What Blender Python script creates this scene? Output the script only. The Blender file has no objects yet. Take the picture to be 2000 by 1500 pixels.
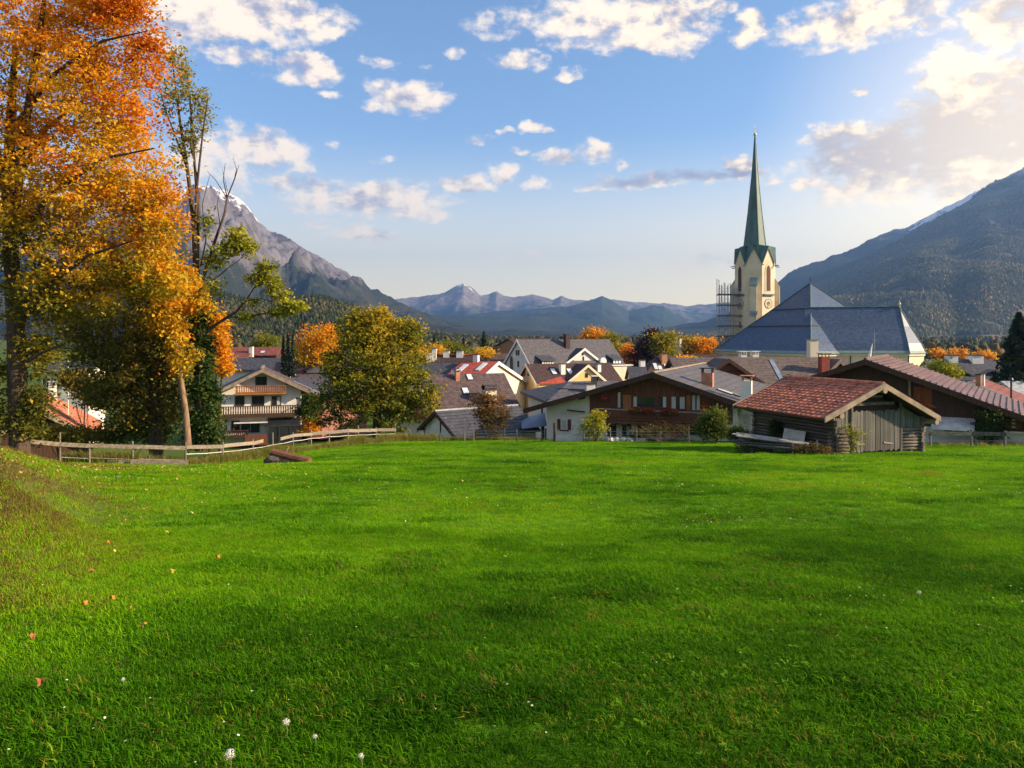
import bpy, math, random
import numpy as np
from mathutils import Vector, Matrix

# ------------------------------------------------------------------ scene, camera, light
SC = bpy.context.scene
COL = SC.collection
CAMZ = 13.0
HZ = 655.0          # eye-level row of the photograph
FPX = 1500.0        # focal length in photograph pixels

cam_d = bpy.data.cameras.new('camera')
cam_d.sensor_width = 36.0
cam_d.lens = 27.0
cam_d.shift_y = -0.0475
cam_d.clip_start = 0.1
cam_d.clip_end = 120000.0
cam = bpy.data.objects.new('camera', cam_d)
cam.location = (0, 0, CAMZ)
cam.rotation_euler = (math.radians(90), 0, 0)
COL.objects.link(cam)
SC.camera = cam

SUN_AZ = 97.0       # degrees clockwise from the viewing direction
SUN_EL = 24.0
sun_d = bpy.data.lights.new('sun', 'SUN')
sun_d.energy = 3.5
sun_d.angle = math.radians(1.2)
sun_d.color = (1.0, 0.78, 0.52)
sun = bpy.data.objects.new('sun', sun_d)
sun.rotation_euler = (math.radians(90 - SUN_EL), 0, math.radians(180 - SUN_AZ - 180) + math.radians(180))
sv = Vector((math.sin(math.radians(SUN_AZ)) * math.cos(math.radians(SUN_EL)),
             math.cos(math.radians(SUN_AZ)) * math.cos(math.radians(SUN_EL)),
             math.sin(math.radians(SUN_EL))))
sun.rotation_euler = sv.to_track_quat('Z', 'Y').to_euler()
sun.location = (60, -20, 60)
COL.objects.link(sun)

SC.view_settings.view_transform = 'Standard'
SC.view_settings.look = 'None'
SC.view_settings.gamma = 1.0
SC.view_settings.exposure = 1.68
SC.view_settings.use_curve_mapping = False
SC.render.engine = 'CYCLES'
SC.cycles.use_denoising = True
SC.cycles.max_bounces = 6
SC.cycles.diffuse_bounces = 3
SC.cycles.transparent_max_bounces = 6
SC.cycles.volume_bounces = 0
SC.cycles.sample_clamp_indirect = 6.0


class NT:
    """tiny node-tree helper"""
    def __init__(s, tree):
        s.t = tree
        s.n = tree.nodes
        s.n.clear()

    def add(s, kind, **kw):
        n = s.n.new(kind)
        for k, v in kw.items():
            setattr(n, k, v)
        return n

    def link(s, a, b):
        s.t.links.new(a, b)

    def val(s, sock, v):
        if isinstance(v, bpy.types.NodeSocket):
            s.link(v, sock)
        else:
            sock.default_value = v

    def math(s, op, a, b=None, c=None, clamp=False):
        n = s.add('ShaderNodeMath', operation=op)
        n.use_clamp = clamp
        s.val(n.inputs[0], a)
        if b is not None:
            s.val(n.inputs[1], b)
        if c is not None:
            s.val(n.inputs[2], c)
        return n.outputs[0]

    def vmath(s, op, a, b=None):
        n = s.add('ShaderNodeVectorMath', operation=op)
        s.val(n.inputs[0], a)
        if b is not None:
            s.val(n.inputs[1], b)
        return n.outputs['Value'] if op in ('LENGTH', 'DOT_PRODUCT') else n.outputs[0]

    def mix(s, f, a, b, blend='MIX'):
        n = s.add('ShaderNodeMix', data_type='RGBA', blend_type=blend)
        s.val(n.inputs[0], f)
        s.val(n.inputs[6], a if isinstance(a, bpy.types.NodeSocket) else (*a, 1.0)[:4])
        s.val(n.inputs[7], b if isinstance(b, bpy.types.NodeSocket) else (*b, 1.0)[:4])
        return n.outputs[2]

    def ramp(s, v, a, b, lo=0.0, hi=1.0, smooth=True):
        n = s.add('ShaderNodeMapRange')
        n.interpolation_type = 'SMOOTHSTEP' if smooth else 'LINEAR'
        s.val(n.inputs[0], v)
        s.val(n.inputs[1], a); s.val(n.inputs[2], b); s.val(n.inputs[3], lo); s.val(n.inputs[4], hi)
        return n.outputs[0]

    def noise(s, vec, scale, detail=4.0, rough=0.55, dist=0.0):
        n = s.add('ShaderNodeTexNoise')
        if vec is not None:
            s.link(vec, n.inputs['Vector'])
        s.val(n.inputs['Scale'], scale)
        s.val(n.inputs['Detail'], detail)
        s.val(n.inputs['Roughness'], rough)
        s.val(n.inputs['Distortion'], dist)
        return n.outputs['Fac']


def lin(r, g, b):
    f = lambda c: (c / 255 / 12.92) if c / 255 <= 0.04045 else ((c / 255 + 0.055) / 1.055) ** 2.4
    return (f(r), f(g), f(b))


# ------------------------------------------------------------------ sky
def build_sky():
    w = bpy.data.worlds.new('World')
    SC.world = w
    w.use_nodes = True
    t = NT(w.node_tree)
    out = t.add('ShaderNodeOutputWorld')
    bg = t.add('ShaderNodeBackground')
    t.link(bg.outputs[0], out.inputs[0])
    sky = t.add('ShaderNodeTexSky')
    sky.sky_type = 'NISHITA'
    sky.sun_disc = False
    sky.sun_elevation = math.radians(SUN_EL)
    sky.sun_rotation = math.radians(SUN_AZ)
    sky.altitude = 700
    sky.air_density = 1.0
    sky.dust_density = 0.6
    sky.ozone_density = 2.0
    tc = t.add('ShaderNodeTexCoord')
    d = tc.outputs['Generated']
    sp = t.add('ShaderNodeSeparateXYZ')
    t.link(d, sp.inputs[0])
    az = t.math('ARCTAN2', sp.outputs[0], sp.outputs[1])
    el = t.math('ARCSINE', sp.outputs[2])
    cb = t.add('ShaderNodeCombineXYZ')
    t.link(az, cb.inputs[0]); t.link(el, cb.inputs[1])
    p0 = cb.outputs[0]
    # ragged coordinates: warp the cloud outlines by noise
    nz = t.add('ShaderNodeTexNoise')
    t.val(nz.inputs['Scale'], 9.0); t.val(nz.inputs['Detail'], 7.0); t.val(nz.inputs['Roughness'], 0.62)
    mp = t.vmath('MULTIPLY', p0, (1.0, 1.7, 1.0))
    t.link(mp, nz.inputs['Vector'])
    wv = t.vmath('SUBTRACT', nz.outputs['Color'], (0.5, 0.5, 0.5))
    wv = t.vmath('MULTIPLY', wv, (0.085, 0.05, 0.0))
    p = t.vmath('ADD', p0, wv)

    def cloud_mask(pt, blobs):
        acc = None
        for (cx, cy, rx, ry, wgt) in blobs:
            a = (cx - 1000) / FPX
            caz = math.atan(a)
            cel = math.atan((HZ - cy) / FPX / math.sqrt(1 + a * a))
            rx_, ry_ = rx / FPX * math.cos(caz) ** 1.5, ry / FPX * math.cos(caz)
            q = t.vmath('SUBTRACT', pt, (caz, cel, 0))
            q = t.vmath('MULTIPLY', q, (1 / rx_, 1 / ry_, 0))
            r = t.vmath('DOT_PRODUCT', q, q)
            m = t.ramp(r, 2.0, 0.0, 0.0, wgt, smooth=False)
            acc = m if acc is None else t.math('MAXIMUM', acc, m)
        return acc

    B = [(430, 25, 190, 62, 1.0), (560, 40, 120, 40, .9), (350, 60, 90, 60, .8), (470, 118, 75, 24, .85), (600, 137, 62, 26, .95),
         (790, 188, 75, 32, 1.0), (735, 165, 40, 22, .8), (500, 292, 95, 40, 1.0), (420, 310, 90, 70, .75), (580, 305, 34, 30, .8), (720, 385, 160, 36, 1.0), (600, 355, 110, 20, .8),
         (855, 419, 30, 13, .9), (712, 455, 62, 17, .9), (630, 432, 28, 9, .7),
         (1215, 45, 170, 55, 1.0), (1290, 70, 90, 32, .95), (1180, 95, 45, 20, .8), (1005, 117, 66, 17, .85), (980, 45, 70, 26, .6), (1112, 142, 26, 10, .7),
         (1405, 8, 45, 15, .7), (1460, 52, 30, 34, 1.0), (1650, 45, 150, 42, 1.0), (1720, 25, 120, 40, .9), (1560, 70, 50, 16, .8), (1820, 50, 50, 18, .6),
         (1955, 60, 75, 65, 1.0), (1990, 10, 80, 30, .9), (1870, 150, 90, 60, .9), (1940, 190, 120, 70, 1.0), (1770, 300, 190, 66, 1.0), (1890, 280, 200, 100, 1.1),
         (1640, 280, 70, 34, .9), (1720, 350, 120, 40, .9), (1570, 355, 34, 20, .9), (1625, 385, 36, 26, .8), (1990, 330, 200, 90, 1.0),
         (1330, 345, 160, 15, .85), (1440, 330, 50, 28, 1.0), (1490, 350, 34, 12, .6), (1165, 298, 46, 20, .95), (1085, 311, 38, 15, .95), (1225, 314, 16, 9, .7),
         (905, 350, 56, 20, .95), (980, 333, 34, 15, .95), (1052, 355, 34, 11, .85), (1150, 360, 40, 9, .7), (1015, 300, 22, 9, .8), (1042, 256, 34, 13, .9),
         (990, 266, 20, 8, .7), (935, 278, 40, 8, .6), (940, 499, 15, 8, .8), (990, 498, 18, 9, .8), (1040, 496, 16, 8, .8), (890, 105, 22, 14, .6), (740, 120, 40, 14, .55),
         (650, 283, 20, 8, .7), (645, 186, 24, 9, .75), (750, 310, 26, 7, .6), (1680, 180, 22, 9, .8), (1380, 515, 80, 22, .6), (1500, 500, 60, 16, .5), (1240, 505, 40, 9, .45), (835, 132, 20, 8, .5),
         (455, 240, 26, 20, .7), (1090, 500, 50, 9, .35)]
    m1 = cloud_mask(p, B)
    # more cloud over the unseen sky, its cover widened to add warm fill light
    fb = t.noise(t.vmath('MULTIPLY', d, (1.0, 1.0, 3.0)), 3.2, 8.0, 0.6)
    back = t.ramp(sp.outputs[1], 0.62, 0.40)
    rest = t.math('MULTIPLY', t.ramp(fb, 0.47, 0.64), back)
    fine = t.noise(t.vmath('MULTIPLY', p0, (1.0, 1.5, 1.0)), 34.0, 9.0, 0.62)
    mid = t.noise(t.vmath('MULTIPLY', p0, (1.0, 1.6, 1.0)), 11.0, 5.0, 0.55)
    dens = t.math('ADD', m1, t.math('MULTIPLY', t.math('SUBTRACT', fine, 0.5), 1.9))
    dens = t.math('ADD', dens, t.math('MULTIPLY', t.math('SUBTRACT', mid, 0.5), 0.9))
    gate = t.ramp(m1, 0.02, 0.35)
    dens = t.math('MULTIPLY', t.ramp(dens, 0.24, 0.92), gate)
    dens = t.math('MAXIMUM', dens, t.math('MULTIPLY', rest, 0.9))
    # billow shading: density towards the sun against density here
    off = t.vmath('ADD', p, (0.012, 0.016, 0))
    fine2 = t.noise(t.vmath('MULTIPLY', t.vmath('ADD', p0, (0.012, 0.014, 0)), (1.0, 1.5, 1.0)), 34.0, 5.0, 0.6)
    mid2 = t.noise(t.vmath('MULTIPLY', t.vmath('ADD', p0, (0.02, 0.022, 0)), (1.0, 1.6, 1.0)), 11.0, 5.0, 0.55)
    relief = t.math('ADD', t.math('MULTIPLY', t.math('SUBTRACT', fine, fine2), 2.2), t.math('MULTIPLY', t.math('SUBTRACT', mid, mid2), 2.6))
    # the big bank on the right is thick, so its middle is grey
    thick = cloud_mask(p, [(1790, 290, 200, 75, 1.0), (1900, 265, 200, 80, 1.0), (1660, 300, 90, 36, .9), (1975, 130, 90, 22, .7), (1990, 10, 90, 30, .7), (1300, 345, 150, 12, .9), (560, 345, 80, 18, .35), (1700, 350, 90, 26, .6)])
    shade = t.math('ADD', t.math('MULTIPLY', thick, 1.0), t.math('MULTIPLY', relief, -1.0))
    shade = t.ramp(shade, -0.25, 0.85)
    # sky proper
    hs = t.add('ShaderNodeHueSaturation')
    t.link(sky.outputs[0], hs.inputs['Color'])
    hs.inputs['Saturation'].default_value = 1.06
    hs.inputs['Value'].default_value = 1.0
    base = t.mix(1.0, hs.outputs[0], (0.070, 0.070, 0.070), 'MULTIPLY')
    # low milky band, warm on the sun's side
    sd = t.vmath('DOT_PRODUCT', d, (math.sin(math.radians(50)), math.cos(math.radians(50)), 0.12))
    warm = t.ramp(sd, 0.62, 1.0)
    hband = t.ramp(el, 0.27, 0.0)
    milk = t.mix(warm, (0.57, 0.46, 0.26), (0.72, 0.54, 0.25))
    base = t.mix(t.math('MULTIPLY', hband, t.ramp(warm, 0, 1, 0.85, 0.97)), base, milk)
    lit = t.mix(warm, (0.48, 0.395, 0.30), (0.56, 0.42, 0.25))
    dark = t.mix(warm, (0.165, 0.16, 0.195), (0.115, 0.10, 0.11))
    cc = t.mix(shade, lit, dark)
    colr = t.mix(t.math('MULTIPLY', dens, 0.9), base, cc)
    sd2 = t.vmath('DOT_PRODUCT', d, tuple(Vector((math.sin(math.radians(37)), math.cos(math.radians(37)), 0.15)).normalized()))
    glow = t.math('MULTIPLY', t.math('POWER', t.ramp(sd2, 0.93, 1.0, smooth=False), 1.8), 0.36)
    colr = t.mix(glow, colr, (1.0, 0.74, 0.38))
    t.link(colr, bg.inputs[0])
    bg.inputs[1].default_value = 1.0


build_sky()

# ------------------------------------------------------------------ projection helpers
def W(px, py, d):
    return Vector(((px - 1000) / FPX * d, d, CAMZ - (py - HZ) / FPX * d))


def tag(o, label=None, cat=None, group=None, kind=None):
    if label: o['label'] = label
    if cat: o['category'] = cat
    if group: o['group'] = group
    if kind: o['kind'] = kind
    return o


def thing(name, label, cat, loc, theta=0.0, group=None):
    o = bpy.data.objects.new(name, None)
    o.empty_display_size = 0.5
    o.location = loc
    o.rotation_euler = (0, 0, -math.radians(theta))
    COL.objects.link(o)
    return tag(o, label, cat, group)


class MB:
    """collects polygons, then links them as one mesh object"""
    def __init__(s, T=None):
        s.v, s.f, s.T = [], [], T

    def poly(s, pts):
        i = len(s.v)
        s.v += [tuple(p) for p in pts]
        s.f.append(tuple(range(i, i + len(pts))))
        return s

    def hexa(s, p):     # 0-3 bottom ring, 4-7 top ring
        i = len(s.v)
        s.v += [tuple(q) for q in p]
        for q in ((3, 2, 1, 0), (4, 5, 6, 7), (0, 1, 5, 4), (1, 2, 6, 5), (2, 3, 7, 6), (3, 0, 4, 7)):
            s.f.append(tuple(i + k for k in q))
        return s

    def box(s, x0, x1, y0, y1, z0, z1):
        return s.hexa([(x0, y0, z0), (x1, y0, z0), (x1, y1, z0), (x0, y1, z0), (x0, y0, z1), (x1, y0, z1), (x1, y1, z1), (x0, y1, z1)])

    def obox(s, c, ax, ay, az, hx, hy, hz):
        c, ax, ay, az = Vector(c), Vector(ax).normalized() * hx, Vector(ay).normalized() * hy, Vector(az).normalized() * hz
        return s.hexa([c - ax - ay - az, c + ax - ay - az, c + ax + ay - az, c - ax + ay - az,
                       c - ax - ay + az, c + ax - ay + az, c + ax + ay + az, c - ax + ay + az])

    def bar(s, a, b, w, h, up=(0, 0, 1)):
        a, b = Vector(a), Vector(b)
        d = b - a
        n = d.cross(Vector(up))
        if n.length < 1e-6:
            n = d.cross(Vector((1, 0, 0)))
        u = n.cross(d)
        return s.obox((a + b) / 2, d, n, u, d.length / 2, w / 2, h / 2)

    def prism(s, ring, ext):
        """ring of 3D points extruded by vector ext"""
        i, n = len(s.v), len(ring)
        e = Vector(ext)
        s.v += [tuple(p) for p in ring] + [tuple(Vector(p) + e) for p in ring]
        s.f.append(tuple(range(i + n - 1, i - 1, -1)))
        s.f.append(tuple(range(i + n, i + 2 * n)))
        for k in range(n):
            k2 = (k + 1) % n
            s.f.append((i + k, i + k2, i + n + k2, i + n + k))
        return s

    def tube(s, pts, rad, n=8, cap=True):
        pts = [Vector(p) for p in pts]
        i0 = len(s.v)
        for k, p in enumerate(pts):
            d = (pts[min(k + 1, len(pts) - 1)] - pts[max(k - 1, 0)])
            if d.length < 1e-9: d = Vector((0, 0, 1))
            d.normalize()
            a = d.cross(Vector((0, 0, 1))) if abs(d.z) < 0.95 else d.cross(Vector((0, 1, 0)))
            a.normalize()
            b = a.cross(d)
            r = rad[k] if isinstance(rad, (list, tuple)) else rad
            for j in range(n):
                t = 2 * math.pi * j / n
                s.v.append(tuple(p + a * math.cos(t) * r + b * math.sin(t) * r))
        for k in range(len(pts) - 1):
            for j in range(n):
                j2 = (j + 1) % n
                s.f.append((i0 + k * n + j, i0 + k * n + j2, i0 + (k + 1) * n + j2, i0 + (k + 1) * n + j))
        if cap:
            s.f.append(tuple(i0 + j for j in range(n)))
            s.f.append(tuple(i0 + (len(pts) - 1) * n + j for j in reversed(range(n))))
        return s

    def blob(s, c, r, n=8, m=5, seed=0, jit=0.15):
        rnd = random.Random(seed)
        i0 = len(s.v)
        c = Vector(c)
        rr = r if isinstance(r, (tuple, list)) else (r, r, r)
        for k in range(1, m):
            ph = math.pi * k / m
            for j in range(n):
                t = 2 * math.pi * j / n
                q = 1 + rnd.uniform(-jit, jit)
                s.v.append((c.x + rr[0] * q * math.sin(ph) * math.cos(t), c.y + rr[1] * q * math.sin(ph) * math.sin(t), c.z + rr[2] * q * math.cos(ph)))
        top, bot = len(s.v), len(s.v) + 1
        s.v += [(c.x, c.y, c.z + rr[2]), (c.x, c.y, c.z - rr[2])]
        for k in range(m - 2):
            for j in range(n):
                j2 = (j + 1) % n
                s.f.append((i0 + k * n + j, i0 + (k + 1) * n + j, i0 + (k + 1) * n + j2, i0 + k * n + j2))
        for j in range(n):
            j2 = (j + 1) % n
            s.f.append((top, i0 + j, i0 + j2))
            s.f.append((bot, i0 + (m - 2) * n + j2, i0 + (m - 2) * n + j))
        return s

    def build(s, name, mat, parent=None, smooth=False, fixn=True):
        me = bpy.data.meshes.new(name)
        vs = s.v if s.T is None else [tuple(s.T @ Vector(p)) for p in s.v]
        me.from_pydata(vs, [], s.f)
        if fixn:
            import bmesh
            bm = bmesh.new(); bm.from_mesh(me)
            bmesh.ops.recalc_face_normals(bm, faces=bm.faces)
            bm.to_mesh(me); bm.free()
        if mat: me.materials.append(mat)
        if smooth:
            me.polygons.foreach_set('use_smooth', [True] * len(me.polygons))
        o = bpy.data.objects.new(name, me)
        COL.objects.link(o)
        if parent: o.parent = parent
        return o


def inst(name, mesh, parent, loc=(0, 0, 0), rot=(0, 0, 0), scale=(1, 1, 1)):
    o = bpy.data.objects.new(name, mesh)
    COL.objects.link(o)
    o.parent = parent
    o.location, o.rotation_euler, o.scale = loc, rot, scale
    return o


# ------------------------------------------------------------------ numpy noise
def vnoise(x, y, seed=0):
    xi, yi = np.floor(x).astype(np.int64), np.floor(y).astype(np.int64)
    xf, yf = x - xi, y - yi
    u, v = xf * xf * (3 - 2 * xf), yf * yf * (3 - 2 * yf)

    def h(a, b):
        n = (a * 374761393 + b * 668265263 + seed * 982451653) & 0x7fffffff
        n = ((n ^ (n >> 13)) * 1274126177) & 0x7fffffff
        n = n ^ (n >> 16)
        return (n & 0xffff) / 65535.0
    return (h(xi, yi) * (1 - u) + h(xi + 1, yi) * u) * (1 - v) + (h(xi, yi + 1) * (1 - u) + h(xi + 1, yi + 1) * u) * v


def fbm(x, y, oct=4, seed=0, gain=0.5):
    s, a, tot = 0, 1.0, 0
    for k in range(oct):
        s = s + a * vnoise(x * 2 ** k, y * 2 ** k, seed + k * 17)
        tot += a
        a *= gain
    return s / tot


def sstep(a, b, x):
    t = np.clip((x - a) / (b - a), 0, 1)
    return t * t * (3 - 2 * t)


# ------------------------------------------------------------------ materials
MATS = {}


def mat(name, col, col2=None, scale=3.0, rough=0.85, bump=0.0, piece=0.0, stretch=(1, 1, 1), detail=5.0, spec=0.3, metal=0.0, coords='Object', lo=0.3, hi=0.7, course=0.0):
    if name in MATS: return MATS[name]
    m = bpy.data.materials.new(name)
    m.use_nodes = True
    t = NT(m.node_tree)
    out = t.add('ShaderNodeOutputMaterial')
    bs = t.add('ShaderNodeBsdfPrincipled')
    t.link(bs.outputs[0], out.inputs[0])
    bs.inputs['Roughness'].default_value = rough
    bs.inputs['Specular IOR Level'].default_value = spec
    bs.inputs['Metallic'].default_value = metal
    if coords == 'pos':
        v = t.add('ShaderNodeNewGeometry').outputs['Position']
    else:
        v = t.add('ShaderNodeTexCoord').outputs['Object']
    v = t.vmath('MULTIPLY', v, stretch)
    oi = t.add('ShaderNodeObjectInfo')
    v = t.vmath('ADD', v, oi.outputs['Location']) if piece else v
    f = t.noise(v, scale, detail, 0.6)
    if col2 is None:
        col2 = tuple(c * 0.68 for c in col)
        col = tuple(min(1, c * 1.12) for c in col)
    c = t.mix(t.ramp(f, lo, hi), col, col2)
    if course:
        sz = t.add('ShaderNodeSeparateXYZ')
        t.link(t.add('ShaderNodeTexCoord').outputs['Object'], sz.inputs[0])
        zc = t.math('DIVIDE', sz.outputs[2], course)
        fr = t.math('FRACT', zc)
        line = t.ramp(fr, 0.0, 0.30, 0.62, 1.0)
        wn = t.add('ShaderNodeTexNoise')
        vv = t.vmath('MULTIPLY', t.add('ShaderNodeTexCoord').outputs['Object'], (2.6, 2.6, 1.0 / course))
        t.link(vv, wn.inputs['Vector']); t.val(wn.inputs['Scale'], 1.0); t.val(wn.inputs['Detail'], 2.0)
        k2 = t.math('MULTIPLY', line, t.ramp(wn.outputs['Fac'], .3, .7, .82, 1.15))
        cb2 = t.add('ShaderNodeCombineXYZ')
        for i in range(3): t.link(k2, cb2.inputs[i])
        c = t.mix(1.0, c, cb2.outputs[0], 'MULTIPLY')
    if piece:
        k = t.math('ADD', t.math('MULTIPLY', oi.outputs['Random'], 2 * piece), 1 - piece)
        cb = t.add('ShaderNodeCombineXYZ')
        for i in range(3): t.link(k, cb.inputs[i])
        c = t.mix(1.0, c, cb.outputs[0], 'MULTIPLY')
    t.link(c, bs.inputs['Base Color'])
    if bump:
        b = t.add('ShaderNodeBump')
        b.inputs['Strength'].default_value = bump
        b.inputs['Distance'].default_value = 0.05
        t.link(f, b.inputs['Height'])
        t.link(b.outputs[0], bs.inputs['Normal'])
    MATS[name] = m
    return m


PL_WHITE = mat('plaster_white', (0.82, 0.755, 0.66), (0.64, 0.58, 0.50), 0.9, 0.9, lo=.25, hi=.85)
PL_GREY = mat('plaster_grey', (0.70, 0.65, 0.60), (0.56, 0.52, 0.48), 0.6, 0.9)
PL_CREAM = mat('plaster_cream', (0.76, 0.67, 0.50), (0.66, 0.57, 0.42), 0.5, 0.9)
PL_YELLOW = mat('plaster_yellow', (0.74, 0.53, 0.24), (0.62, 0.43, 0.19), 0.5, 0.9)
PL_CHURCH = mat('plaster_church', (0.80, 0.67, 0.46), (0.66, 0.53, 0.34), 0.25, 0.9)
PL_SALMON = mat('plaster_salmon', (0.42, 0.18, 0.13), None, 0.5, 0.9)
WOOD_DARK = mat('wood_dark', (0.085, 0.040, 0.024), (0.045, 0.022, 0.014), 2.0, 0.75, 0.2, stretch=(6, 6, 0.5))
WOOD_RED = mat('wood_red', (0.20, 0.070, 0.032), (0.10, 0.036, 0.018), 2.0, 0.7, 0.2, stretch=(6, 6, 0.6))
WOOD_ORANGE = mat('wood_orange', (0.40, 0.16, 0.05), (0.26, 0.10, 0.03), 3.0, 0.7, piece=.2)
WOOD_GREY = mat('wood_weathered', (0.22, 0.205, 0.19), (0.065, 0.058, 0.053), 2.0, 0.9, 0.4, piece=.42, stretch=(9, 9, 0.8))
LOG_MAT = mat('wood_log', (0.22, 0.185, 0.155), (0.065, 0.05, 0.042), 2.0, 0.9, 0.5, piece=.3, stretch=(1.2, 1.2, 8))
RAIL_MAT = mat('wood_rail', (0.32, 0.265, 0.20), (0.14, 0.11, 0.08), 2.0, 0.9, 0.3, piece=.25, stretch=(1.0, 6, 6))
BARGE = mat('wood_barge', (0.34, 0.26, 0.19), (0.20, 0.15, 0.11), 2.0, 0.85, 0.2)
ROOF_GREY = mat('roof_grey', (0.125, 0.115, 0.12), (0.075, 0.07, 0.075), 2.5, 0.7, 0.3, detail=8, course=0.24)
ROOF_SLATE = mat('roof_slate', (0.085, 0.085, 0.10), (0.045, 0.045, 0.055), 2.5, 0.6, 0.3, detail=8, course=0.24)
ROOF_BROWN = mat('roof_brown', (0.125, 0.085, 0.082), (0.062, 0.043, 0.043), 2.2, 0.8, 0.3, detail=8, course=0.24)
ROOF_DARK = mat('roof_dark', (0.075, 0.042, 0.038), (0.045, 0.026, 0.025), 2.0, 0.8, 0.2, course=0.24)
ROOF_RED = mat('roof_red', (0.42, 0.075, 0.045), (0.28, 0.05, 0.032), 1.5, 0.75, 0.2, course=0.26)
ROOF_RUST = mat('roof_rust', (0.25, 0.075, 0.055), (0.16, 0.05, 0.04), 1.0, 0.75, 0.2, course=0.3)
ROOF_ORANGE = mat('roof_orange', (0.55, 0.20, 0.10), (0.28, 0.09, 0.05), 2.5, 0.85, 0.3, piece=.25)
TILE = mat('roof_tile', (0.63, 0.20, 0.105), (0.21, 0.082, 0.06), 2.2, 0.85, 0.3, piece=.22, coords='pos', detail=7, lo=.36, hi=.68)
PANEL = mat('roof_panel', (0.20, 0.115, 0.10), (0.12, 0.068, 0.06), 1.5, 0.5, 0.1, piece=.15, coords='pos')
SLATE = mat('church_slate', (0.085, 0.120, 0.185), (0.045, 0.070, 0.125), 1.3, 0.42, 0.25, detail=9, spec=.5, stretch=(1, 1, 3.2), lo=.36, hi=.64, course=0.42)
COPPER = mat('copper_green', (0.10, 0.175, 0.145), (0.055, 0.105, 0.09), 0.8, 0.5, stretch=(1, 1, .25), spec=.4)
COPPER_L = mat('copper_pale', (0.22, 0.29, 0.26), (0.15, 0.21, 0.19), 0.8, 0.55)
METAL = mat('metal_dark', (0.05, 0.045, 0.045), None, 2, 0.5)
STEEL = mat('metal_pale', (0.42, 0.42, 0.42), None, 2, 0.5)
WHITE = mat('paint_white', (0.78, 0.76, 0.72), (0.66, 0.63, 0.58), 2, 0.6)
BRICK_M = mat('chimney_brick', (0.52, 0.25, 0.15), (0.34, 0.14, 0.08), 3.5, 0.9, 0.2)
GLASS = mat('glass_dark', (0.030, 0.035, 0.042), (0.018, 0.02, 0.025), 1, 0.12, spec=.6)
GLASS_SKY = mat('glass_skylight', (0.62, 0.66, 0.70), (0.50, 0.55, 0.60), 1, 0.15, spec=.6)
CURTAIN = mat('curtain', (0.62, 0.60, 0.56), (0.42, 0.41, 0.40), 3, 0.9, stretch=(8, 1, .4))
AWNING = mat('awning_cloth', (0.72, 0.68, 0.62), None, 1, 0.9)
GOLD = mat('gilt', (0.75, 0.50, 0.14), None, 2, 0.35, metal=.7)
STONE = mat('stone', (0.33, 0.30, 0.26), (0.2, 0.18, 0.16), 3, 0.95, 0.4, piece=.2)
BARK = mat('bark', (0.11, 0.075, 0.05), (0.045, 0.03, 0.022), 2.5, 0.95, 0.7, stretch=(4, 4, .8), coords='pos')
BARK_P = mat('bark_pale', (0.30, 0.19, 0.12), (0.14, 0.085, 0.055), 2.5, 0.95, 0.5, stretch=(4, 4, .8), coords='pos')


def leaf_mat(name, stops, trans=0.45, rough=0.6, spec=0.12):
    """colour from the per-leaf 'tint' attribute"""
    m = bpy.data.materials.new(name)
    m.use_nodes = True
    t = NT(m.node_tree)
    out = t.add('ShaderNodeOutputMaterial')
    at = t.add('ShaderNodeAttribute')
    at.attribute_name = 'tint'
    cr = t.add('ShaderNodeValToRGB')
    el = cr.color_ramp.elements
    while len(el) < len(stops): el.new(0.5)
    for e, (p, c) in zip(el, stops):
        e.position = p
        e.color = (*c, 1)
    t.link(at.outputs['Fac'], cr.inputs[0])
    df = t.add('ShaderNodeBsdfPrincipled')
    df.inputs['Roughness'].default_value = rough
    df.inputs['Specular IOR Level'].default_value = spec
    t.link(cr.outputs[0], df.inputs['Base Color'])
    tr = t.add('ShaderNodeBsdfTranslucent')
    t.link(t.mix(1.0, cr.outputs[0], (1.15, 1.05, 0.7), 'MULTIPLY'), tr.inputs[0])
    mx = t.add('ShaderNodeMixShader')
    mx.inputs[0].default_value = trans
    t.link(df.outputs[0], mx.inputs[1]); t.link(tr.outputs[0], mx.inputs[2])
    t.link(mx.outputs[0], out.inputs[0])
    return m


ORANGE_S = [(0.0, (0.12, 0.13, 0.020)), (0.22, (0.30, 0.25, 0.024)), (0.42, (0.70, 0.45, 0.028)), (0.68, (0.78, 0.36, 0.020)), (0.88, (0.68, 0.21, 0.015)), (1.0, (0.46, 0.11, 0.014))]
L_MAPLE = leaf_mat('leaf_maple', ORANGE_S)
L_OLIVE = leaf_mat('leaf_olive', [(0, (0.07, 0.080, 0.018)), (.45, (0.19, 0.17, 0.026)), (.75, (0.36, 0.24, 0.03)), (1, (0.40, 0.22, 0.026))])
L_IVY = leaf_mat('leaf_ivy', [(0, (0.018, 0.040, 0.010)), (.6, (0.045, 0.085, 0.016)), (1, (0.12, 0.16, 0.03))], .25)
L_POP = leaf_mat('leaf_pale', [(0, (0.19, 0.19, 0.05)), (.6, (0.34, 0.30, 0.09)), (1, (0.45, 0.36, 0.09))])
L_LIME = leaf_mat('leaf_lime', [(0, (0.13, 0.17, 0.02)), (.5, (0.33, 0.34, 0.03)), (1, (0.52, 0.46, 0.04))])
L_ROUND = leaf_mat('leaf_round', [(0, (0.06, 0.095, 0.014)), (.4, (0.17, 0.19, 0.018)), (.7, (0.36, 0.31, 0.022)), (1, (0.56, 0.38, 0.024))], .5)
L_CONIF = leaf_mat('leaf_conifer', [(0, (0.012, 0.026, 0.012)), (.6, (0.028, 0.050, 0.02)), (1, (0.055, 0.075, 0.022))], .1)
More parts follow.
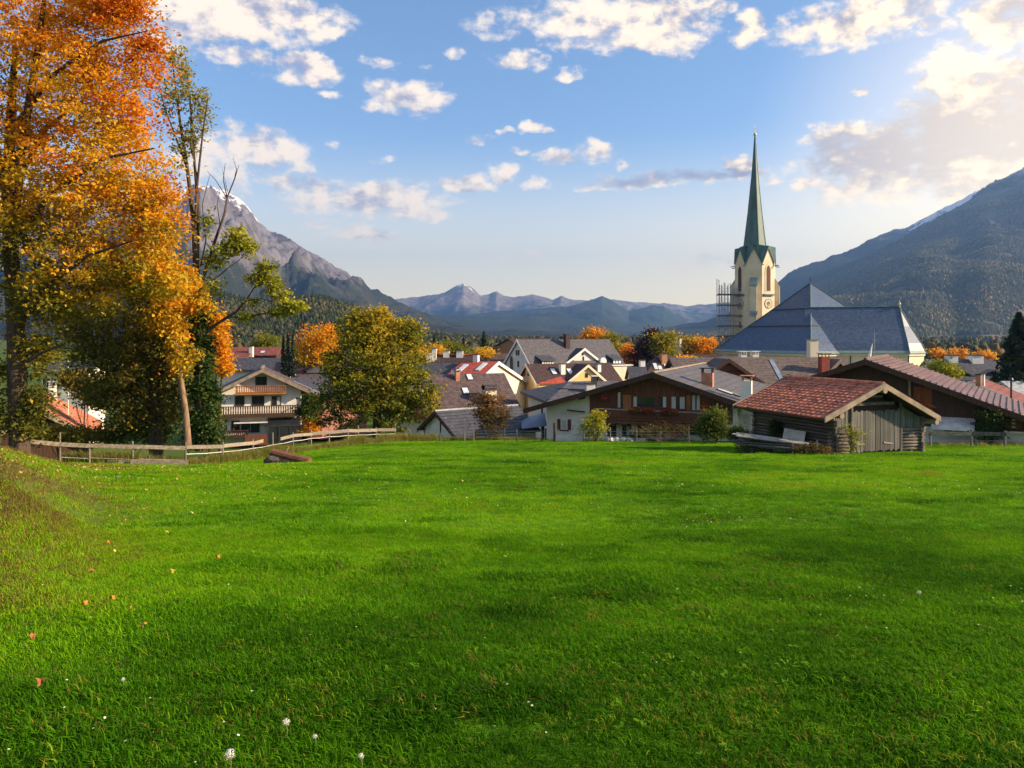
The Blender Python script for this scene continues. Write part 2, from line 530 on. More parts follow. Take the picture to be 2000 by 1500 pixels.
L_RED = leaf_mat('leaf_red', [(0, (0.065, 0.070, 0.022)), (.5, (0.15, 0.105, 0.035)), (1, (0.27, 0.12, 0.045))])
L_PLUM = leaf_mat('leaf_plum', [(0, (0.025, 0.012, 0.012)), (.6, (0.07, 0.026, 0.02)), (1, (0.13, 0.05, 0.025))])
L_BUSH = leaf_mat('leaf_bush', [(0, (0.03, 0.055, 0.014)), (.6, (0.09, 0.13, 0.022)), (1, (0.20, 0.22, 0.04))])
L_FLOWER = leaf_mat('petal', [(0, (0.55, 0.02, 0.05)), (.5, (0.62, 0.05, 0.02)), (1, (0.6, 0.18, 0.05))], .2)

# ------------------------------------------------------------------ ground
def edge_y(x):
    return np.interp(x, [-60, -26, -22.5, -20, -18, -16.6, -15.4, -14, -12, -9, 0, 14, 40, 80], [38, 38.5, 39.5, 41, 43.5, 48, 54, 60, 64.5, 65.5, 63.5, 62.5, 60, 60])


def gz(x, y):
    x = np.asarray(x, dtype=float); y = np.asarray(y, dtype=float)
    ye = edge_y(x)
    yc = np.minimum(y, ye)
    h = 1.65 + 0.118 * yc - 0.00011 * np.maximum(yc, 0) ** 2
    h = h + 0.62 * np.exp(-((x + 16) ** 2 + (yc - 42) ** 2) / 90.0)
    h = h - 0.95 * sstep(.53, .70, -x / np.maximum(yc, 3)) * sstep(4, 14, yc) * sstep(37, 27, yc)
    z = CAMZ - h
    s = np.clip((y - ye) / 33.0, 0, 1)
    return z * (1 - s * (2 - s))


def bumps(x, y):
    b = 0.07 * (fbm(x * 0.5, y * 0.75, 2, 3) - 0.5)
    m = sstep(0.60, 0.80, fbm(x * 0.9 + 5, y * 1.35 + 9, 2, 41))
    return b + 0.022 * m + 0.03 * (vnoise(x * 1.2, y * 1.4, 77) - 0.5)


def mound(x, y):
    return sstep(0.60, 0.78, fbm(x * 0.9 + 5, y * 1.35 + 9, 2, 41))


def bank(x, y):
    """leaf-littered, worn ground under the left-hand trees"""
    g = np.exp(-(((x + 21) / 8.5) ** 2 + ((y - 28) / 9.0) ** 2))
    g2 = np.exp(-(np.minimum(x + .64 * y, 0) / (.6 + .06 * y)) ** 2 * 0 - (np.maximum(x + .70 * y, 0) / (.5 + .17 * y)) ** 2) * sstep(2, 9, y) * sstep(38, 30, y) * (x < 0)
    return np.clip(np.maximum(g, g2) * (0.35 + 1.05 * fbm(x * .5, y * .5, 3, 8)), 0, 1)


def grid_mesh(name, xs, ys, zf, material, smooth=True, attr=None):
    X, Y = np.meshgrid(xs, ys)
    Z = zf(X, Y)
    nx, ny = len(xs), len(ys)
    v = np.stack([X.ravel(), Y.ravel(), Z.ravel()], 1).astype(np.float32)
    i = np.arange(nx * ny).reshape(ny, nx)
    q = np.stack([i[:-1, :-1].ravel(), i[:-1, 1:].ravel(), i[1:, 1:].ravel(), i[1:, :-1].ravel()], 1)
    o = raw_mesh(name, v, q, material, smooth)
    for k, f in (attr or {}).items():
        a = o.data.attributes.new(k, 'FLOAT', 'POINT')
        a.data.foreach_set('value', f(X, Y).ravel().astype(np.float32))
    return o


def raw_mesh(name, v, q, material, smooth=False):
    me = bpy.data.meshes.new(name)
    n, k = q.shape
    me.vertices.add(len(v)); me.loops.add(n * k); me.polygons.add(n)
    me.vertices.foreach_set('co', np.ascontiguousarray(v, dtype=np.float32).ravel())
    me.loops.foreach_set('vertex_index', np.ascontiguousarray(q, dtype=np.int32).ravel())
    me.polygons.foreach_set('loop_start', np.arange(0, n * k, k, dtype=np.int32))
    me.polygons.foreach_set('loop_total', np.full(n, k, dtype=np.int32))
    if smooth: me.polygons.foreach_set('use_smooth', np.ones(n, dtype=bool))
    if material: me.materials.append(material)
    me.update(calc_edges=True)
    o = bpy.data.objects.new(name, me)
    COL.objects.link(o)
    return o


GRASS_STOPS = [(0.0, (0.030, 0.105, 0.003)), (0.35, (0.098, 0.275, 0.004)), (0.65, (0.235, 0.45, 0.006)), (0.80, (0.25, 0.245, 0.02)), (1.0, (0.17, 0.115, 0.04))]  # brown stops: worn bank and straw, darkened to paint in tree shade


def ground_mat():
    m = bpy.data.materials.new('meadow_ground')
    m.use_nodes = True
    t = NT(m.node_tree)
    out = t.add('ShaderNodeOutputMaterial')
    bs = t.add('ShaderNodeBsdfPrincipled')
    bs.inputs['Roughness'].default_value = 1.0
    bs.inputs['Specular IOR Level'].default_value = 0.05
    t.link(bs.outputs[0], out.inputs[0])
    p = t.add('ShaderNodeNewGeometry').outputs['Position']
    a = t.add('ShaderNodeAttribute'); a.attribute_name = 'bank'
    n1 = t.noise(p, 0.35, 6, 0.6)
    n2 = t.noise(p, 7.0, 6, 0.7)
    g = t.mix(t.ramp(n1, .3, .7), (0.085, 0.21, 0.004), (0.15, 0.31, 0.006))
    g = t.mix(t.ramp(n2, .35, .75), g, (0.035, 0.10, 0.006))
    b = t.mix(t.ramp(n2, .3, .7), (0.10, 0.075, 0.030), (0.16, 0.13, 0.045))
    t.link(t.mix(t.math('MULTIPLY', a.outputs['Fac'], 0.85), g, b), bs.inputs['Base Color'])
    bp = t.add('ShaderNodeBump'); bp.inputs['Strength'].default_value = .6; bp.inputs['Distance'].default_value = .06
    t.link(n2, bp.inputs['Height']); t.link(bp.outputs[0], bs.inputs['Normal'])
    return m


tag(grid_mesh('meadow', np.arange(-66, 66.1, .28), np.arange(-12, 80.1, .25), lambda x, y: gz(x, y) + bumps(x, y), ground_mat(), True, {'bank': bank}), kind='structure')
xs = np.concatenate([-np.geomspace(30000, 90, 40), np.linspace(-80, 80, 41), np.geomspace(90, 30000, 40)])
ys = np.concatenate([-np.geomspace(3000, 20, 16), np.linspace(-14, 130, 60), np.geomspace(140, 30000, 50)])
tag(grid_mesh('valley_floor', xs, ys, lambda x, y: gz(x, y) - 0.45, mat('valley_green', (0.06, 0.11, 0.02), (0.10, 0.12, 0.03), 0.02, 1.0, coords='pos', spec=.05)), kind='structure')


# ---------------- instancing: the object's own mesh holds the source pieces ('src' > 0) and the points ('src' = 0)
def scatter(name, pieces, pts, rot, scl, tint, pick, material, tilt=None):
    V, Q, SRC = [], [], []
    off = 0
    for k, (v, q) in enumerate(pieces):
        V.append(v); Q.append(q + off); SRC.append(np.full(len(v), k + 1)); off += len(v)
    nv = off
    V.append(pts); SRC.append(np.zeros(len(pts)))
    V = np.concatenate(V); Q = np.concatenate(Q); SRC = np.concatenate(SRC).astype(np.int32)
    o = raw_mesh(name, V, Q, material)
    me = o.data

    def at(nm, arr, ty='FLOAT'):
        a = me.attributes.new(nm, ty, 'POINT')
        full = np.zeros(len(V), dtype=np.float32 if ty == 'FLOAT' else np.int32)
        full[nv:] = arr
        a.data.foreach_set('value', full)
    a = me.attributes.new('src', 'INT', 'POINT'); a.data.foreach_set('value', SRC)
    at('rot', rot); at('scl', scl); at('tint', tint); at('pick', pick, 'INT')
    at('tilt', np.zeros(len(pts)) if tilt is None else tilt)
    ng = bpy.data.node_groups.new(name + '_nodes', 'GeometryNodeTree')
    ng.interface.new_socket('Geometry', in_out='INPUT', socket_type='NodeSocketGeometry')
    ng.interface.new_socket('Geometry', in_out='OUTPUT', socket_type='NodeSocketGeometry')
    N, L = ng.nodes, ng.links
    gi, go = N.new('NodeGroupInput'), N.new('NodeGroupOutput')

    def attr(nm, ty='FLOAT'):
        n = N.new('GeometryNodeInputNamedAttribute'); n.data_type = ty; n.inputs['Name'].default_value = nm
        return n.outputs['Attribute']

    def eq(sock, val):
        c = N.new('FunctionNodeCompare'); c.data_type = 'INT'; c.operation = 'EQUAL'
        L.new(sock, c.inputs[2]); c.inputs[3].default_value = val
        return c.outputs[0]

    def sep(geo, val):
        s = N.new('GeometryNodeSeparateGeometry'); s.domain = 'POINT'
        L.new(geo, s.inputs[0]); L.new(eq(attr('src', 'INT'), val), s.inputs[1])
        return s.outputs[0]
    P = sep(gi.outputs[0], 0)
    join = N.new('GeometryNodeJoinGeometry')
    for k in range(len(pieces)):
        ip = N.new('GeometryNodeInstanceOnPoints')
        L.new(P, ip.inputs['Points'])
        if len(pieces) > 1: L.new(eq(attr('pick', 'INT'), k), ip.inputs['Selection'])
        L.new(sep(gi.outputs[0], k + 1), ip.inputs['Instance'])
        cb = N.new('ShaderNodeCombineXYZ')
        L.new(attr('tilt'), cb.inputs[0]); L.new(attr('rot'), cb.inputs[2])
        L.new(cb.outputs[0], ip.inputs['Rotation'])
        L.new(attr('scl'), ip.inputs['Scale'])
        L.new(ip.outputs[0], join.inputs[0])
    L.new(join.outputs[0], go.inputs[0])
    md = o.modifiers.new('scatter', 'NODES'); md.node_group = ng
    return o


def inst_leaf(name, stops, trans, objvar=0.0):
    m = leaf_mat(name, stops, trans, spec=0.03)
    for n in m.node_tree.nodes:
        if n.type == 'ATTRIBUTE': n.attribute_type = 'INSTANCER'
    return m


def tuft(seed, n, hgt, spread, wid, lean=0.5):
    r = np.random.default_rng(seed)
    V, Q = [], []
    for k in range(n):
        a = r.uniform(0, 6.283); rr = spread * math.sqrt(r.uniform())
        b = np.array([math.cos(a) * rr, math.sin(a) * rr, -0.02])
        dirn = r.uniform(0, 6.283); l = hgt * r.uniform(.55, 1.1); ln = r.uniform(.1, lean)
        t = np.array([math.cos(dirn), math.sin(dirn), 0]); s = np.array([-t[1], t[0], 0]) * wid * r.uniform(.7, 1.2)
        m = b + t * l * ln * .35 + np.array([0, 0, l * .6])
        e = b + t * l * ln * 1.1 + np.array([0, 0, l * (1 - .35 * ln)])
        i = len(V)
        V += [b - s, b + s, m + s * .8, m - s * .8, e + s * .1, e - s * .1]
        Q += [(i, i + 1, i + 2, i + 3), (i + 3, i + 2, i + 4, i + 5)]
    return np.array(V, dtype=np.float32), np.array(Q)


rng = np.random.default_rng(7)


def meadow_points(n, dmin, dmax, power, amax=0.74):
    """points in the field, denser near the path the viewer stands on"""
    u = rng.uniform(size=n)
    k = 2 - power
    d = (dmin ** k + u * (dmax ** k - dmin ** k)) ** (1 / k)
    a = rng.uniform(-amax, amax, n)
    return (a / amax) * (amax * d + 5.5), d


def grass():
    V = [tuft(1, 12, .050, .085, .0034, 1.1), tuft(2, 12, .066, .09, .0034, 1.2), tuft(3, 10, .044, .08, .0045, 1.3)]
    x1, y1 = meadow_points(190000, 1.6, 12, 0.55)
    x2, y2 = meadow_points(190000, 10, 66, 1.35)
    x, y = np.concatenate([x1, x2]), np.concatenate([y1, y2])
    keep = (y < edge_y(x) + 3) & (np.abs(x) < 64)
    bk = bank(x, y)
    keep &= rng.uniform(size=len(x)) > bk * .42
    x, y, bk = x[keep], y[keep], bk[keep]
    z = gz(x, y) + bumps(x, y)
    f = fbm(x * .22, y * .22, 4, 5)
    f2 = fbm(x * 1.3, y * 1.3, 3, 15)
    md = mound(x, y)
    long = sstep(0.62, 0.8, fbm(x * .35 + 40, y * .5, 3, 63))
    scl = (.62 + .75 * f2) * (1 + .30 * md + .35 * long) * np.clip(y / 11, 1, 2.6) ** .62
    tint = .02 + .78 * f + .22 * (f2 - .5) + rng.normal(0, .12, len(x)) - .24 * sstep(13, 4, y) + .05 * sstep(12, 30, y) - .15 * md - .10 * long  # y terms paint foreground shading into the tint: darker near, lighter far
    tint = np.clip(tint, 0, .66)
    yel = sstep(.60, .78, fbm(x * .45 + 90, y * .6 + 10, 3, 29)) * .16
    tint = np.clip(tint + yel + bk * rng.uniform(.25, .8, len(x)), 0, 1)
    tint = np.where(rng.uniform(size=len(x)) < .02 + .10 * sstep(.5, .8, fbm(x * .7 + 20, y * .9, 3, 55)), rng.uniform(.7, 1, len(x)), tint)
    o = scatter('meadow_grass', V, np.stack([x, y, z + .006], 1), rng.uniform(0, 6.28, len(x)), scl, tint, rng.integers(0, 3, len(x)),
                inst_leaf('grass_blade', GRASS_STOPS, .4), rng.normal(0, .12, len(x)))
    tag(o, kind='stuff')


grass()


def small_stuff():
    # daisies and clover heads: tiny six-sided discs
    a = np.arange(6) * math.pi / 3
    disc = np.concatenate([[[0, 0, .012]], np.stack([np.cos(a), np.sin(a), np.zeros(6)], 1)]).astype(np.float32)
    disc[:, 2] += .9
    dq = np.array([(0, 1 + k, 1 + (k + 1) % 6) for k in range(6)])
    x, y = meadow_points(11000, 3.0, 52, .9)
    cl = fbm(x * .3 + 3, y * .3, 3, 90)
    k = rng.uniform(size=len(x)) < sstep(.48, .78, cl) * .8 + .05
    x, y = x[k], y[k]
    s = rng.uniform(.004, .0085, len(x)) * np.clip(y / 8, 1, 2.4)
    z = gz(x, y) + bumps(x, y) + .055
    o = scatter('daisies', [(disc, dq)], np.stack([x, y, z], 1), rng.uniform(0, 6, len(x)), s, rng.uniform(0, 1, len(x)), np.zeros(len(x)),
                inst_leaf('daisy', [(0, (.72, .70, .62)), (1, (.75, .72, .40))], .2), rng.normal(0, .3, len(x)))
    tag(o, kind='stuff')
    # fallen leaves: folded lozenges
    lf = np.array([(0, -1, 0), (.55, -.2, .16), (0, 1, .05), (-.55, -.2, .2), (0, -.2, 0)], dtype=np.float32)
    lq = np.array([(0, 1, 4), (1, 2, 4), (2, 3, 4), (3, 0, 4)])
    x = rng.normal(-18, 7.5, 9000); y = rng.normal(24, 9, 9000)
    x2 = rng.uniform(-24, 0, 1500); y2 = rng.uniform(4, 44, 1500)
    x, y = np.concatenate([x, x2]), np.concatenate([y, y2])
    bk = bank(x, y)
    k = (y > 8) & (y < edge_y(x) + 2) & (rng.uniform(size=len(x)) < .05 + bk * .8)
    x, y = x[k], y[k]
    z = gz(x, y) + bumps(x, y) + rng.uniform(.02, .07, len(x))
    o = scatter('leaf_litter', [(lf, lq)], np.stack([x, y, z], 1), rng.uniform(0, 6, len(x)), rng.uniform(.026, .048, len(x)) * np.clip(y / 16, .8, 1.4), rng.uniform(0, 1, len(x)), np.zeros(len(x)),
                inst_leaf('litter', [(0, (.30, .17, .05)), (.4, (.52, .36, .08)), (.8, (.62, .48, .16)), (1, (.50, .18, .03))], .2), rng.normal(0, .5, len(x)))
    tag(o, kind='stuff')


small_stuff()


def clover():
    V = []
    r = np.random.default_rng(77)
    for s in range(2):
        v, q = [], []
        for k in range(9):
            a = r.uniform(0, 6.28); rr = .10 * math.sqrt(r.uniform()); cx, cy, cz = math.cos(a) * rr, math.sin(a) * rr, r.uniform(.025, .055)
            for l in range(3 if s == 0 else 1):
                b = a + l * 2.1; w = .016 if s == 0 else .013; ln = .026 if s == 0 else .085
                i = len(v); dx, dy = math.cos(b), math.sin(b); up = r.uniform(.0, .25)
                v += [(cx, cy, cz), (cx + dx * ln * .5 - dy * w, cy + dy * ln * .5 + dx * w, cz + ln * .5 * up + .006), (cx + dx * ln, cy + dy * ln, cz + ln * up), (cx + dx * ln * .5 + dy * w, cy + dy * ln * .5 - dx * w, cz + ln * .5 * up + .006)]
                q.append((i, i + 1, i + 2, i + 3))
        V.append((np.array(v, dtype=np.float32), np.array(q)))
    x, y = meadow_points(20000, 2.4, 24, .6)
    n1 = fbm(x * .8 + 50, y * .8, 3, 61)
    k = rng.uniform(size=len(x)) < sstep(.46, .66, n1)
    x, y = x[k], y[k]
    z = gz(x, y) + bumps(x, y)
    t = np.clip(rng.normal(.4, .22, len(x)), 0, 1)
    o = scatter('clover', V, np.stack([x, y, z], 1), rng.uniform(0, 6, len(x)), rng.uniform(.28, .52, len(x)), t, (rng.uniform(size=len(x)) < .10).astype(int),
                inst_leaf('clover_leaf', [(0, (.06, .16, .008)), (.6, (.13, .29, .012)), (1, (.22, .37, .03))], .3), rng.normal(0, .2, len(x)))
    tag(o, kind='stuff')


clover()


def rank_grass():
    """long pale grass along the field edges"""
    V = [tuft(11, 16, .75, .22, .010, .7), tuft(12, 14, .55, .25, .010, .9)]
    P = []
    path = np.array([(-22.6, 38), (-21, 38.5), (-17.2, 41), (-15.5, 44), (-13.5, 49.5), (-11.5, 55), (-9, 61), (-5, 63.5), (3, 63.5), (10, 63), (16, 62.5)])
    seg = np.linalg.norm(np.diff(path, axis=0), axis=1); cum = np.concatenate([[0], np.cumsum(seg)])
    n = 6500
    s = rng.uniform(0, cum[-1], n)
    x = np.interp(s, cum, path[:, 0]); y = np.interp(s, cum, path[:, 1])
    off = np.abs(rng.normal(0, 1.1, n)) + .15
    y = y + off
    sc = np.where(x > -6, .55, .85) * rng.uniform(.5, 1.2, n) * (.5 + .9 * vnoise(x * .6, y * .6, 3))
    xr = rng.uniform(22.5, 36, 500); yr = rng.uniform(50.5, 54, 500)
    x, y, sc = np.concatenate([x, xr]), np.concatenate([y, yr]), np.concatenate([sc, rng.uniform(.25, .6, 500)])
    z = gz(x, y)
    o = scatter('rank_grass', V, np.stack([x, y, z], 1), rng.uniform(0, 6.3, len(x)), sc, np.clip(rng.normal(.5, .25, len(x)), 0, 1), rng.integers(0, 2, len(x)),
                inst_leaf('rank_blade', [(0, (.10, .15, .02)), (.5, (.24, .24, .05)), (1, (.42, .34, .13))], .4))
    tag(o, kind='stuff')


rank_grass()


# ------------------------------------------------------------------ mountains and hills
def mountain_mat(name, forest, forest2, rock, snow, z_rock, z_snow, soft, fscale, autumn=None):
    m = bpy.data.materials.new(name)
    m.use_nodes = True
    t = NT(m.node_tree)
    out = t.add('ShaderNodeOutputMaterial')
    bs = t.add('ShaderNodeBsdfPrincipled')
    bs.inputs['Roughness'].default_value = 1.0
    bs.inputs['Specular IOR Level'].default_value = 0.0
    t.link(bs.outputs[0], out.inputs[0])
    g = t.add('ShaderNodeNewGeometry')
    p = g.outputs['Position']
    sp = t.add('ShaderNodeSeparateXYZ'); t.link(p, sp.inputs[0])
    n1 = t.noise(p, fscale, 8, .65)
    n2 = t.noise(p, fscale * 7, 6, .7)
    n3 = t.noise(t.vmath('MULTIPLY', p, (1, 1, .45)), fscale * 2.2, 8, .7)
    n4 = t.noise(t.vmath('MULTIPLY', p, (1, 1, .35)), fscale * 3.2, 9, .75)
    c = t.mix(t.ramp(n1, .38, .62), forest, forest2)
    if autumn:
        c = t.mix(t.ramp(n2, .56, .70, 0, .7), c, autumn)
    c = t.mix(t.ramp(n2, .45, .30, 0, .55), c, tuple(v * .45 for v in forest))
    zz = t.math('ADD', sp.outputs[2], t.math('MULTIPLY', t.math('SUBTRACT', n1, .5), soft * 3.0))
    zz = t.math('ADD', zz, t.math('MULTIPLY', t.math('SUBTRACT', n3, .5), soft * 2.0))
    rk = t.mix(t.ramp(n3, .35, .65), rock, tuple(v * .42 for v in rock))
    c = t.mix(t.ramp(zz, z_rock - soft * .3, z_rock + soft * .3), c, rk)
    sn = t.ramp(t.math('ADD', zz, t.math('MULTIPLY', t.math('SUBTRACT', n4, .5), soft * 5.0)), z_snow - soft * .25, z_snow + soft * .25)
    c = t.mix(sn, c, snow)
    t.link(c, bs.inputs['Base Color'])
    bp = t.add('ShaderNodeBump'); bp.inputs['Strength'].default_value = .9; bp.inputs['Distance'].default_value = .35 / fscale * .2
    t.link(n3, bp.inputs['Height']); t.link(bp.outputs[0], bs.inputs['Normal'])
    return m


def ridge(name, prof, d, foot, material, jag, spur, seed, back=.6, cols=420, rows=70, dvar=.12, shape=1.15, spur_s=None):
    """a range of hills: crest points given by bearing and height angle, at distance d; the foot lies on the valley floor at 'foot'"""
    prof = np.array(prof, dtype=float)
    px = np.linspace(prof[0, 0], prof[-1, 0], cols)
    py = np.interp(px, prof[:, 0], prof[:, 1])
    a = (px - 1000) / FPX
    dc = d * (1 + dvar * (fbm(px / 160.0, px * 0, 3, seed) - .5))
    zc = np.maximum(CAMZ - (py - HZ) / FPX * dc, 2)
    jg = jag * (fbm(px / 22.0, px * 0 + 3.3, 5, seed + 5, .6) - .5) * sstep(0, 60, HZ - py + 12)
    xc, yc = a * dc, dc
    df = foot * (1 + .25 * (fbm(px / 120.0, px * 0 + 9, 2, seed + 9) - .5))
    xf, yf = a * df, df
    r = np.concatenate([np.linspace(0, 1, rows), 1 + np.linspace(.04, 1, 14)])
    R = r[:, None]
    Rf = np.minimum(R, 1)
    Rb = np.clip(R - 1, 0, 1)
    X = xf + (xc - xf) * Rf + a * d * back * Rb
    Y = yf + (yc - yf) * Rf + d * back * Rb
    Z = (zc * (Rf ** shape) + jg * Rf ** 14) * (1 - Rb) ** 1.1
    s = spur_s or d * .06
    ns = fbm(X / s + 31, Y / (s * 1.6) + 7, 6, seed + 3, .58) - .5
    rid = 1 - np.abs(2 * fbm(X / (s * 1.4) + 3, Y / (s * 3.0), 4, seed + 23) - 1)
    env = np.sin(np.pi * np.clip(Rf, 0, 1)) ** .8 * (Rb < .01) + .6 * np.sin(np.pi * Rb)
    Z = Z + spur * env * (ns * 1.2 + (rid - .7) * .9) * np.clip(zc / (zc.max() * .6), .12, 1)
    Z = np.maximum(Z, -2 - 3 * (R < .02))
    v = np.stack([X.ravel(), Y.ravel(), Z.ravel()], 1)
    nr, nc = Z.shape
    i = np.arange(nr * nc).reshape(nr, nc)
    q = np.stack([i[:-1, :-1].ravel(), i[:-1, 1:].ravel(), i[1:, 1:].ravel(), i[1:, :-1].ravel()], 1)
    o = raw_mesh(name, v, q, material, True)
    tag(o, kind='structure')
    return X, Y, Z, r


SNOW = (0.80, 0.78, 0.78)
M_LEFT = mountain_mat('mountain_left', (0.022, 0.030, 0.018), (0.040, 0.040, 0.024), (0.19, 0.172, 0.178), SNOW, 310, 840, 170, .006, (0.14, 0.075, 0.035))
M_RIGHT = mountain_mat('mountain_right', (0.085, 0.085, 0.060), (0.155, 0.135, 0.092), (0.42, 0.39, 0.36), SNOW, 790, 3000, 130, .006, (0.085, 0.065, 0.035))  # forest colours lightened and warmed to paint in haze
M_RIGHT2 = mountain_mat('mountain_behind', (0.035, 0.045, 0.030), (0.055, 0.055, 0.035), (0.20, 0.18, 0.17), SNOW, 640, 760, 90, .006)
M_FAR = mountain_mat('mountain_far', (0.05, 0.06, 0.04), (0.08, 0.08, 0.06), (0.26, 0.22, 0.20), SNOW, 300, 720, 260, .005)
M_MID = mountain_mat('mountain_mid', (0.030, 0.045, 0.028), (0.05, 0.055, 0.035), (0.2, 0.18, 0.16), SNOW, 900, 3000, 100, .003)
M_HILL = mountain_mat('hill_forest', (0.020, 0.032, 0.014), (0.045, 0.045, 0.020), (.2, .2, .2), SNOW, 9000, 9900, 10, .03, (0.12, 0.075, 0.028))

ridge('mountain_range', [(640, 600), (700, 590), (760, 585), (800, 581), (840, 577), (868, 570), (885, 561), (905, 552), (922, 563), (938, 576), (955, 574), (970, 569), (985, 577), (1002, 580), (1025, 577), (1042, 575), (1060, 579), (1080, 586),
                       (1096, 578), (1112, 585), (1150, 587), (1200, 586), (1240, 589), (1300, 593), (1340, 597), (1400, 592), (1450, 590), (1520, 600), (1600, 610)], 9500, 6800, M_FAR, 45, 190, 3, spur_s=600, cols=520, back=.2)
ridge('mountain_peaks', [(820, 640), (870, 622), (930, 612), (985, 606), (1030, 604), (1080, 600), (1110, 598), (1140, 591), (1160, 583), (1176, 578), (1192, 585), (1212, 598), (1228, 607), (1250, 601), (1275, 595), (1296, 598), (1312, 608), (1330, 622), (1350, 636), (1390, 648)], 7200, 5600, M_MID, 32, 100, 12, spur_s=450)
ridge('mountain_left', [(-260, 420), (-100, 400), (60, 380), (200, 372), (310, 368), (350, 370), (385, 371), (402, 361), (425, 370), (445, 378), (462, 385), (478, 396), (495, 418), (512, 445), (524, 458), (548, 462), (572, 474), (600, 492), (640, 514), (680, 538), (712, 562), (745, 585), (780, 596), (830, 612), (900, 630), (980, 645), (1100, 650)],
      5200, 2300, M_LEFT, 60, 400, 21, cols=700, rows=150, spur_s=300)
ridge('foothills', [(560, 640), (700, 632), (780, 622), (850, 616), (920, 617), (1000, 619), (1060, 617), (1120, 621), (1180, 628), (1240, 640), (1300, 645), (1380, 640), (1500, 640)], 5600, 3900, M_MID, 14, 50, 33, spur_s=500)
ridge('mountain_behind', [(1240, 650), (1300, 640), (1340, 632), (1380, 626), (1420, 612), (1460, 596), (1500, 568), (1520, 549), (1540, 534), (1560, 523), (1600, 509), (1640, 497), (1662, 488), (1690, 474), (1715, 460), (1745, 449), (1770, 443), (1800, 428), (1830, 412), (1870, 392), (1960, 350), (2100, 300), (2300, 260)],
      5000, 2600, M_RIGHT2, 34, 120, 44, spur_s=380)
XR, YR, ZR, RR = ridge('mountain_right', [(1380, 652), (1430, 642), (1470, 628), (1500, 612), (1540, 588), (1590, 556), (1640, 532), (1700, 499), (1780, 456), (1840, 420), (1872, 404), (1900, 384), (1932, 360), (1965, 345), (2000, 327), (2060, 300), (2140, 285), (2260, 275), (2400, 270), (2560, 270)],
                       4000, 1700, M_RIGHT, 16, 130, 55, cols=560, rows=120, spur_s=330)
XL, YL, ZL, RL = ridge('hill_wooded', [(240, 610), (300, 588), (360, 574), (420, 572), (470, 584), (520, 593), (555, 589), (590, 581), (615, 579), (645, 586), (690, 602), (740, 622), (790, 640), (830, 652), (880, 660), (960, 664)], 950, 420, M_HILL, 3, 12, 66, rows=50, spur_s=90)

# conifers and larches standing on the slopes
def cone_tree(seed, n=7, tiers=4):
    r = np.random.default_rng(seed)
    V, Q = [], []
    for k in range(tiers):
        z0, z1 = k / tiers * .9 + .05, min(1, (k + 1.7) / tiers * .9 + .05)
        rad = .27 * (1 - k / tiers) + .04
        i = len(V)
        V += [(math.cos(6.283 * j / n + k) * rad * r.uniform(.6, 1.2), math.sin(6.283 * j / n + k) * rad * r.uniform(.6, 1.2), z0) for j in range(n)] + [(0, 0, z1)]
        Q += [(i + j, i + (j + 1) % n, i + n) for j in range(n)]
    return np.array(V, dtype=np.float32), np.array(Q)


def round_tree(seed, n=7):
    mb = MB().blob((0, 0, .55), (.33, .33, .45), n, 5, seed, .28)
    q = []
    for f in mb.f:
        q.append(f if len(f) == 3 else f[:3])
        if len(f) == 4: q.append((f[0], f[2], f[3]))
    return np.array(mb.v, dtype=np.float32), np.array(q)


FOREST_STOPS = [(0, (.020, .030, .016)), (.45, (.042, .052, .026)), (.7, (.08, .074, .034)), (.85, (.13, .085, .03)), (1, (.24, .12, .035))]


def forest(name, X, Y, Z, r, rlo, rhi, n, size, seed, autumn, amin=-9, amax=9, bright=1.0):
    rg = np.random.default_rng(seed)
    nr, nc = Z.shape
    u = rg.uniform(0, 1, n * 2); w = rg.uniform(0, nc - 1.001, n * 2)
    rr = rlo + (rhi - rlo) * u
    ri = np.interp(rr, r, np.arange(nr))
    i, j = np.minimum(ri.astype(int), nr - 2), w.astype(int)
    fi, fj = ri - i, w - j
    bil = lambda A: (A[i, j] * (1 - fj) + A[i, j + 1] * fj) * (1 - fi) + (A[i + 1, j] * (1 - fj) + A[i + 1, j + 1] * fj) * fi
    x, y, z = bil(X), bil(Y), bil(Z)
    k = (x / y > amin) & (x / y < amax) & (fbm(x / (size * 7), y / (size * 7), 3, seed) > .29)
    k &= ~((z > 560) & (fbm(x / 130, z / 60, 4, seed + 8) > .55))
    x, y, z = x[k][:n], y[k][:n], z[k][:n]
    patch = fbm(x / (size * 12) + 4, y / (size * 12), 3, seed + 1)
    t = np.clip(rg.normal(.3, .16, len(x)) + autumn * (patch - .42) * 2, 0, 1)
    o = scatter(name, [cone_tree(3), cone_tree(4), round_tree(5)], np.stack([x, y, z - .5], 1), rg.uniform(0, 6, len(x)), size * rg.uniform(.55, 1.15, len(x)), t,
                np.where(t > .55, 2, rg.integers(0, 2, len(x))), inst_leaf(name + '_leaf', [(p_, tuple(v_ * bright * w_ for v_, w_ in zip(c_, (1.15, .95, 1.0) if bright > 1 else (1, 1, 1)))) for p_, c_ in FOREST_STOPS], .1))
    tag(o, kind='stuff')


forest('forest_right', XR, YR, ZR, RR, .02, 1.02, 80000, 10, 5, .18, .25, .74, 2.3)  # last value lightens the trees, painting haze into their colour
forest('forest_left', XL, YL, ZL, RL, .05, 1.05, 20000, 6.2, 6, .35, -.55, .02)


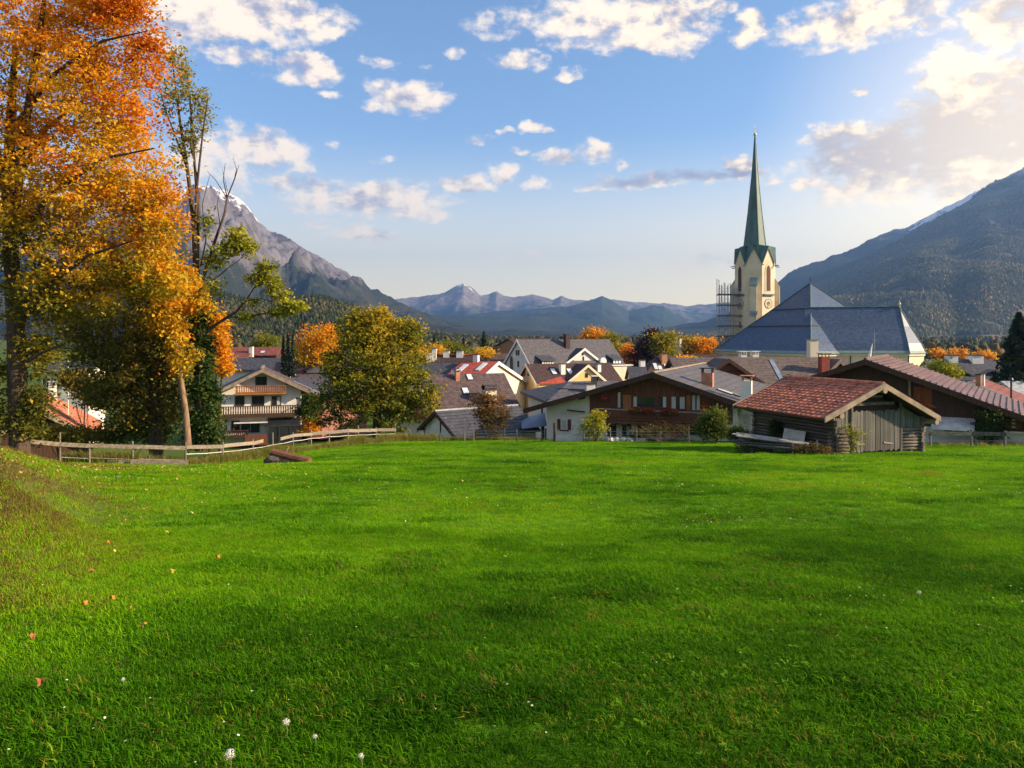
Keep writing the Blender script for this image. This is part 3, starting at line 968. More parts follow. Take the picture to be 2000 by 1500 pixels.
def treeline():
    rg = np.random.default_rng(12)
    n = 15000
    y = 260 + 1500 * rg.uniform(0, 1, n) ** 1.3 ; a = rg.uniform(-.5, .72, n)
    x = a * y
    k = fbm(x / 70, y / 90, 3, 9) > .44
    k &= ~((y < 330) & (a > .2))
    x, y = x[k], y[k]
    z = np.zeros(len(x))
    t = np.clip(rg.normal(.35, .2, len(x)) + .7 * (fbm(x / 60, y / 60, 2, 19) - .45), 0, 1)
    o = scatter('valley_wood', [cone_tree(7, 8, 5), cone_tree(8, 8, 5), round_tree(9, 9)], np.stack([x, y, z], 1), rg.uniform(0, 6, len(x)), rg.uniform(4.5, 8.5, len(x)) * (1 + y / 2500), t,
                np.where(t > .5, 2, rg.integers(0, 2, len(x))), inst_leaf('valley_leaf', FOREST_STOPS, .1))
    tag(o, kind='stuff')


treeline()


# ------------------------------------------------------------------ haze
def haze():
    mb = MB().box(-15000, 15000, -3600, 12500, -6, 1330)
    m = bpy.data.materials.new('haze')
    m.use_nodes = True
    t = NT(m.node_tree)
    out = t.add('ShaderNodeOutputMaterial')
    pv = t.add('ShaderNodeVolumePrincipled')
    pv.inputs['Color'].default_value = (0.26, 0.50, 1.0, 1)
    pv.inputs['Density'].default_value = 0.000085
    pv.inputs['Anisotropy'].default_value = 0.42
    t.link(pv.outputs[0], out.inputs['Volume'])
    o = mb.build('haze', m)
    o.display_type = 'WIRE'
    tag(o, kind='stuff')


haze()

# ------------------------------------------------------------------ houses: shared builders
class Frame:
    """a house's own axes: origin below the front end of the ridge, x along the gable, y along the ridge, z up"""
    def __init__(s, px, py, d, theta, zg):
        p = W(px, py, d)
        s.o = Vector((p.x, p.y, zg)); s.th = math.radians(theta); s.theta = theta
        s.zr = p.z - zg
        s.c, s.s = math.cos(s.th), math.sin(s.th)

    def loc(s, p):
        x, y = p[0] - s.o.x, p[1] - s.o.y
        return Vector((x * s.c - y * s.s, x * s.s + y * s.c, p[2] - s.o.z))

    def ray(s, px, py):
        o = s.loc((0, 0, CAMZ))
        e = s.loc(((px - 1000) / FPX, 1.0, CAMZ - (py - HZ) / FPX))
        return o, e - o

    def plane(s, px, py, p, n):
        o, d = s.ray(px, py)
        p, n = Vector(p), Vector(n)
        return o + d * ((p - o).dot(n) / d.dot(n))

    def front(s, px, py, y=0.0):
        q = s.plane(px, py, (0, y, 0), (0, 1, 0))
        return q.x, q.z

    def side(s, px, py, x):
        q = s.plane(px, py, (x, 0, 0), (1, 0, 0))
        return q.y, q.z

    def ridge_len(s, px):
        a = (px - 1000) / FPX
        return (a * s.o.y - s.o.x) / (s.s - a * s.c)


def gable(par, xl, xr, zr, zl, zre, y0, y1, wm, rm, T=None, of=.8, ob=.6, ol=.7, orr=.7, th=.22, zb=0.0, barge=None, wname='wall', rname='roof', cap=None, soffit=None):
    """pitched-roof block. xl/xr: eave tips; zl/zre: eave-tip heights of the roof's top face; walls set back by of/ob/ol/orr"""
    kl, kr = (zr - zl) / (-xl), (zr - zre) / xr
    tl, tr = th * math.sqrt(1 + kl * kl), th * math.sqrt(1 + kr * kr)
    tm = max(tl, tr)
    wl, wr = xl + ol, xr - orr
    g = .015
    ring = [(wl, y0 + of, zb), (wr, y0 + of, zb), (wr, y0 + of, zr - kr * wr - tr - g), (0, y0 + of, zr - tm - g), (wl, y0 + of, zr + kl * wl - tl - g)]
    w = MB(T).prism(ring, (0, y1 - ob - y0 - of, 0)).build(wname, wm, par)
    r = MB(T)
    r.hexa([(xl, y0, zl - tl), (0, y0, zr - tl), (0, y1, zr - tl), (xl, y1, zl - tl), (xl, y0, zl), (0, y0, zr), (0, y1, zr), (xl, y1, zl)])
    r.hexa([(0.002, y0, zr - tr), (xr, y0, zre - tr), (xr, y1, zre - tr), (0.002, y1, zr - tr), (0.002, y0, zr), (xr, y0, zre), (xr, y1, zre), (0.002, y1, zr)])
    rf = r.build(rname, rm, par)
    if barge:
        for (xa, za, t) in ((xl, zl, tl), (xr, zre, tr)):
            b = MB(T)
            sg = 1 if xa > 0 else -1
            b.hexa([(sg * .004, y0 - .06, zr - t - .16), (xa, y0 - .06, za - t - .16), (xa, y0 - .005, za - t - .16), (sg * .004, y0 - .005, zr - t - .16),
                    (sg * .004, y0 - .06, zr + .03), (xa, y0 - .06, za + .03), (xa, y0 - .005, za + .03), (sg * .004, y0 - .005, zr + .03)])
            b.build('bargeboard', barge, par)
    if cap:
        MB(T).bar((0, y0 - .02, zr + .05), (0, y1 + .02, zr + .05), .34, .12).build('ridge_cap', cap, par)
    return w, rf


def slope(zr, xe, ze):
    """tangent, normal of a roof slope and the height function"""
    k = (zr - ze) / abs(xe)
    sg = 1 if xe > 0 else -1
    t = Vector((sg, 0, -k)).normalized()
    n = Vector((sg * k, 0, 1)).normalized()
    return t, n


def skylight(par, F, zr, xe, ze, px, py, w=.8, h=1.1, T=None, pane=None):
    t, n = slope(zr, xe, ze)
    c = F.plane(px, py, (0, 0, zr), n)
    f = MB(T).obox(c + n * .05, t, (0, 1, 0), n, h / 2 + .06, w / 2 + .06, .05).build('skylight', METAL, par)
    MB(T).obox(c + n * .07, t, (0, 1, 0), n, h / 2, w / 2, .04).build('pane', pane or GLASS_SKY, f)


def chimney(par, c, w, dp, ztop, m, cap=None, capm=None, hood=False):
    """c: point on the roof where it comes through"""
    x, y, z = c
    ch = MB().box(x - w / 2, x + w / 2, y - dp / 2, y + dp / 2, z - .9, ztop).build('chimney', m, par)
    if cap == 'slab':
        MB().box(x - w / 2 - .1, x + w / 2 + .1, y - dp / 2 - .1, y + dp / 2 + .1, ztop + .003, ztop + .1).build('cap', capm or METAL, ch)
    elif cap == 'raised':
        mb = MB()
        for sx in (-1, 1):
            for sy in (-1, 1):
                mb.box(x + sx * (w / 2 - .06) - .05, x + sx * (w / 2 - .06) + .05, y + sy * (dp / 2 - .06) - .05, y + sy * (dp / 2 - .06) + .05, ztop + .003, ztop + .35)
        mb.box(x - w / 2 - .14, x + w / 2 + .14, y - dp / 2 - .14, y + dp / 2 + .14, ztop + .353, ztop + .43)
        mb.build('cap', capm or METAL, ch)
    elif cap == 'arch':
        n = 8
        ring = []
        for k in range(n + 1):
            a = math.pi * k / n
            ring.append((x - math.cos(a) * (w / 2 + .12), y - dp / 2 - .1, ztop + .25 + math.sin(a) * .38))
        for k in range(n, -1, -1):
            a = math.pi * k / n
            ring.append((x - math.cos(a) * (w / 2 + .04), y - dp / 2 - .1, ztop + .25 + math.sin(a) * .30))
        mb = MB().prism(ring, (0, dp + .2, 0))
        for sx in (-1, 1):
            mb.box(x + sx * (w / 2) - .06, x + sx * (w / 2) + .06, y - dp / 2, y + dp / 2, ztop + .003, ztop + .27)
        mb.build('cap', capm or METAL, ch)
    return ch


def facing(face, u, o, z, at):
    """face F: u along x, outwards -y from y=at;  R: u along y, outwards +x;  L: outwards -x"""
    return {'F': (u, at - o, z), 'R': (at + o, u, z), 'L': (at - o, u, z)}[face]


def fbox(mb, face, at, u0, u1, o0, o1, z0, z1):
    c = [facing(face, u, o, z, at) for z in (z0, z1) for (u, o) in ((u0, o0), (u1, o0), (u1, o1), (u0, o1))]
    return mb.hexa(c)


def window(par, face, at, u0, u1, z0, z1, fm=None, nx=1, nz=1, shutters=None, curtain=None, sill=None, name='window', fw=.07, T=None, pane=None):
    w = fbox(MB(T), face, at, u0, u1, -.05, .015, z0, z1).build(name, pane or GLASS, par)
    fr = MB(T)
    fm = fm or WHITE
    fbox(fr, face, at, u0 - .02, u0 + fw, .0, .06, z0 - .02, z1 + .02)
    fbox(fr, face, at, u1 - fw, u1 + .02, .0, .06, z0 - .02, z1 + .02)
    fbox(fr, face, at, u0 + fw, u1 - fw, .0, .06, z0 - .02, z0 + fw)
    fbox(fr, face, at, u0 + fw, u1 - fw, .0, .06, z1 - fw, z1 + .02)
    for k in range(1, nx):
        u = u0 + (u1 - u0) * k / nx
        fbox(fr, face, at, u - fw * .45, u + fw * .45, .0, .05, z0 + fw, z1 - fw)
    for k in range(1, nz):
        z = z0 + (z1 - z0) * k / nz
        fbox(fr, face, at, u0 + fw, u1 - fw, .0, .045, z - fw * .4, z + fw * .4)
    fr.build('frame', fm, w)
    if curtain:
        cu = MB(T)
        for (a, b) in curtain:
            fbox(cu, face, at, u0 + (u1 - u0) * a, u0 + (u1 - u0) * b, .016, .024, z0 + fw, z1 - fw)
        cu.build('curtain', CURTAIN, w)
    if sill:
        fbox(MB(T), face, at, u0 - .12, u1 + .12, .0, .14, z0 - .12, z0 - .025).build('sill', sill, w)
    if shutters:
        ww = (u1 - u0) * .5
        for (a, b) in ((u0 - .06 - ww, u0 - .06), (u1 + .06, u1 + .06 + ww)):
            sh = fbox(MB(T), face, at, a, b, .005, .05, z0 - .03, z1 + .03).build('shutter', shutters, par)
            rails = MB(T)
            for z in (z0 + .05, (z0 + z1) / 2, z1 - .1):
                fbox(rails, face, at, a + .03, b - .03, .05, .07, z - .03, z + .05)
            rails.build('batten', shutters, sh)
    return w


def pxwin(par, F, x0, y0, x1, y1, yo, **k):
    """window on the front, given where its corners lie on that wall"""
    u0, za = F.front(x0, y0, yo); u1, zb = F.front(x1, y1, yo)
    return window(par, 'F', yo, u0, u1, min(za, zb), max(za, zb), **k)


def balcony(par, face, at, u0, u1, zf, depth, rail_h, rm, nb, slat_w=.09, sm=None, floor_m=None, deep=.16, taper=True):
    sm = sm or rm
    b = fbox(MB(), face, at, u0, u1, .004, depth, zf - deep, zf).build('balcony', floor_m or rm, par)
    mb = MB()
    fbox(mb, face, at, u0 - .04, u1 + .04, depth - .09, depth + .03, zf + rail_h - .09, zf + rail_h)
    fbox(mb, face, at, u0, u1, depth - .06, depth, zf + .06, zf + .16)
    for u in (u0, u1):
        fbox(mb, face, at, u - .04, u + .04, .004, depth - .092, zf + rail_h - .09, zf + rail_h)
        fbox(mb, face, at, u - .05, u + .05, depth - .10, depth + .005, zf + .003, zf + rail_h - .091)
    mb.build('handrail', rm, b)
    # balusters: one shared mesh, waisted boards
    h = rail_h - .25
    m2 = MB()
    w = slat_w / 2
    prof = [(w * .8, 0), (w, h * .18), (w * .62, h * .5), (w, h * .82), (w * .8, h)]
    ring = [(p[0], 0, p[1]) for p in prof] + [(-p[0], 0, p[1]) for p in reversed(prof)]
    m2.prism(ring, (0, .03, 0))
    first = None
    for k in range(nb):
        u = u0 + (u1 - u0) * (k + .5) / nb
        p = facing(face, u, depth - .045, zf + .162, at)
        rot = (0, 0, 0) if face == 'F' else (0, 0, math.pi / 2)
        if first is None:
            first = m2.build('baluster', sm, b)
            first.location, first.rotation_euler = p, rot
        else:
            inst('baluster', first.data, b, p, rot)
    return b


def house(name, label, F, cat='house', group=None):
    return thing(name, label, cat, F.o, F.theta, group)


# ------------------------------------------------------------------ log barn
def log_barn():
    zg = float(gz(18.6, 43.5)) - .05
    F = Frame(1726, 750, 41.2, -21, zg)
    h = house('log_barn', 'old log hay barn with red tiled roof and grey plank door on the meadow', F, 'barn')
    xl, zl = F.front(1612, 816); xr, zre = F.front(1833, 815)
    zr = F.zr
    L = 7.5
    wl, _ = F.front(1628, 850, .75); wr, _ = F.front(1797, 850, .75)
    y0, y1 = .75, L - .5
    kl, kr = (zr - zl) / -xl, (zr - zre) / xr
    # log walls: three walls, logs crossing at the corners
    nlog = 11
    zb, ztop = .12, min(zr + kl * wl, zr - kr * wr) - .22
    lh = (ztop - zb) / nlog
    log = MB()
    n = 10
    ring = [(0, math.cos(6.283 * k / n) * lh * .50, math.sin(6.283 * k / n) * lh * .455) for k in range(n)]
    log.prism(ring, (1, 0, 0))
    proto = log.build('log', LOG_MAT, h)
    for p in proto.data.polygons:
        p.use_smooth = len(p.vertices) == 4
    first = [True]
    rnd = random.Random(4)

    def put(a, b, z):
        a, b = Vector(a), Vector(b)
        d = b - a
        o = proto if first[0] else inst('log', proto.data, h)
        first[0] = False
        o.location = (a.x, a.y, z)
        o.rotation_euler = (rnd.uniform(0, 6), 0, math.atan2(d.y, d.x))
        o.rotation_euler = (0, 0, math.atan2(d.y, d.x))
        o.scale = (d.length, rnd.uniform(.92, 1.08), rnd.uniform(.97, 1.06))
    dl, zdoor0 = F.front(1664, 884, y0); dr, zdoor1 = F.front(1755, 801, y0)
    for k in range(nlog):
        z = zb + lh * (k + .5)
        e = lambda: rnd.uniform(.18, .34)
        put((wl, y0 - e(), 0), (wl, y1 + e(), 0), z)                       # long left wall
        put((wr, y0 - e(), 0), (wr, y1 + e(), 0), z)
        zz = z + lh * .5
        if k < 7:
            put((wl - e(), y0, 0), (dl - .04, y0, 0), zz)
            put((dr + .04, y0, 0), (wr + e(), y0, 0), zz)
        put((wl - e(), y1, 0), (wr + e(), y1, 0), zz)
    # dark inside
    MB().prism([(wl + .1, y0 + .2, .05), (wr - .1, y0 + .2, .05), (wr - .1, y0 + .2, zr - kr * wr - .3), (0, y0 + .2, zr - .4), (wl + .1, y0 + .2, zr + kl * wl - .3)], (0, y1 - y0 - .4, 0)).build('inner_wall', WOOD_DARK, h)
    # vertical boards beside and above the door
    zt = zb + lh * 7.6
    bw = .135
    pb = MB().box(0, 1, -.02, .02, 0, 1).build('board', WOOD_GREY, h)
    used = [False]

    def board(u, w, z0, z1, y):
        o = pb if not used[0] else inst('board', pb.data, h)
        used[0] = True
        o.location = (u, y + rnd.uniform(-.012, .012), z0)
        o.scale = (w, 1, z1 - z0)
        o.rotation_euler = (0, rnd.uniform(-.008, .008), 0)
    u = wl - .02
    while u < dl - .1:
        top = zr + kl * u - .30
        board(u, min(bw, dl - u) - .012, zt + rnd.uniform(-.05, .02), top, y0 - .02)
        u += bw
    u = dr + .05
    while u < wr + .02:
        board(u, bw - .012, zt + rnd.uniform(-.05, .02), zr - kr * (u + bw) - .28, y0 - .02)
        u += bw
    # door of planks
    door = MB().box(dl, dr, y0 - .02, y0 + .05, zdoor0 + .02, zdoor1).build('door', WOOD_DARK, h)
    nd = 19
    pw = (dr - dl) / nd
    dp = MB().box(0, 1, -.025, .025, 0, 1).build('plank', WOOD_GREY, door)
    for k in range(nd):
        o = dp if k == 0 else inst('plank', dp.data, door)
        o.location = (dl + pw * k, y0 - .06 + rnd.uniform(-.012, .012), zdoor0 + .02 + rnd.uniform(-.06, .03))
        o.scale = (pw - .014, 1, zdoor1 - zdoor0 + rnd.uniform(-.03, .06))
    for (a, b) in ((dl - .14, dl - .02), (dr + .02, dr + .16)):
        MB().box(a, b, y0 - .12, y0 - .01, .02, zdoor1 + .55).build('door_post', WOOD_GREY, h)
    MB().bar((dl + .15, y0 - .1, zdoor0 + .42), (dl + .75, y0 - .1, zdoor0 + .44), .05, .09).build('hinge', BARGE, door)
    MB().bar((dr - 1.2, y0 - .1, zdoor0 + .46), (dr - .55, y0 - .1, zdoor0 + .36), .05, .09).build('hinge', BARGE, door)
    # beams in the gable
    zc = zdoor1 + .35
    for z, q in ((zc, .16), (zc + .42, .12)):
        wz = (zr - z - .35) / max(kl, kr)
        MB().box(max(-wz, dl), min(wz, dr) - .3, y0 - .16, y0 + .0, z, z + q).build('beam', WOOD_GREY, h)
    for x in (wl - .25, 0.0, wr + .28):
        zq = (zr + kl * x if x < 0 else zr - kr * x) - .36
        MB().tube([(x, -.12, zq), (x, L - .1, zq)], .15, 10).build('purlin', BARGE, h)
    # roof deck and tiles
    dk = MB()
    for (xe, ze) in ((xl, zl), (xr, zre)):
        s = .002 if xe > 0 else -.002
        dk.hexa([(s, 0, zr - .16), (xe, 0, ze - .16), (xe, L, ze - .16), (s, L, zr - .16), (s, 0, zr - .04), (xe, 0, ze - .04), (xe, L, ze - .04), (s, L, zr - .04)])
    roof = dk.build('roof', WOOD_DARK, h)
    tile = None
    for (xe, ze, rows, cols) in ((xl, zl, 14, 20), (xr, zre, 1, 18)):
        t, nrm = slope(zr, xe, ze)
        ln = math.hypot(xe, zr - ze)
        rows_ = rows
        rh = ln / (14 if xe < 0 else 14)
        cw = L / cols
        for r in range(rows_):
            for c in range(cols):
                if tile is None:
                    tm = MB()
                    for j in range(3):
                        y_a, y_b = j / 3, (j + 1) / 3
                        lift = (.0, .030, .030, .0)
                        tm.poly([(0, y_a, lift[j]), (1.12, y_a, lift[j] + .0), (1.12, y_b, lift[j + 1]), (0, y_b, lift[j + 1])])
                    tm.poly([(1.12, 0, 0), (1.12, 0, -.05), (1.12, 1, -.05), (1.12, 1, 0), (1.12, .667, .03), (1.12, .333, .03)])
                    tile = tm.build('tile', TILE, roof, fixn=False)
                    o = tile
                else:
                    o = inst('tile', tile.data, roof)
                P = Vector((0, 0, zr)) + t * (rh * r) + nrm * (.0 + rnd.uniform(-.006, .010))
                ax = t + nrm * .24
                M = Matrix((ax.normalized() * rh, Vector((0, cw * .985, 0)), nrm * 1.0)).transposed().to_4x4()
                M.translation = P + Vector((0, cw * c, 0)) + nrm * (-.03)
                if xe > 0:
                    M = M @ Matrix.Diagonal((14.0 / 1.1 * .92, 1, 1, 1))
                o.matrix_local = M
    # ridge tiles and bargeboards
    MB().tube([(0, -.02, zr + .0), (0, L + .02, zr + .0)], .13, 8).build('ridge_cap', TILE, h)
    for (xe, ze) in ((xl, zl), (xr, zre)):
        s = 1 if xe > 0 else -1
        for (ya, yb, mm) in ((-.10, -.01, BARGE), (L + .01, L + .08, BARGE)):
            MB().hexa([(s * .004, ya, zr - .24), (xe * 1.02, ya, ze - .24), (xe * 1.02, yb, ze - .24), (s * .004, yb, zr - .24),
                       (s * .004, ya, zr + .06), (xe * 1.02, ya, ze + .06), (xe * 1.02, yb, ze + .06), (s * .004, yb, zr + .06)]).build('bargeboard', mm, h)
    # foundation stones
    sm = None
    for k in range(9):
        x = (wl + .1) + (wr - wl) * k / 8
        if dl < x < dr - .6: continue
        o = MB().blob((x, y0 - .02, .06), (.22, .2, .14), 7, 5, k, .2).build('stone', STONE, h)
    # creeper on the corner and door edge
    return F, h, (wl, wr, y0, y1, xl, zl)


BARN = log_barn()


# ------------------------------------------------------------------ chalet in the middle
def chalet():
    zg = float(gz(11.7, 65)) - .4
    F = Frame(1275, 728, 63, 24, zg)
    h = house('chalet', 'wide brown and white chalet with flower balcony behind the meadow fence', F)
    zr = F.zr
    xl, zl = F.front(1022, 799); xr, zre = F.front(1474, 797)
    L = F.ridge_len(1398)
    of = 1.3
    w0, _ = F.front(1068, 820, of); w1, _ = F.front(1440, 820, of)
    gable(h, xl, xr, zr, zl, zre, 0, L, PL_WHITE, ROOF_GREY, of=of, ob=.8, ol=w0 - xl, orr=xr - w1, th=.24, barge=WOOD_DARK, cap=BARGE)
    kl, kr = (zr - zl) / -xl, (zr - zre) / xr
    zroof = lambda u: (zr + kl * u if u < 0 else zr - kr * u) - .36
    ua, zf = F.front(1152, 815, of)
    ub = w1 - .35
    y = of - .05
    # timber cladding: boards side by side
    n = 34
    bd = (ub - ua) / n
    cl = MB().prism([(ua, y, zf), (ub, y, zf), (ub, y, zroof(ub)), (0, y, zroof(0)), (ua, y, zroof(ua))], (0, .049, 0)).build('cladding', WOOD_DARK, h)
    for k in range(n):
        u = ua + bd * k
        MB().hexa([(u + .012, y - .03, zf - .05), (u + bd - .012, y - .03, zf - .05), (u + bd - .012, y - .002, zf - .05), (u + .012, y - .002, zf - .05),
                   (u + .012, y - .03, zroof(u)), (u + bd - .012, y - .03, zroof(u + bd)), (u + bd - .012, y - .002, zroof(u + bd)), (u + .012, y - .002, zroof(u))]).build('board', WOOD_RED, cl)
    yw = y - .032
    pxwin(h, F, 1236, 773, 1281, 797, yw, fm=WOOD_RED, nx=1, curtain=[(.02, .20), (.2, .98)] and [(.02, .18)], fw=.06)
    pxwin(h, F, 1287, 773, 1303, 797, yw, fm=WOOD_RED, curtain=[(.5, .95)], fw=.06)
    pxwin(h, F, 1310, 773, 1339, 800, yw, fm=WOOD_RED, nx=2, curtain=[(.05, .35), (.62, .95)], fw=.06)
    for (a, b, c, d2, mm) in ((1217, 771, 1233, 800, WOOD_ORANGE), (1341, 772, 1349, 802, WOOD_ORANGE), (1207, 766, 1212, 796, CURTAIN), (1352, 772, 1358, 801, CURTAIN), (1361, 772, 1367, 801, CURTAIN)):
        u0, z1 = F.front(a, b, yw); u1, z0 = F.front(c, d2, yw)
        fbox(MB(), 'F', yw, u0, u1, .002, .06, z0, z1).build('shutter' if mm is WOOD_ORANGE else 'curtain_panel', mm, h)
    # balcony with board parapet
    bu0, bz = F.front(1160, 815, of - 1.2); bu1, _ = F.front(1402, 815, of - 1.2)
    bl = fbox(MB(), 'F', of, bu0, bu1, .09, 1.25, zf - .28, zf - .04).build('balcony', WOOD_RED, h)
    for k, (za, zb2, dd) in enumerate(((.02, .20, 0), (.27, .47, .0), (.54, .74, .0), (.84, .95, .03))):
        fbox(MB(), 'F', of, bu0, bu1, 1.17 - dd, 1.24 + dd, zf + za, zf + zb2).build('parapet_board' if k < 3 else 'handrail', WOOD_RED if k < 3 else BARGE, bl)
    for k in range(7):
        u = bu0 + (bu1 - bu0) * k / 6
        fbox(MB(), 'F', of, u - .05, u + .05, 1.07, 1.165, zf - .03, zf + .83).build('post', WOOD_DARK, bl)
    # joists under the balcony
    for k in range(9):
        u = bu0 + (bu1 - bu0) * (k + .5) / 9
        fbox(MB(), 'F', of, u - .08, u + .08, .09, 1.3, zf - .46, zf - .283).build('joist', WOOD_DARK, bl)
    # gable beams under the roof
    for u in (xl * .55, xl * .22, 0.0, xr * .45, xr * .8):
        zz = (zr + kl * u if u < 0 else zr - kr * u) - .42
        MB().box(u - .11, u + .11, .05, of + .1, zz - .12, zz + .12).build('purlin', WOOD_DARK, h)
    MB().bar((F.front(1110, 795, of)[0], of - .35, F.front(1108, 800, of)[1]), (F.front(1145, 803, of)[0], of - .35, F.front(1145, 804, of)[1]), .1, .12).build('gutter_pipe', METAL, h)
    # ground floor
    pxwin(h, F, 1096, 819, 1108, 839, of, fm=WHITE, nx=2, shutters=WOOD_RED, sill=WOOD_RED, curtain=[(.1, .4), (.6, .9)])
    for (a, b) in ((1187, 1203), (1216, 1232), (1246, 1262)):
        pxwin(h, F, a, 830, b, 852, of, fm=WOOD_DARK, nx=1, curtain=[(.5, .95)] if a > 1190 else None)
    pxwin(h, F, 1180, 826, 1186, 852, of, fm=WHITE, pane=CURTAIN)
    for (a, b) in ((1300, 1325), (1345, 1368)):
        pxwin(h, F, a, 830, b, 850, of, fm=WOOD_DARK, nx=2)
    # roof furniture
    t, nr = slope(zr, xr, zre)
    c = F.plane(1382, 752, (0, 0, zr), nr)
    chimney(h, c, .95, .75, c.z + 1.05, BRICK_M, 'raised', METAL)
    c = F.plane(1459, 786, (0, 0, zr), nr)
    chimney(h, c, .75, .75, c.z + 1.75, PL_WHITE, 'raised', BRICK_M)
    skylight(h, F, zr, xr, zre, 1416, 766, 1.0, 1.2)
    skylight(h, F, zr, xr, zre, 1437, 772, .8, .7, pane=GLASS)
    # gutter along the right eave
    MB().tube([(xr + .05, .02, zre - .12), (xr + .05, L, zre - .12)], .08, 7).build('gutter', METAL, h)
    return F, h, of, zf, bu0, bu1


CHALET = chalet()


# ------------------------------------------------------------------ brown chalet on the right
def brown_chalet():
    zg = float(gz(26, 62)) - .5
    F = Frame(1690, 702, 58, 33, zg)
    h = house('brown_chalet', 'dark timber chalet with ribbed brown panel roof and white awning behind the barn', F)
    zr = F.zr
    xl, zl = F.front(1528, 752); xr, zre = F.front(2060, 834)
    L = F.ridge_len(1734)
    of = 1.4
    gable(h, xl, xr, zr, zl, zre, 0, L, WOOD_DARK, WOOD_DARK, of=of, ob=.6, ol=1.0, orr=1.2, th=.22, barge=WOOD_DARK)
    kr = (zr - zre) / xr
    wr = xr - 1.2
    # ribbed roof: standing-seam panels on the right-hand slope
    t, nr = slope(zr, xr, zre)
    ln = math.hypot(xr, zr - zre)
    n = 30
    first = None
    for k in range(n):
        for j in range(2):
            if first is None:
                mb = MB()
                mb.box(0, 1, 0, 1, 0, .5)
                mb.box(-.04, .10, 0, 1, .5, 2.6)
                first = mb.build('roof_panel', PANEL, h)
                o = first
            else:
                o = inst('roof_panel', first.data, h)
            M = Matrix((t * (ln / n * .98), Vector((0, L / 2 * .995, 0)), nr * .05)).transposed().to_4x4()
            M.translation = Vector((0, L / 2 * j, zr)) + t * (ln / n * k) + nr * .006
            o.matrix_local = M
    MB().tube([(0, -.05, zr + .04), (0, L, zr + .04)], .11, 8).build('ridge_cap', PANEL, h)
    # right part of the gable front: reddish boards, awning, white base
    u0, z1 = F.front(1785, 770, of); u1, z0 = F.front(1820, 800, of)
    zroof = lambda u: zr - kr * abs(u) - .4
    pn = fbox(MB(), 'F', of, u0, u1, .005, .05, z0, zroof(u1)).build('cladding', WOOD_RED, h)
    nb = 12
    for k in range(nb):
        a = u0 + (u1 - u0) * k / nb
        fbox(MB(), 'F', of, a + .01, a + (u1 - u0) / nb - .01, .052, .085, z0 + .02, zroof(u1) - .05).build('board', mat('wood_warm', (0.30, 0.085, 0.028), (0.19, 0.05, 0.018), 2.0, .7, .2, piece=.25, stretch=(6, 6, .6)), pn)
    fbox(MB(), 'F', of, u0 - .05, u1 + .1, .05, .14, z0 - .12, z0 - .0).build('rail', BARGE, h)
    fbox(MB(), 'F', of, u0, u1, .05, .12, z0 - .75, z0 - .2).build('parapet_board', WOOD_RED, h)
    fbox(MB(), 'F', of, u0 - .35, u0 - .2, .05, .2, z0 - .9, zroof(u0 - .2)).build('post', BARGE, h)
    # white lower storey
    ug, zw = F.front(1800, 823, of)
    w = fbox(MB(), 'F', of, 0.2, wr - .02, .005, .04, 0, zw - .35).build('lower_wall', PL_GREY, h)
    a0, za = F.front(1822, 813, of); a1, zb = F.front(1905, 815, of)
    aw = MB()
    aw.hexa([(a0, of - 1.5, za - .62), (a1, of - 1.5, za - .62), (a1, of - .06, za - .08), (a0, of - .06, za - .08), (a0, of - 1.5, za - .56), (a1, of - 1.5, za - .56), (a1, of - .06, za), (a0, of - .06, za)])
    aw.box(a0, a1, of - 1.53, of - 1.502, za - .80, za - .565)
    aw.build('awning', AWNING, h)
    pxwin(h, F, 1845, 826, 1858, 842, of - .045, fm=WOOD_DARK)
    pxwin(h, F, 1865, 826, 1882, 842, of - .045, fm=WOOD_DARK, nx=2)
    # far right: small window group beside red boards
    u0, z1 = F.front(1960, 812, of); u1, z0 = F.front(1998, 838, of)
    fbox(MB(), 'F', of, u0, min(u1, wr - .2), .006, .05, z0, zroof(u1)).build('cladding', WOOD_RED, h)
    for (a, b) in ((1976, 822), (1976, 829), (1976, 836)):
        q0, p1 = F.front(a, b - 4, of - .055); q1, p0 = F.front(a + 7, b, of - .055)
        fbox(MB(), 'F', of - .055, q0, q1, 0, .03, p0, p1).build('pane', CURTAIN, h)
    # chimney-less roof: gutter at the low eave
    MB().tube([(xr + .06, 0, zre - .1), (xr + .06, L, zre - .1)], .09, 7).build('gutter', METAL, h)
    return F, h


BROWN = brown_chalet()


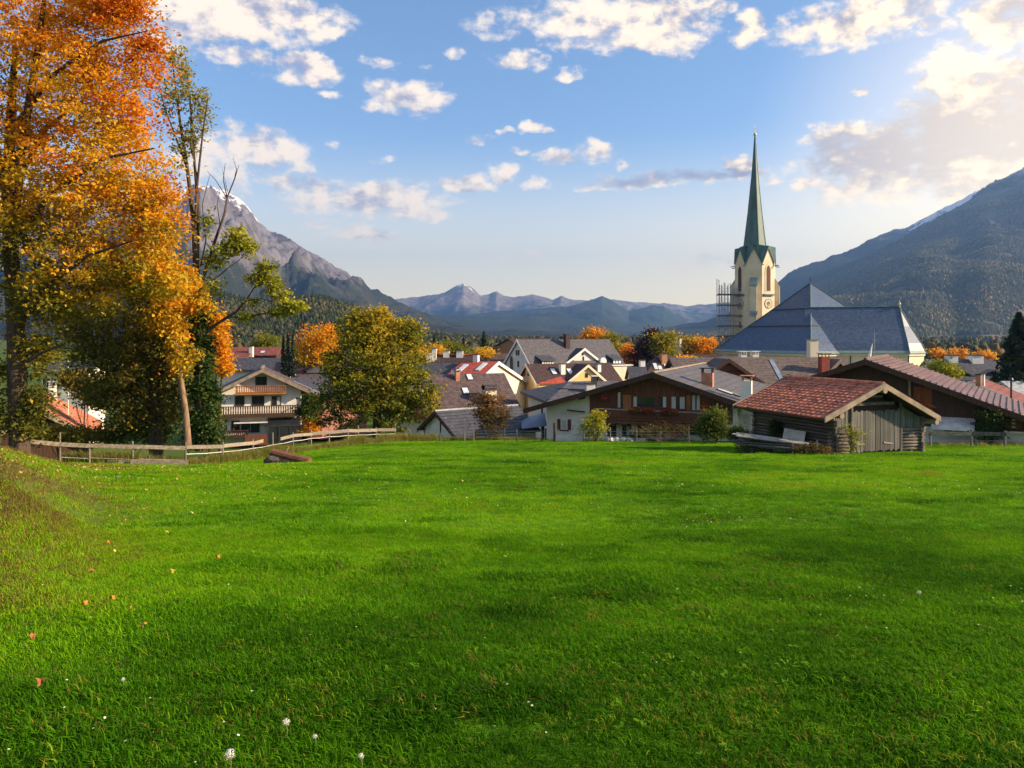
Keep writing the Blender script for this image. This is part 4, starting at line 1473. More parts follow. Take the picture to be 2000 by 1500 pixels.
# ------------------------------------------------------------------ white boarded shed
def boarded_shed():
    F = Frame(849, 803, 69, 52, 0)
    zg = max(float(gz(F.o.x, F.o.y)) - .6, 0)
    F = Frame(849, 803, 69, 52, zg)
    h = house('boarded_shed', 'small shed with white boarded gable and dark metal roof behind the field edge', F, 'shed')
    zr = F.zr
    xl, zl = F.front(815, 838); xr, zre = F.front(892, 856)
    L = F.ridge_len(1010)
    gable(h, xl, xr, zr, zl, zre, 0, L, PL_WHITE, ROOF_SLATE, of=.45, ob=.3, ol=.55, orr=.35, th=.14, barge=WOOD_DARK, cap=STEEL)
    # board joints and posts on the gable
    yb = .45
    kl, kr = (zr - zl) / -xl, (zr - zre) / xr
    for z in np.arange(zr - 4.2, zr - .6, .62):
        a = max(-(zr - z - .45) / kl, xl + .6); b = min((zr - z - .45) / kr, xr - .4)
        if b - a > .3:
            fbox(MB(), 'F', yb, a, b, .004, .03, z, z + .60).build('board', WHITE, h)
    for u in (xl + .62, .35, xr - .42):
        fbox(MB(), 'F', yb, u - .07, u + .07, .032, .09, max(zr - 4.5, 0), (zr + kl * u if u < 0 else zr - kr * u) - .32).build('post', WOOD_DARK, h)
    t, nr = slope(zr, xr, zre)
    ln = math.hypot(xr, zr - zre)
    for k in range(9):
        c = Vector((0, L / 2, zr)) + t * (ln * (k + .5) / 9) + nr * (.03)
        MB().obox(c, t + nr * .05, (0, 1, 0), nr, ln / 18 * .97, L / 2, .025).build('roof_panel', ROOF_SLATE, h)
    MB().tube([(xr + .03, 0, zre - .1), (xr + .03, L, zre - .1)], .07, 7).build('gutter', STEEL, h)
    return F, h


SHED = boarded_shed()


# ------------------------------------------------------------------ three-storey chalet on the left
def balcony_house():
    F = Frame(512, 721, 92, -17, 0.0)
    h = house('balcony_house', 'white three-storey chalet with orange and brown balconies beside the ivy tree', F)
    zr = F.zr
    xl, zl = F.front(412, 770); xr, zre = F.front(590, 757)
    L = 10.5
    of = 1.2
    w0, _ = F.front(418, 800, of); w1, _ = F.front(588, 800, of)
    gable(h, xl - 1.0, xr + .9, zr, zl - .45, zre - .35, 0, L, PL_WHITE, ROOF_RUST if False else ROOF_BROWN, of=of, ob=.6, ol=w0 - xl + 1.0, orr=xr + .9 - w1, th=.22, barge=BARGE, cap=BARGE)
    pxwin(h, F, 499, 736, 521, 752, of, fm=METAL, nx=2, fw=.1)
    for (a, b) in ((459, 477), (492, 516), (531, 549)):
        pxwin(h, F, a, 774, b, 792, of, fm=WOOD_DARK, nx=2, curtain=[(.55, .95)] if a == 531 else None)
    pxwin(h, F, 452, 822, 468, 845, of, fm=WOOD_DARK)
    pxwin(h, F, 470, 824, 508, 845, of, fm=STEEL, nx=2)
    pxwin(h, F, 440, 820, 443, 840, of, fm=WOOD_DARK)
    dec = lambda a, b: (F.front(a, b, of - 1.0))
    u0, z1 = F.front(461, 754, of - 1.1); u1, z0 = F.front(558, 767, of - 1.1)
    balcony(h, 'F', of, u0, u1, z0, 1.1, z1 - z0, WOOD_ORANGE, 22, .16, WOOD_ORANGE)
    u0, z1 = F.front(415, 795, of - 1.1); u1, z0 = F.front(583, 808, of - 1.1)
    balcony(h, 'F', of, u0, u1, z0, 1.1, z1 - z0, WOOD_DARK, 36, .17, WOOD_DARK, deep=.3)
    u0, z1 = F.front(418, 842, of - 1.6); u1, z0 = F.front(484, 852, of - 1.6)
    balcony(h, 'F', of, u0, u1, z0, 1.6, z1 - z0, WOOD_DARK, 16, .17, WOOD_DARK)
    # glazed porch at ground level
    u0, z1 = F.front(534, 831, of - 2); u1, z0 = F.front(588, 846, of - 2)
    p = MB().prism([(u0 - .6, of - .01, 0), (u0 - .6, of - .01, z1 + .7), (u0 - .6, of - 2, z1), (u0 - .6, of - 2, 0)], (u1 - u0 + .6, 0, 0)).build('porch', GLASS, h)
    fr = MB()
    for k in range(4):
        u = u0 - .6 + (u1 - u0 + .6) * k / 3
        fbox(fr, 'F', of - 2, u - .06, u + .06, .003, .06, 0, z1)
    fbox(fr, 'F', of - 2, u0 - .6, u1, .003, .08, z1 - .14, z1)
    fr.build('frame', METAL, p)
    fbox(MB(), 'F', of - 2, u0 - 3.2, u0 - .7, .01, .12, 0, z1 - 1.0).build('screen', WOOD_RED, h)
    fbox(MB(), 'F', of - .0, u0 - 4.5, u0 - .65, .02, 1.2, z1 + .25, z1 + .35).build('canopy', AWNING, h)
    # white downpipe at the right-hand corner, purlins
    MB().tube([(w1 - .05, of - .12, 0), (w1 - .05, of - .12, zre - .9)], .09, 7).build('downpipe', WHITE, h)
    for u in (xl * .6, 0, xr * .6):
        k = (zr - zl) / -xl
        zz = zr - abs(u) * ((zr - zl) / -xl if u < 0 else (zr - zre) / xr) - .42
        MB().box(u - .1, u + .1, .06, of + .1, zz - .12, zz + .12).build('purlin', WOOD_DARK, h)
    c = F.plane(447, 716, (0, 6, 0), (0, 1, 0))
    return F, h


LEFT = balcony_house()

# ------------------------------------------------------------------ the village behind
def solve_w(F, px, py, zdrop=None, pitch=None):
    """eave tip of the +x slope whose edge is seen at (px, py) for a roof of the given pitch (degrees)"""
    n = Vector((math.sin(math.radians(pitch)), 0, math.cos(math.radians(pitch))))
    q = F.plane(px, py, (0, 0, F.zr), n)
    return q.x, q.z


def brown_roof_house():
    F = Frame(818, 732, 88, 66, 0)
    h = house('brown_roof_house', 'low house under a large mottled brown roof, skylights and arched white chimney', F)
    zr = F.zr
    xr, zre = solve_w(F, 950, 797, pitch=38)
    L = F.ridge_len(985)
    gable(h, -xr, xr, zr, zre, zre, 0, L, PL_WHITE, ROOF_BROWN, of=.5, ob=.5, ol=.8, orr=.8, th=.22)
    t, nr = slope(zr, xr, zre)
    for px, py, w in ((917, 737, 1.1), (909, 764, 1.2)):
        skylight(h, F, zr, xr, zre, px, py, w * .55, .95)
    c = F.plane(893, 741, (0, 0, zr), nr)
    chimney(h, c, .5, .5, c.z + .95, BRICK_M, 'slab')
    c = F.plane(956, 788, (0, 0, zr), nr)
    chimney(h, c, 1.0, 1.35, F.side(956, 762, c.x)[1], PL_CREAM, 'arch', METAL)
    MB().tube([(xr + .06, 0, zre - .1), (xr + .06, L, zre - .1)], .1, 7).build('gutter', STEEL, h)
    for yy in (4, 8, 12):
        window(h, 'R', xr - .8, yy, yy + 1.1, 1.2, 2.5, fm=WHITE, nx=2)


def red_roof_house():
    F = Frame(974, 706, 104, -72, 0)
    h = house('red_roof_house', 'white gabled house with bright red roof and two long skylights', F)
    zr = F.zr
    # gable faces the sun; right-hand eave runs down to (1057,763)
    xr, zre = F.front(1059, 764)
    xl, zl = -xr * .95, zre
    L = -F.ridge_len(905) if F.ridge_len(905) < 0 else F.ridge_len(905)
    gable(h, xl, xr, zr, zl, zre, 0, L, PL_CREAM, ROOF_RED, of=.35, ob=.4, ol=.6, orr=.5, th=.25, barge=WHITE)
    t, nr = slope(zr, xl, zl)
    for px, py in ((902, 720), (940, 717)):
        c = F.plane(px, py, (0, 0, zr), nr)
        b = MB().obox(c + nr * .06, t, (0, 1, 0), nr, 1.7, .35, .06).build('skylight', STEEL, h)
        MB().obox(c + nr * .10, t, (0, 1, 0), nr, 1.6, .26, .04).build('pane', GLASS_SKY, b)
    for px, py in ((888, 731), (930, 702)):
        c = F.plane(px, py + 4, (0, 0, zr), nr)
        chimney(h, c, .7, .7, c.z + .9, WHITE, 'slab')


def school_house():
    F = Frame(1009, 663, 138, 62, 0)
    h = house('school_house', 'tall grey-roofed house with white pointed gable and arched window', F)
    zr = F.zr
    xl, zl = F.front(981, 712); xr, zre = F.front(1040, 722)
    L = F.ridge_len(1190)
    gable(h, xl, xr, zr, zl, zre, 0, L, PL_GREY, ROOF_GREY, of=.3, ob=.3, ol=.25, orr=.35, th=.25, barge=WHITE)
    y = .3
    pxwin(h, F, 1008, 684, 1010.5, 694, y, fm=METAL, fw=.05)
    pxwin(h, F, 1012, 684, 1014.5, 694, y, fm=METAL, fw=.05)
    pxwin(h, F, 1011, 705, 1014, 717, y, fm=METAL, fw=.05)
    # tall arched window
    u0, z1 = F.front(996, 698, y); u1, z0 = F.front(1002, 722, y)
    um, r = (u0 + u1) / 2, (u1 - u0) / 2
    ring = [(u0, y - .02, z0), (u1, y - .02, z0)] + [(um + r * math.cos(a) , y - .02, z1 - r + r * 1.5 * math.sin(a)) for a in np.linspace(0, math.pi, 9)]
    MB().prism(ring, (0, .06, 0)).build('window', mat('window_brown', (.10, .06, .04), None, 2, .5), h)
    t, nr = slope(zr, xr, zre)
    ln = math.hypot(xr, zr - zre)
    # cross gable facing the field
    c = F.plane(1142, 680, (xr * .80, 0, 0), (1, 0, 0))
    gl = F.plane(1100, 713, (xr * .80, 0, 0), (1, 0, 0)); gr = F.plane(1184, 713, (xr * .80, 0, 0), (1, 0, 0))
    T = Matrix.Translation((c.x, c.y, 0)) @ Matrix.Rotation(math.radians(90), 4, 'Z')
    gable(h, gl.y - c.y, gr.y - c.y, c.z, gl.z, gr.z, 0, c.x + .2, PL_GREY, ROOF_SLATE, T=T, of=.35, ob=.2, ol=.4, orr=.4, th=.22, barge=WHITE)
    xw = c.x - .35
    for (a, b, q, w2) in ((1136.5, 689, 1139.5, 694), (1138, 696.5, 1140.5, 704), (1114, 704, 1121, 712), (1128, 706, 1131, 710)):
        v0, za = F.side(a, b, xw); v1, zb = F.side(q, w2, xw)
        window(h, 'R', xw, min(v0, v1), max(v0, v1), min(za, zb), max(za, zb), fm=METAL, fw=.06)
    # shed dormers
    for (a, b, q, w2, nn) in ((1058, 704, 1082, 713, 5), (1197, 704, 1213, 715, 3)):
        xd = xr * .88
        v0, za = F.side(a, b, xd); v1, zb = F.side(q, w2, xd)
        zr_at = zr - (zr - zre) / xr * xd
        d = MB().prism([(xd, v0, zr_at - .4), (xd, v0, max(za, zr_at + .9)), (xd - 2.6, v0, max(za, zr_at + .9) + .9), (xd - 2.6, v0, zr_at)], (0, v1 - v0, 0)).build('dormer', METAL, h)
        zt = max(za, zr_at + .9)
        MB().hexa([(xd + .4, v0 - .3, zt - .1), (xd + .4, v1 + .3, zt - .1), (xd - 3, v1 + .3, zt + 1.05), (xd - 3, v0 - .3, zt + 1.05), (xd + .4, v0 - .3, zt + .06), (xd + .4, v1 + .3, zt + .06), (xd - 3, v1 + .3, zt + 1.21), (xd - 3, v0 - .3, zt + 1.21)]).build('roof', ROOF_SLATE, d)
        for k in range(nn):
            p0 = v0 + (v1 - v0) * (k + .15) / nn; p1 = v0 + (v1 - v0) * (k + .85) / nn
            f = MB().box(xd + .004, xd + .05, p0, p1, zt - .75, zt - .15).build('window', WHITE, d)
    c = F.plane(1107, 677, (0, 0, zr), nr)
    chimney(h, c, .9, .9, zr + .9, ROOF_DARK, 'slab')
    c = F.plane(1176, 710, (0, 0, zr), nr)
    # cream block at the right-hand end
    e0 = F.plane(1190, 714, (xr - .35, 0, 0), (1, 0, 0)); e1 = F.plane(1229, 716, (xr - .35, 0, 0), (1, 0, 0))
    MB().box(xr - 3, xr + .1, e0.y, e1.y, 0, e0.z - .05).build('wall', PL_CREAM, h)
    MB().box(xr - 3.2, xr + .35, e0.y - .3, e1.y + .4, e0.z - .045, e0.z + .1).build('cornice', WHITE, h)
    # satellite dish on the roof edge
    q = F.plane(1175, 706, (xr * .78, 0, 0), (1, 0, 0))
    MB().blob((q.x + .5, q.y, q.z), (.15, .75, .75), 12, 6, 1, .0).build('satellite_dish', WHITE, h)


def yellow_house():
    F = Frame(1026, 711, 116, 66, 0)
    h = house('yellow_house', 'yellow house with dark brown roof and two yellow gables', F)
    zr = F.zr
    xl, zl = F.front(1013, 734); xr, zre = F.front(1049, 752)
    L = F.ridge_len(1192)
    gable(h, xl, xr, zr, zl, zre, 0, L, PL_YELLOW, ROOF_DARK, of=.4, ob=.4, ol=.3, orr=.4, th=.22, barge=PL_CREAM)
    y = .4
    pxwin(h, F, 1031, 727, 1034, 734, y, fm=METAL, fw=.05)
    pxwin(h, F, 1021, 716, 1026, 734, y, fm=WOOD_ORANGE, pane=WOOD_ORANGE)
    t, nr = slope(zr, xr, zre)
    xg = xr * .98
    c = F.plane(1149, 712, (xg, 0, 0), (1, 0, 0)); gl = F.plane(1101, 752, (xg, 0, 0), (1, 0, 0)); gr = F.plane(1192, 750, (xg, 0, 0), (1, 0, 0))
    T = Matrix.Translation((c.x, c.y, 0)) @ Matrix.Rotation(math.radians(90), 4, 'Z')
    gable(h, gl.y - c.y, gr.y - c.y, min(c.z, zr - .02), gl.z, gr.z, 0, c.x + .2, PL_YELLOW, ROOF_DARK, T=T, of=.4, ob=.2, ol=.4, orr=.4, th=.2, barge=PL_CREAM)
    xw = xg - .4
    for (a, b, q, w2) in ((1143, 729, 1148, 737), (1156, 734, 1168, 746)):
        v0, za = F.side(a, b, xw); v1, zb = F.side(q, w2, xw)
        window(h, 'R', xw, min(v0, v1), max(v0, v1), min(za, zb), max(za, zb), fm=WOOD_DARK, fw=.08, sill=WHITE if a > 1150 else None)
    # small red lean-to roof
    p0 = F.plane(1049, 748, (xr + .4, 0, 0), (1, 0, 0)); p1 = F.plane(1104, 747, (xr + .4, 0, 0), (1, 0, 0)); p2 = F.plane(1095, 736, (xr * .8, 0, 0), (1, 0, 0))
    r = MB().hexa([(p0.x + .5, p0.y, p0.z - .15), (p1.x + .5, p1.y, p1.z - .15), (p2.x, p2.y, p2.z - .1), (p2.x, p0.y + 3.0, p2.z - .4),
                   (p0.x + .5, p0.y, p0.z), (p1.x + .5, p1.y, p1.z), (p2.x, p2.y, p2.z + .05), (p2.x, p0.y + 3.0, p2.z - .25)])
    r.build('porch_roof', ROOF_RED, h)
    MB().box(xr - 1, p0.x + .15, p0.y + .2, p1.y - .2, 0, p0.z - .2).build('porch_wall', PL_YELLOW, h)
    for px, py in ((1081, 726), (1113, 726)):
        skylight(h, F, zr, xr, zre, px, py, .7, 1.3)
    c = F.plane(1098, 728, (0, 0, zr), nr)
    chimney(h, c, .75, .75, F.side(1098, 711, c.x)[1], PL_WHITE, 'slab')
    c = F.plane(1169, 724, (0, 0, zr), nr)
    chimney(h, c, .6, .6, c.z + 1.0, WHITE, 'slab')


def grey_hip_house():
    F = Frame(1112, 745, 82, 80, 0)
    h = house('grey_hip_house', 'low house with flat-pitched dark grey roof beside the brown chalet gable', F)
    zr = F.zr
    q = [F.plane(px, py, (0, 0, zr - 1.35), (0, 0, 1)) for px, py in ((1046, 773), (1170, 790))]
    L = F.ridge_len(1205)
    xf = (q[0].x + q[1].x) / 2
    ye = q[0].y
    r = MB()
    zt, ze = zr, zr - 1.5
    x0 = -xf
    A, B = (0, 0, zt), (0, L, zt)
    P = [(x0, ye, ze), (xf, ye, ze), (xf, L + 4, ze), (x0, L + 4, ze)]
    r.poly([P[0], P[1], A]); r.poly([P[1], P[2], B, A]); r.poly([P[2], P[3], B]); r.poly([P[3], P[0], A, B])
    r.poly([(p[0], p[1], ze) for p in P][::-1])
    r.build('roof', ROOF_GREY, h)
    MB().box(x0, xf, ye, L + 4, ze - .28, ze - .005).build('fascia', METAL, h)
    MB().box(x0 + .8, xf - .8, ye + .8, L + 3.2, 0, ze - .285).build('wall', PL_WHITE, h)
    for px in (1059, 1074, 1091):
        v, z = F.side(px, 783, xf - .3)
        MB().box(xf - .45, xf - .3, v - .08, v + .08, 0, ze - .29).build('post', WOOD_DARK, h)
    v0, z1 = F.side(1062, 780, xf - .8); v1, z0 = F.side(1072, 790, xf - .8)
    window(h, 'R', xf - .8, v0 + .2, v1 + .3, z0, z1, fm=WOOD_DARK)
    window(h, 'R', xf - .8, v1 + 2.5, v1 + 4.0, z0, z1 + .2, fm=WOOD_DARK, nx=2)
    n = Vector((zt - ze, 0, xf)).normalized()
    c = F.plane(1152, 764, (0, 0, zr), n)
    chimney(h, c, .9, .9, c.z + .75, PL_GREY, 'slab')
    c = F.plane(1160, 752, (0, 0, zr), n)
    chimney(h, c, .55, .5, c.z + .9, METAL, 'slab', WHITE)
    # joint strip on the roof
    p0 = F.plane(1085, 758, (0, 0, zr), n); p1 = F.plane(1160, 764, (0, 0, zr), n)
    MB().bar(p0 + n * .03, p1 + n * .03, .25, .06, up=n).build('snow_guard', METAL, h)


def hip_roof_house():
    F = Frame(1284, 695, 128, 78, 0)
    h = house('hip_roof_house', 'dark brown hipped roof with brick chimney and small skylights behind the chalet', F)
    zr = F.zr
    L = F.ridge_len(1328)
    xr, zre = solve_w(F, 1290, 742, pitch=42)
    r = MB()
    yl = F.plane(1226, 738, (xr, 0, zre), (0, 0, 1)).y
    P = [(-xr, yl, zre), (xr, yl, zre), (xr, L + 10, zre), (-xr, L + 10, zre)]
    A, B = (0, 0, zr), (0, L, zr)
    r.poly([P[0], P[1], A]); r.poly([P[1], P[2], B, A]); r.poly([P[2], P[3], B]); r.poly([P[3], P[0], A, B]); r.poly(P[::-1])
    r.build('roof', ROOF_DARK, h)
    MB().box(-xr + .6, xr - .6, yl + .6, L + 9.4, 0, zre - .02).build('wall', PL_CREAM, h)
    t, nr = slope(zr, xr, zre)
    c = F.plane(1296, 707, (0, 0, zr), nr)
    chimney(h, c, .95, .95, F.side(1296, 691, c.x)[1], BRICK_M, 'slab')
    c = F.plane(1254, 722, (0, 0, zr), nr)
    chimney(h, c, .8, .8, c.z + 1.5, WHITE, 'slab')
    for px, py in ((1280, 716), (1290, 721), (1301, 716)):
        skylight(h, F, zr, xr, zre, px, py, .6, 1.4)


def timber_gable_house():
    F = Frame(1384, 698, 86, 86, 0)
    h = house('timber_gable_house', 'long low house with grey-brown roof and dark timber gable below the church', F)
    zr = F.zr
    L = F.ridge_len(1648)
    xr, zre = solve_w(F, 1500, 752, pitch=30)
    gable(h, -xr, xr, zr, zre, zre, -4.5, L, PL_WHITE, ROOF_GREY if False else mat('roof_taupe', (0.15, 0.115, 0.10), (0.085, 0.065, 0.058), 2.5, .8, .3, detail=8, course=.24), of=.6, ob=.6, ol=.7, orr=.7, th=.22)
    t, nr = slope(zr, xr, zre)
    for (ax, ay, lx, ly, rx, ry, mm) in ((1424, 699, 1365, 741, 1494, 748, WOOD_RED), (1641, 702, 1622, 722, 1668, 728, WOOD_RED)):
        xg = xr * (.96 if ax < 1500 else .55)
        c = F.plane(ax, ay, (xg, 0, 0), (1, 0, 0)); gl = F.plane(lx, ly, (xg, 0, 0), (1, 0, 0)); gr = F.plane(rx, ry, (xg, 0, 0), (1, 0, 0))
        T = Matrix.Translation((c.x, c.y, 0)) @ Matrix.Rotation(math.radians(90), 4, 'Z')
        zt = min(c.z, zr - .02)
        gable(h, gl.y - c.y, gr.y - c.y, zt, gl.z, gr.z, 0, c.x + .2, mm, MATS['roof_taupe'], T=T, of=.6, ob=.2, ol=.6, orr=.6, th=.2, barge=WOOD_DARK if ax < 1500 else BARGE)
        if ax < 1500:
            xw = xg - .6
            zz = F.side(1424, 726, xw)[1]
            v0 = F.side(1396, 726, xw)[0]; v1 = F.side(1452, 726, xw)[0]
            MB().box(xw, xw + .15, v0, v1, zz, zz + .12).build('beam', WOOD_DARK, h)
            v0 = F.side(1412, 716, xw)[0]; v1 = F.side(1436, 716, xw)[0]
            MB().box(xw, xw + .12, v0, v1, zz + .65, zz + .75).build('beam', WOOD_DARK, h)
    # metal valley strip
    p0 = F.plane(1506, 703, (0, 0, zr), nr); p1 = F.plane(1528, 744, (0, 0, zr), nr)
    MB().bar(p0 + nr * .03, p1 + nr * .03, .5, .06, up=nr).build('valley_flashing', mat('zinc', (.20, .25, .31), None, 1, .5), h)
    c = F.plane(1609, 726, (0, 0, zr), nr)
    chimney(h, c, .9, .9, F.side(1609, 697, c.x)[1], mat('chimney_red', (.36, .085, .05), (.24, .06, .04), 3, .9), 'raised', BRICK_M)
    for px in (1451, 1474):
        c = F.plane(px, 702, (0, 0, zr), Vector((-nr.x, 0, nr.z)))
        ch = chimney(h, (-.5, c.y, zr), .85, .7, zr + .25, PL_WHITE, 'raised', WHITE)
    c = (-.6, F.plane(1592, 698, (0, 0, zr), nr).y, zr)
    chimney(h, c, .95, .95, F.side(1592, 664, -.6)[1], PL_CREAM, 'slab', COPPER_L)
    c = F.plane(1540, 737, (0, 0, zr), nr)
    chimney(h, c, .3, .3, c.z + .35, METAL)


def generic(name, label, apex, theta, left, right, end, wm, rm, zg=0, of=.5, ol=.6, barge=None, group=None, cat='house', wins=(), Lmin=None, chim=()):
    F = Frame(*apex, theta, zg)
    h = house(name, label, F, cat, group)
    xl, zl = F.front(*left); xr, zre = F.front(*right)
    L = Lmin or abs(F.ridge_len(end))
    gable(h, xl, xr, F.zr, zl, zre, 0, L, wm, rm, of=of, ob=.4, ol=ol, orr=ol, th=.22, barge=barge)
    for w in wins:
        pxwin(h, F, *w, of, fm=WHITE, nx=2)
    for (px, py, top, mm, w) in chim:
        side = (xr, zre) if F.plane(px, py, (0, 0, F.zr), slope(F.zr, xr, zre)[1]).x > 0 else (xl, zl)
        c = F.plane(px, py, (0, 0, F.zr), slope(F.zr, *side)[1])
        chimney(h, c, w, w, c.z + top, mm, 'slab')
    return F, h


def wide_roof(name, label, px0, px1, py_r, py_e, d, pitch, wm, rm, theta=90, gl=0.0, zg=0, chim=(), sky=(), group=None, wins=0, over=.7):
    """house with its long roof slope towards the field"""
    F = Frame(px0, py_r, d, theta, zg)
    h = house(name, label, F, 'house', group)
    xr, zre = solve_w(F, (px0 + px1) / 2, py_e, pitch=pitch)
    L = F.ridge_len(px1)
    gable(h, -xr, xr, F.zr, zre, zre, 0, L, wm, rm, of=.4, ob=.4, ol=over, orr=over, th=.22, barge=gl or None)
    t, nr = slope(F.zr, xr, zre)
    for (px, py, top, mm, w) in chim:
        c = F.plane(px, py, (0, 0, F.zr), nr)
        chimney(h, c, w, w, c.z + top, mm, 'slab')
    for (px, py, w, hh) in sky:
        skylight(h, F, F.zr, xr, zre, px, py, w, hh)
    for k in range(wins):
        y = L * (k + .5) / wins
        window(h, 'R', xr - over, y - .5, y + .5, zre - 1.9, zre - .7, fm=WHITE, nx=2)
    return F, h, xr, zre, L


def village():
    brown_roof_house(); red_roof_house(); school_house(); yellow_house(); grey_hip_house(); hip_roof_house(); timber_gable_house()
    # between the shed and the red roof
    wide_roof('slate_roof_house', 'house with flat grey slate roof left of the red roof', 800, 912, 708, 731, 106, 33, PL_WHITE, ROOF_SLATE)
    F, h, xr, zre, L = wide_roof('ochre_roof_house', 'dark roof with orange ridge and white chimneys behind the round tree', 818, 938, 693, 707, 140, 30, PL_CREAM, ROOF_DARK,
                               chim=((837, 704, 1.4, WHITE, .9), (848, 701, 1.9, WHITE, .8), (872, 695, .9, WHITE, 1.1), (898, 695, .9, WHITE, 1.2)))
    MB().bar((0, 0, F.zr + .08), (0, L, F.zr + .08), .6, .2).build('ridge_cap', ROOF_ORANGE, h)
    wide_roof('low_brown_house', 'low brown-roofed house beside the white pointed gable', 930, 1000, 690, 702, 150, 30, PL_WHITE, ROOF_BROWN)
    F, h = generic('russet_barn', 'round-roofed russet barn far behind the white pointed gable', (992, 661, 230), 70, (966, 675), (1010, 675), 1030, WOOD_ORANGE, WOOD_DARK, Lmin=14)
    # right of the yellow house
    wide_roof('blue_slate_house', 'blue-grey slate roof between the cream block and the hipped roof', 1225, 1262, 716, 742, 122, 35, PL_CREAM, ROOF_SLATE)
    wide_roof('plain_dark_house', 'dark ridge seen between the orange trees and the church eave', 1325, 1408, 692, 716, 135, 33, PL_WHITE, ROOF_DARK)
    F = Frame(1314, 663, 190, 20, 0)
    h = house('white_block', 'small white cube of a building among the autumn trees', F, 'building')
    MB().box(-1.6, 1.6, 0, 5, 0, F.zr).build('wall', WHITE, h)
    MB().box(-1.8, 1.8, -.2, 5.2, F.zr + .003, F.zr + .25).build('roof', PL_GREY, h)
    window(h, 'F', 0, -.8, -.1, F.zr - 1.6, F.zr - .8, fm=METAL)
    MB().box(-2.2, 2.4, -3.5, -.003, 0, F.zr - 2.4).build('annex', PL_WHITE, h)
    # left: behind the balcony house
    F, h, xr, zre, L = wide_roof('red_barn', 'long building with dull red roof left of the three cypresses', 452, 550, 678, 693, 150, 26, WOOD_DARK, ROOF_RUST, sky=((513, 688, .8, .8),))
    wide_roof('dark_garage', 'low dark roof between the long red roof and the balcony house', 428, 552, 699, 722, 124, 30, PL_GREY, ROOF_SLATE)
    wide_roof('red_barn_wing', 'lower dull red roof joined to the left end of the long red roof', 425, 492, 686, 703, 146, 26, WOOD_DARK, ROOF_RUST, chim=((491, 688, 1.1, WHITE, .7),))
    F, h, xr, zre, L = wide_roof('dormer_house', 'brown roof with dark pointed dormers behind the balcony house', 540, 668, 707, 748, 112, 36, PL_WHITE, ROOF_DARK if False else mat('roof_plum', (.13, .085, .085), (.085, .055, .058), 2, .8, .2))
    for (ax, ay, lx, ly, rx, ry) in ((566, 726, 548, 737, 583, 738), (616, 709, 590, 723, 660, 728)):
        xg = xr * (.72 if ax < 600 else .62)
        c = F.plane(ax, ay, (xg, 0, 0), (1, 0, 0)); gl = F.plane(lx, ly, (xg, 0, 0), (1, 0, 0)); gr = F.plane(rx, ry, (xg, 0, 0), (1, 0, 0))
        T = Matrix.Translation((c.x, c.y, 0)) @ Matrix.Rotation(math.radians(90), 4, 'Z')
        gable(h, gl.y - c.y, gr.y - c.y, min(c.z, F.zr - .02), gl.z, gr.z, 0, c.x + .2, PL_GREY if ax > 600 else WOOD_DARK, ROOF_SLATE, T=T, of=.4, ob=.2, ol=.5, orr=.5, th=.18, zb=gl.z - 2.5, barge=WOOD_DARK, wname='dormer_wall', rname='dormer_roof')
    skylight(h, F, F.zr, xr, zre, 572, 737, .7, 1.2)
    generic('salmon_house', 'small salmon-red house with slate roof right of the balcony house', (560, 738, 100), 40, (545, 752), (628, 768), 640, PL_SALMON, ROOF_SLATE, barge=WHITE, Lmin=8)
    # far left under the maple
    F, h, xr, zre, L = wide_roof('white_villa', 'white house with dark flat roof half hidden by the left-hand leaves', 100, 196, 708, 727, 92, 22, PL_WHITE, ROOF_SLATE, wins=5)
    # right: dark roofs by the pine
    F, h, xr, zre, L = wide_roof('slate_long_house', 'long dark slate roof with small dormers left of the pine', 1806, 1960, 702, 742, 104, 34, PL_WHITE, ROOF_SLATE,
                               chim=((1858, 703, .6, WHITE, 1.2), (1904, 703, .6, WHITE, 1.5)))
    for (ax, ay, lx, ly, rx, ry, mm) in ((1880, 722, 1862, 733, 1903, 734, WHITE), (1940, 722, 1900, 735, 1975, 737, WOOD_DARK)):
        xg = xr * .85
        c = F.plane(ax, ay, (xg, 0, 0), (1, 0, 0)); gl = F.plane(lx, ly, (xg, 0, 0), (1, 0, 0)); gr = F.plane(rx, ry, (xg, 0, 0), (1, 0, 0))
        T = Matrix.Translation((c.x, c.y, 0)) @ Matrix.Rotation(math.radians(90), 4, 'Z')
        gable(h, gl.y - c.y, gr.y - c.y, min(c.z, F.zr - .02), gl.z, gr.z, 0, c.x + .2, mm, ROOF_SLATE, T=T, of=.5, ob=.2, ol=.9, orr=.9, th=.18, zb=gl.z - 2.5, wname='dormer_wall', rname='dormer_roof')
    generic('rust_roof_house', 'rusty red roof with white-edged verge in front of the pine', (1893, 745, 76), 38, (1870, 752), (2060, 812), 2010, WOOD_DARK, ROOF_RUST, barge=WHITE, Lmin=9,
            chim=((1911, 752, 1.0, BRICK_M, .45), (1918, 752, 1.1, WHITE, .45)))
    wide_roof('pale_roof_house', 'pale grey roof at the right edge beside the rusty roof', 1955, 2060, 744, 772, 88, 24, PL_WHITE, mat('roof_pale', (.42, .44, .44), None, 2, .7))
    # low orange-tiled house at the left
    F = Frame(74, 796, 55, -29, 0)
    zg = max(float(gz(F.o.x, F.o.y + 5)) - .8, 0)
    F = Frame(74, 796, 55, -29, zg)
    h = house('orange_tile_house', 'low cottage with weathered orange tiled roof behind the left fence', F)
    xr, zre = F.front(203, 862)
    xl, zl = F.front(-20, 856)
    L = 15.0
    gable(h, xl, xr, F.zr, zl, zre, 0, L, WOOD_DARK, WOOD_DARK, of=.9, ob=.4, ol=.6, orr=.7, th=.2, barge=BARGE)
    t, nr = slope(F.zr, xr, zre)
    ln = math.hypot(xr, F.zr - zre)
    rows, cols = 12, 24
    first = None
    rnd = random.Random(9)
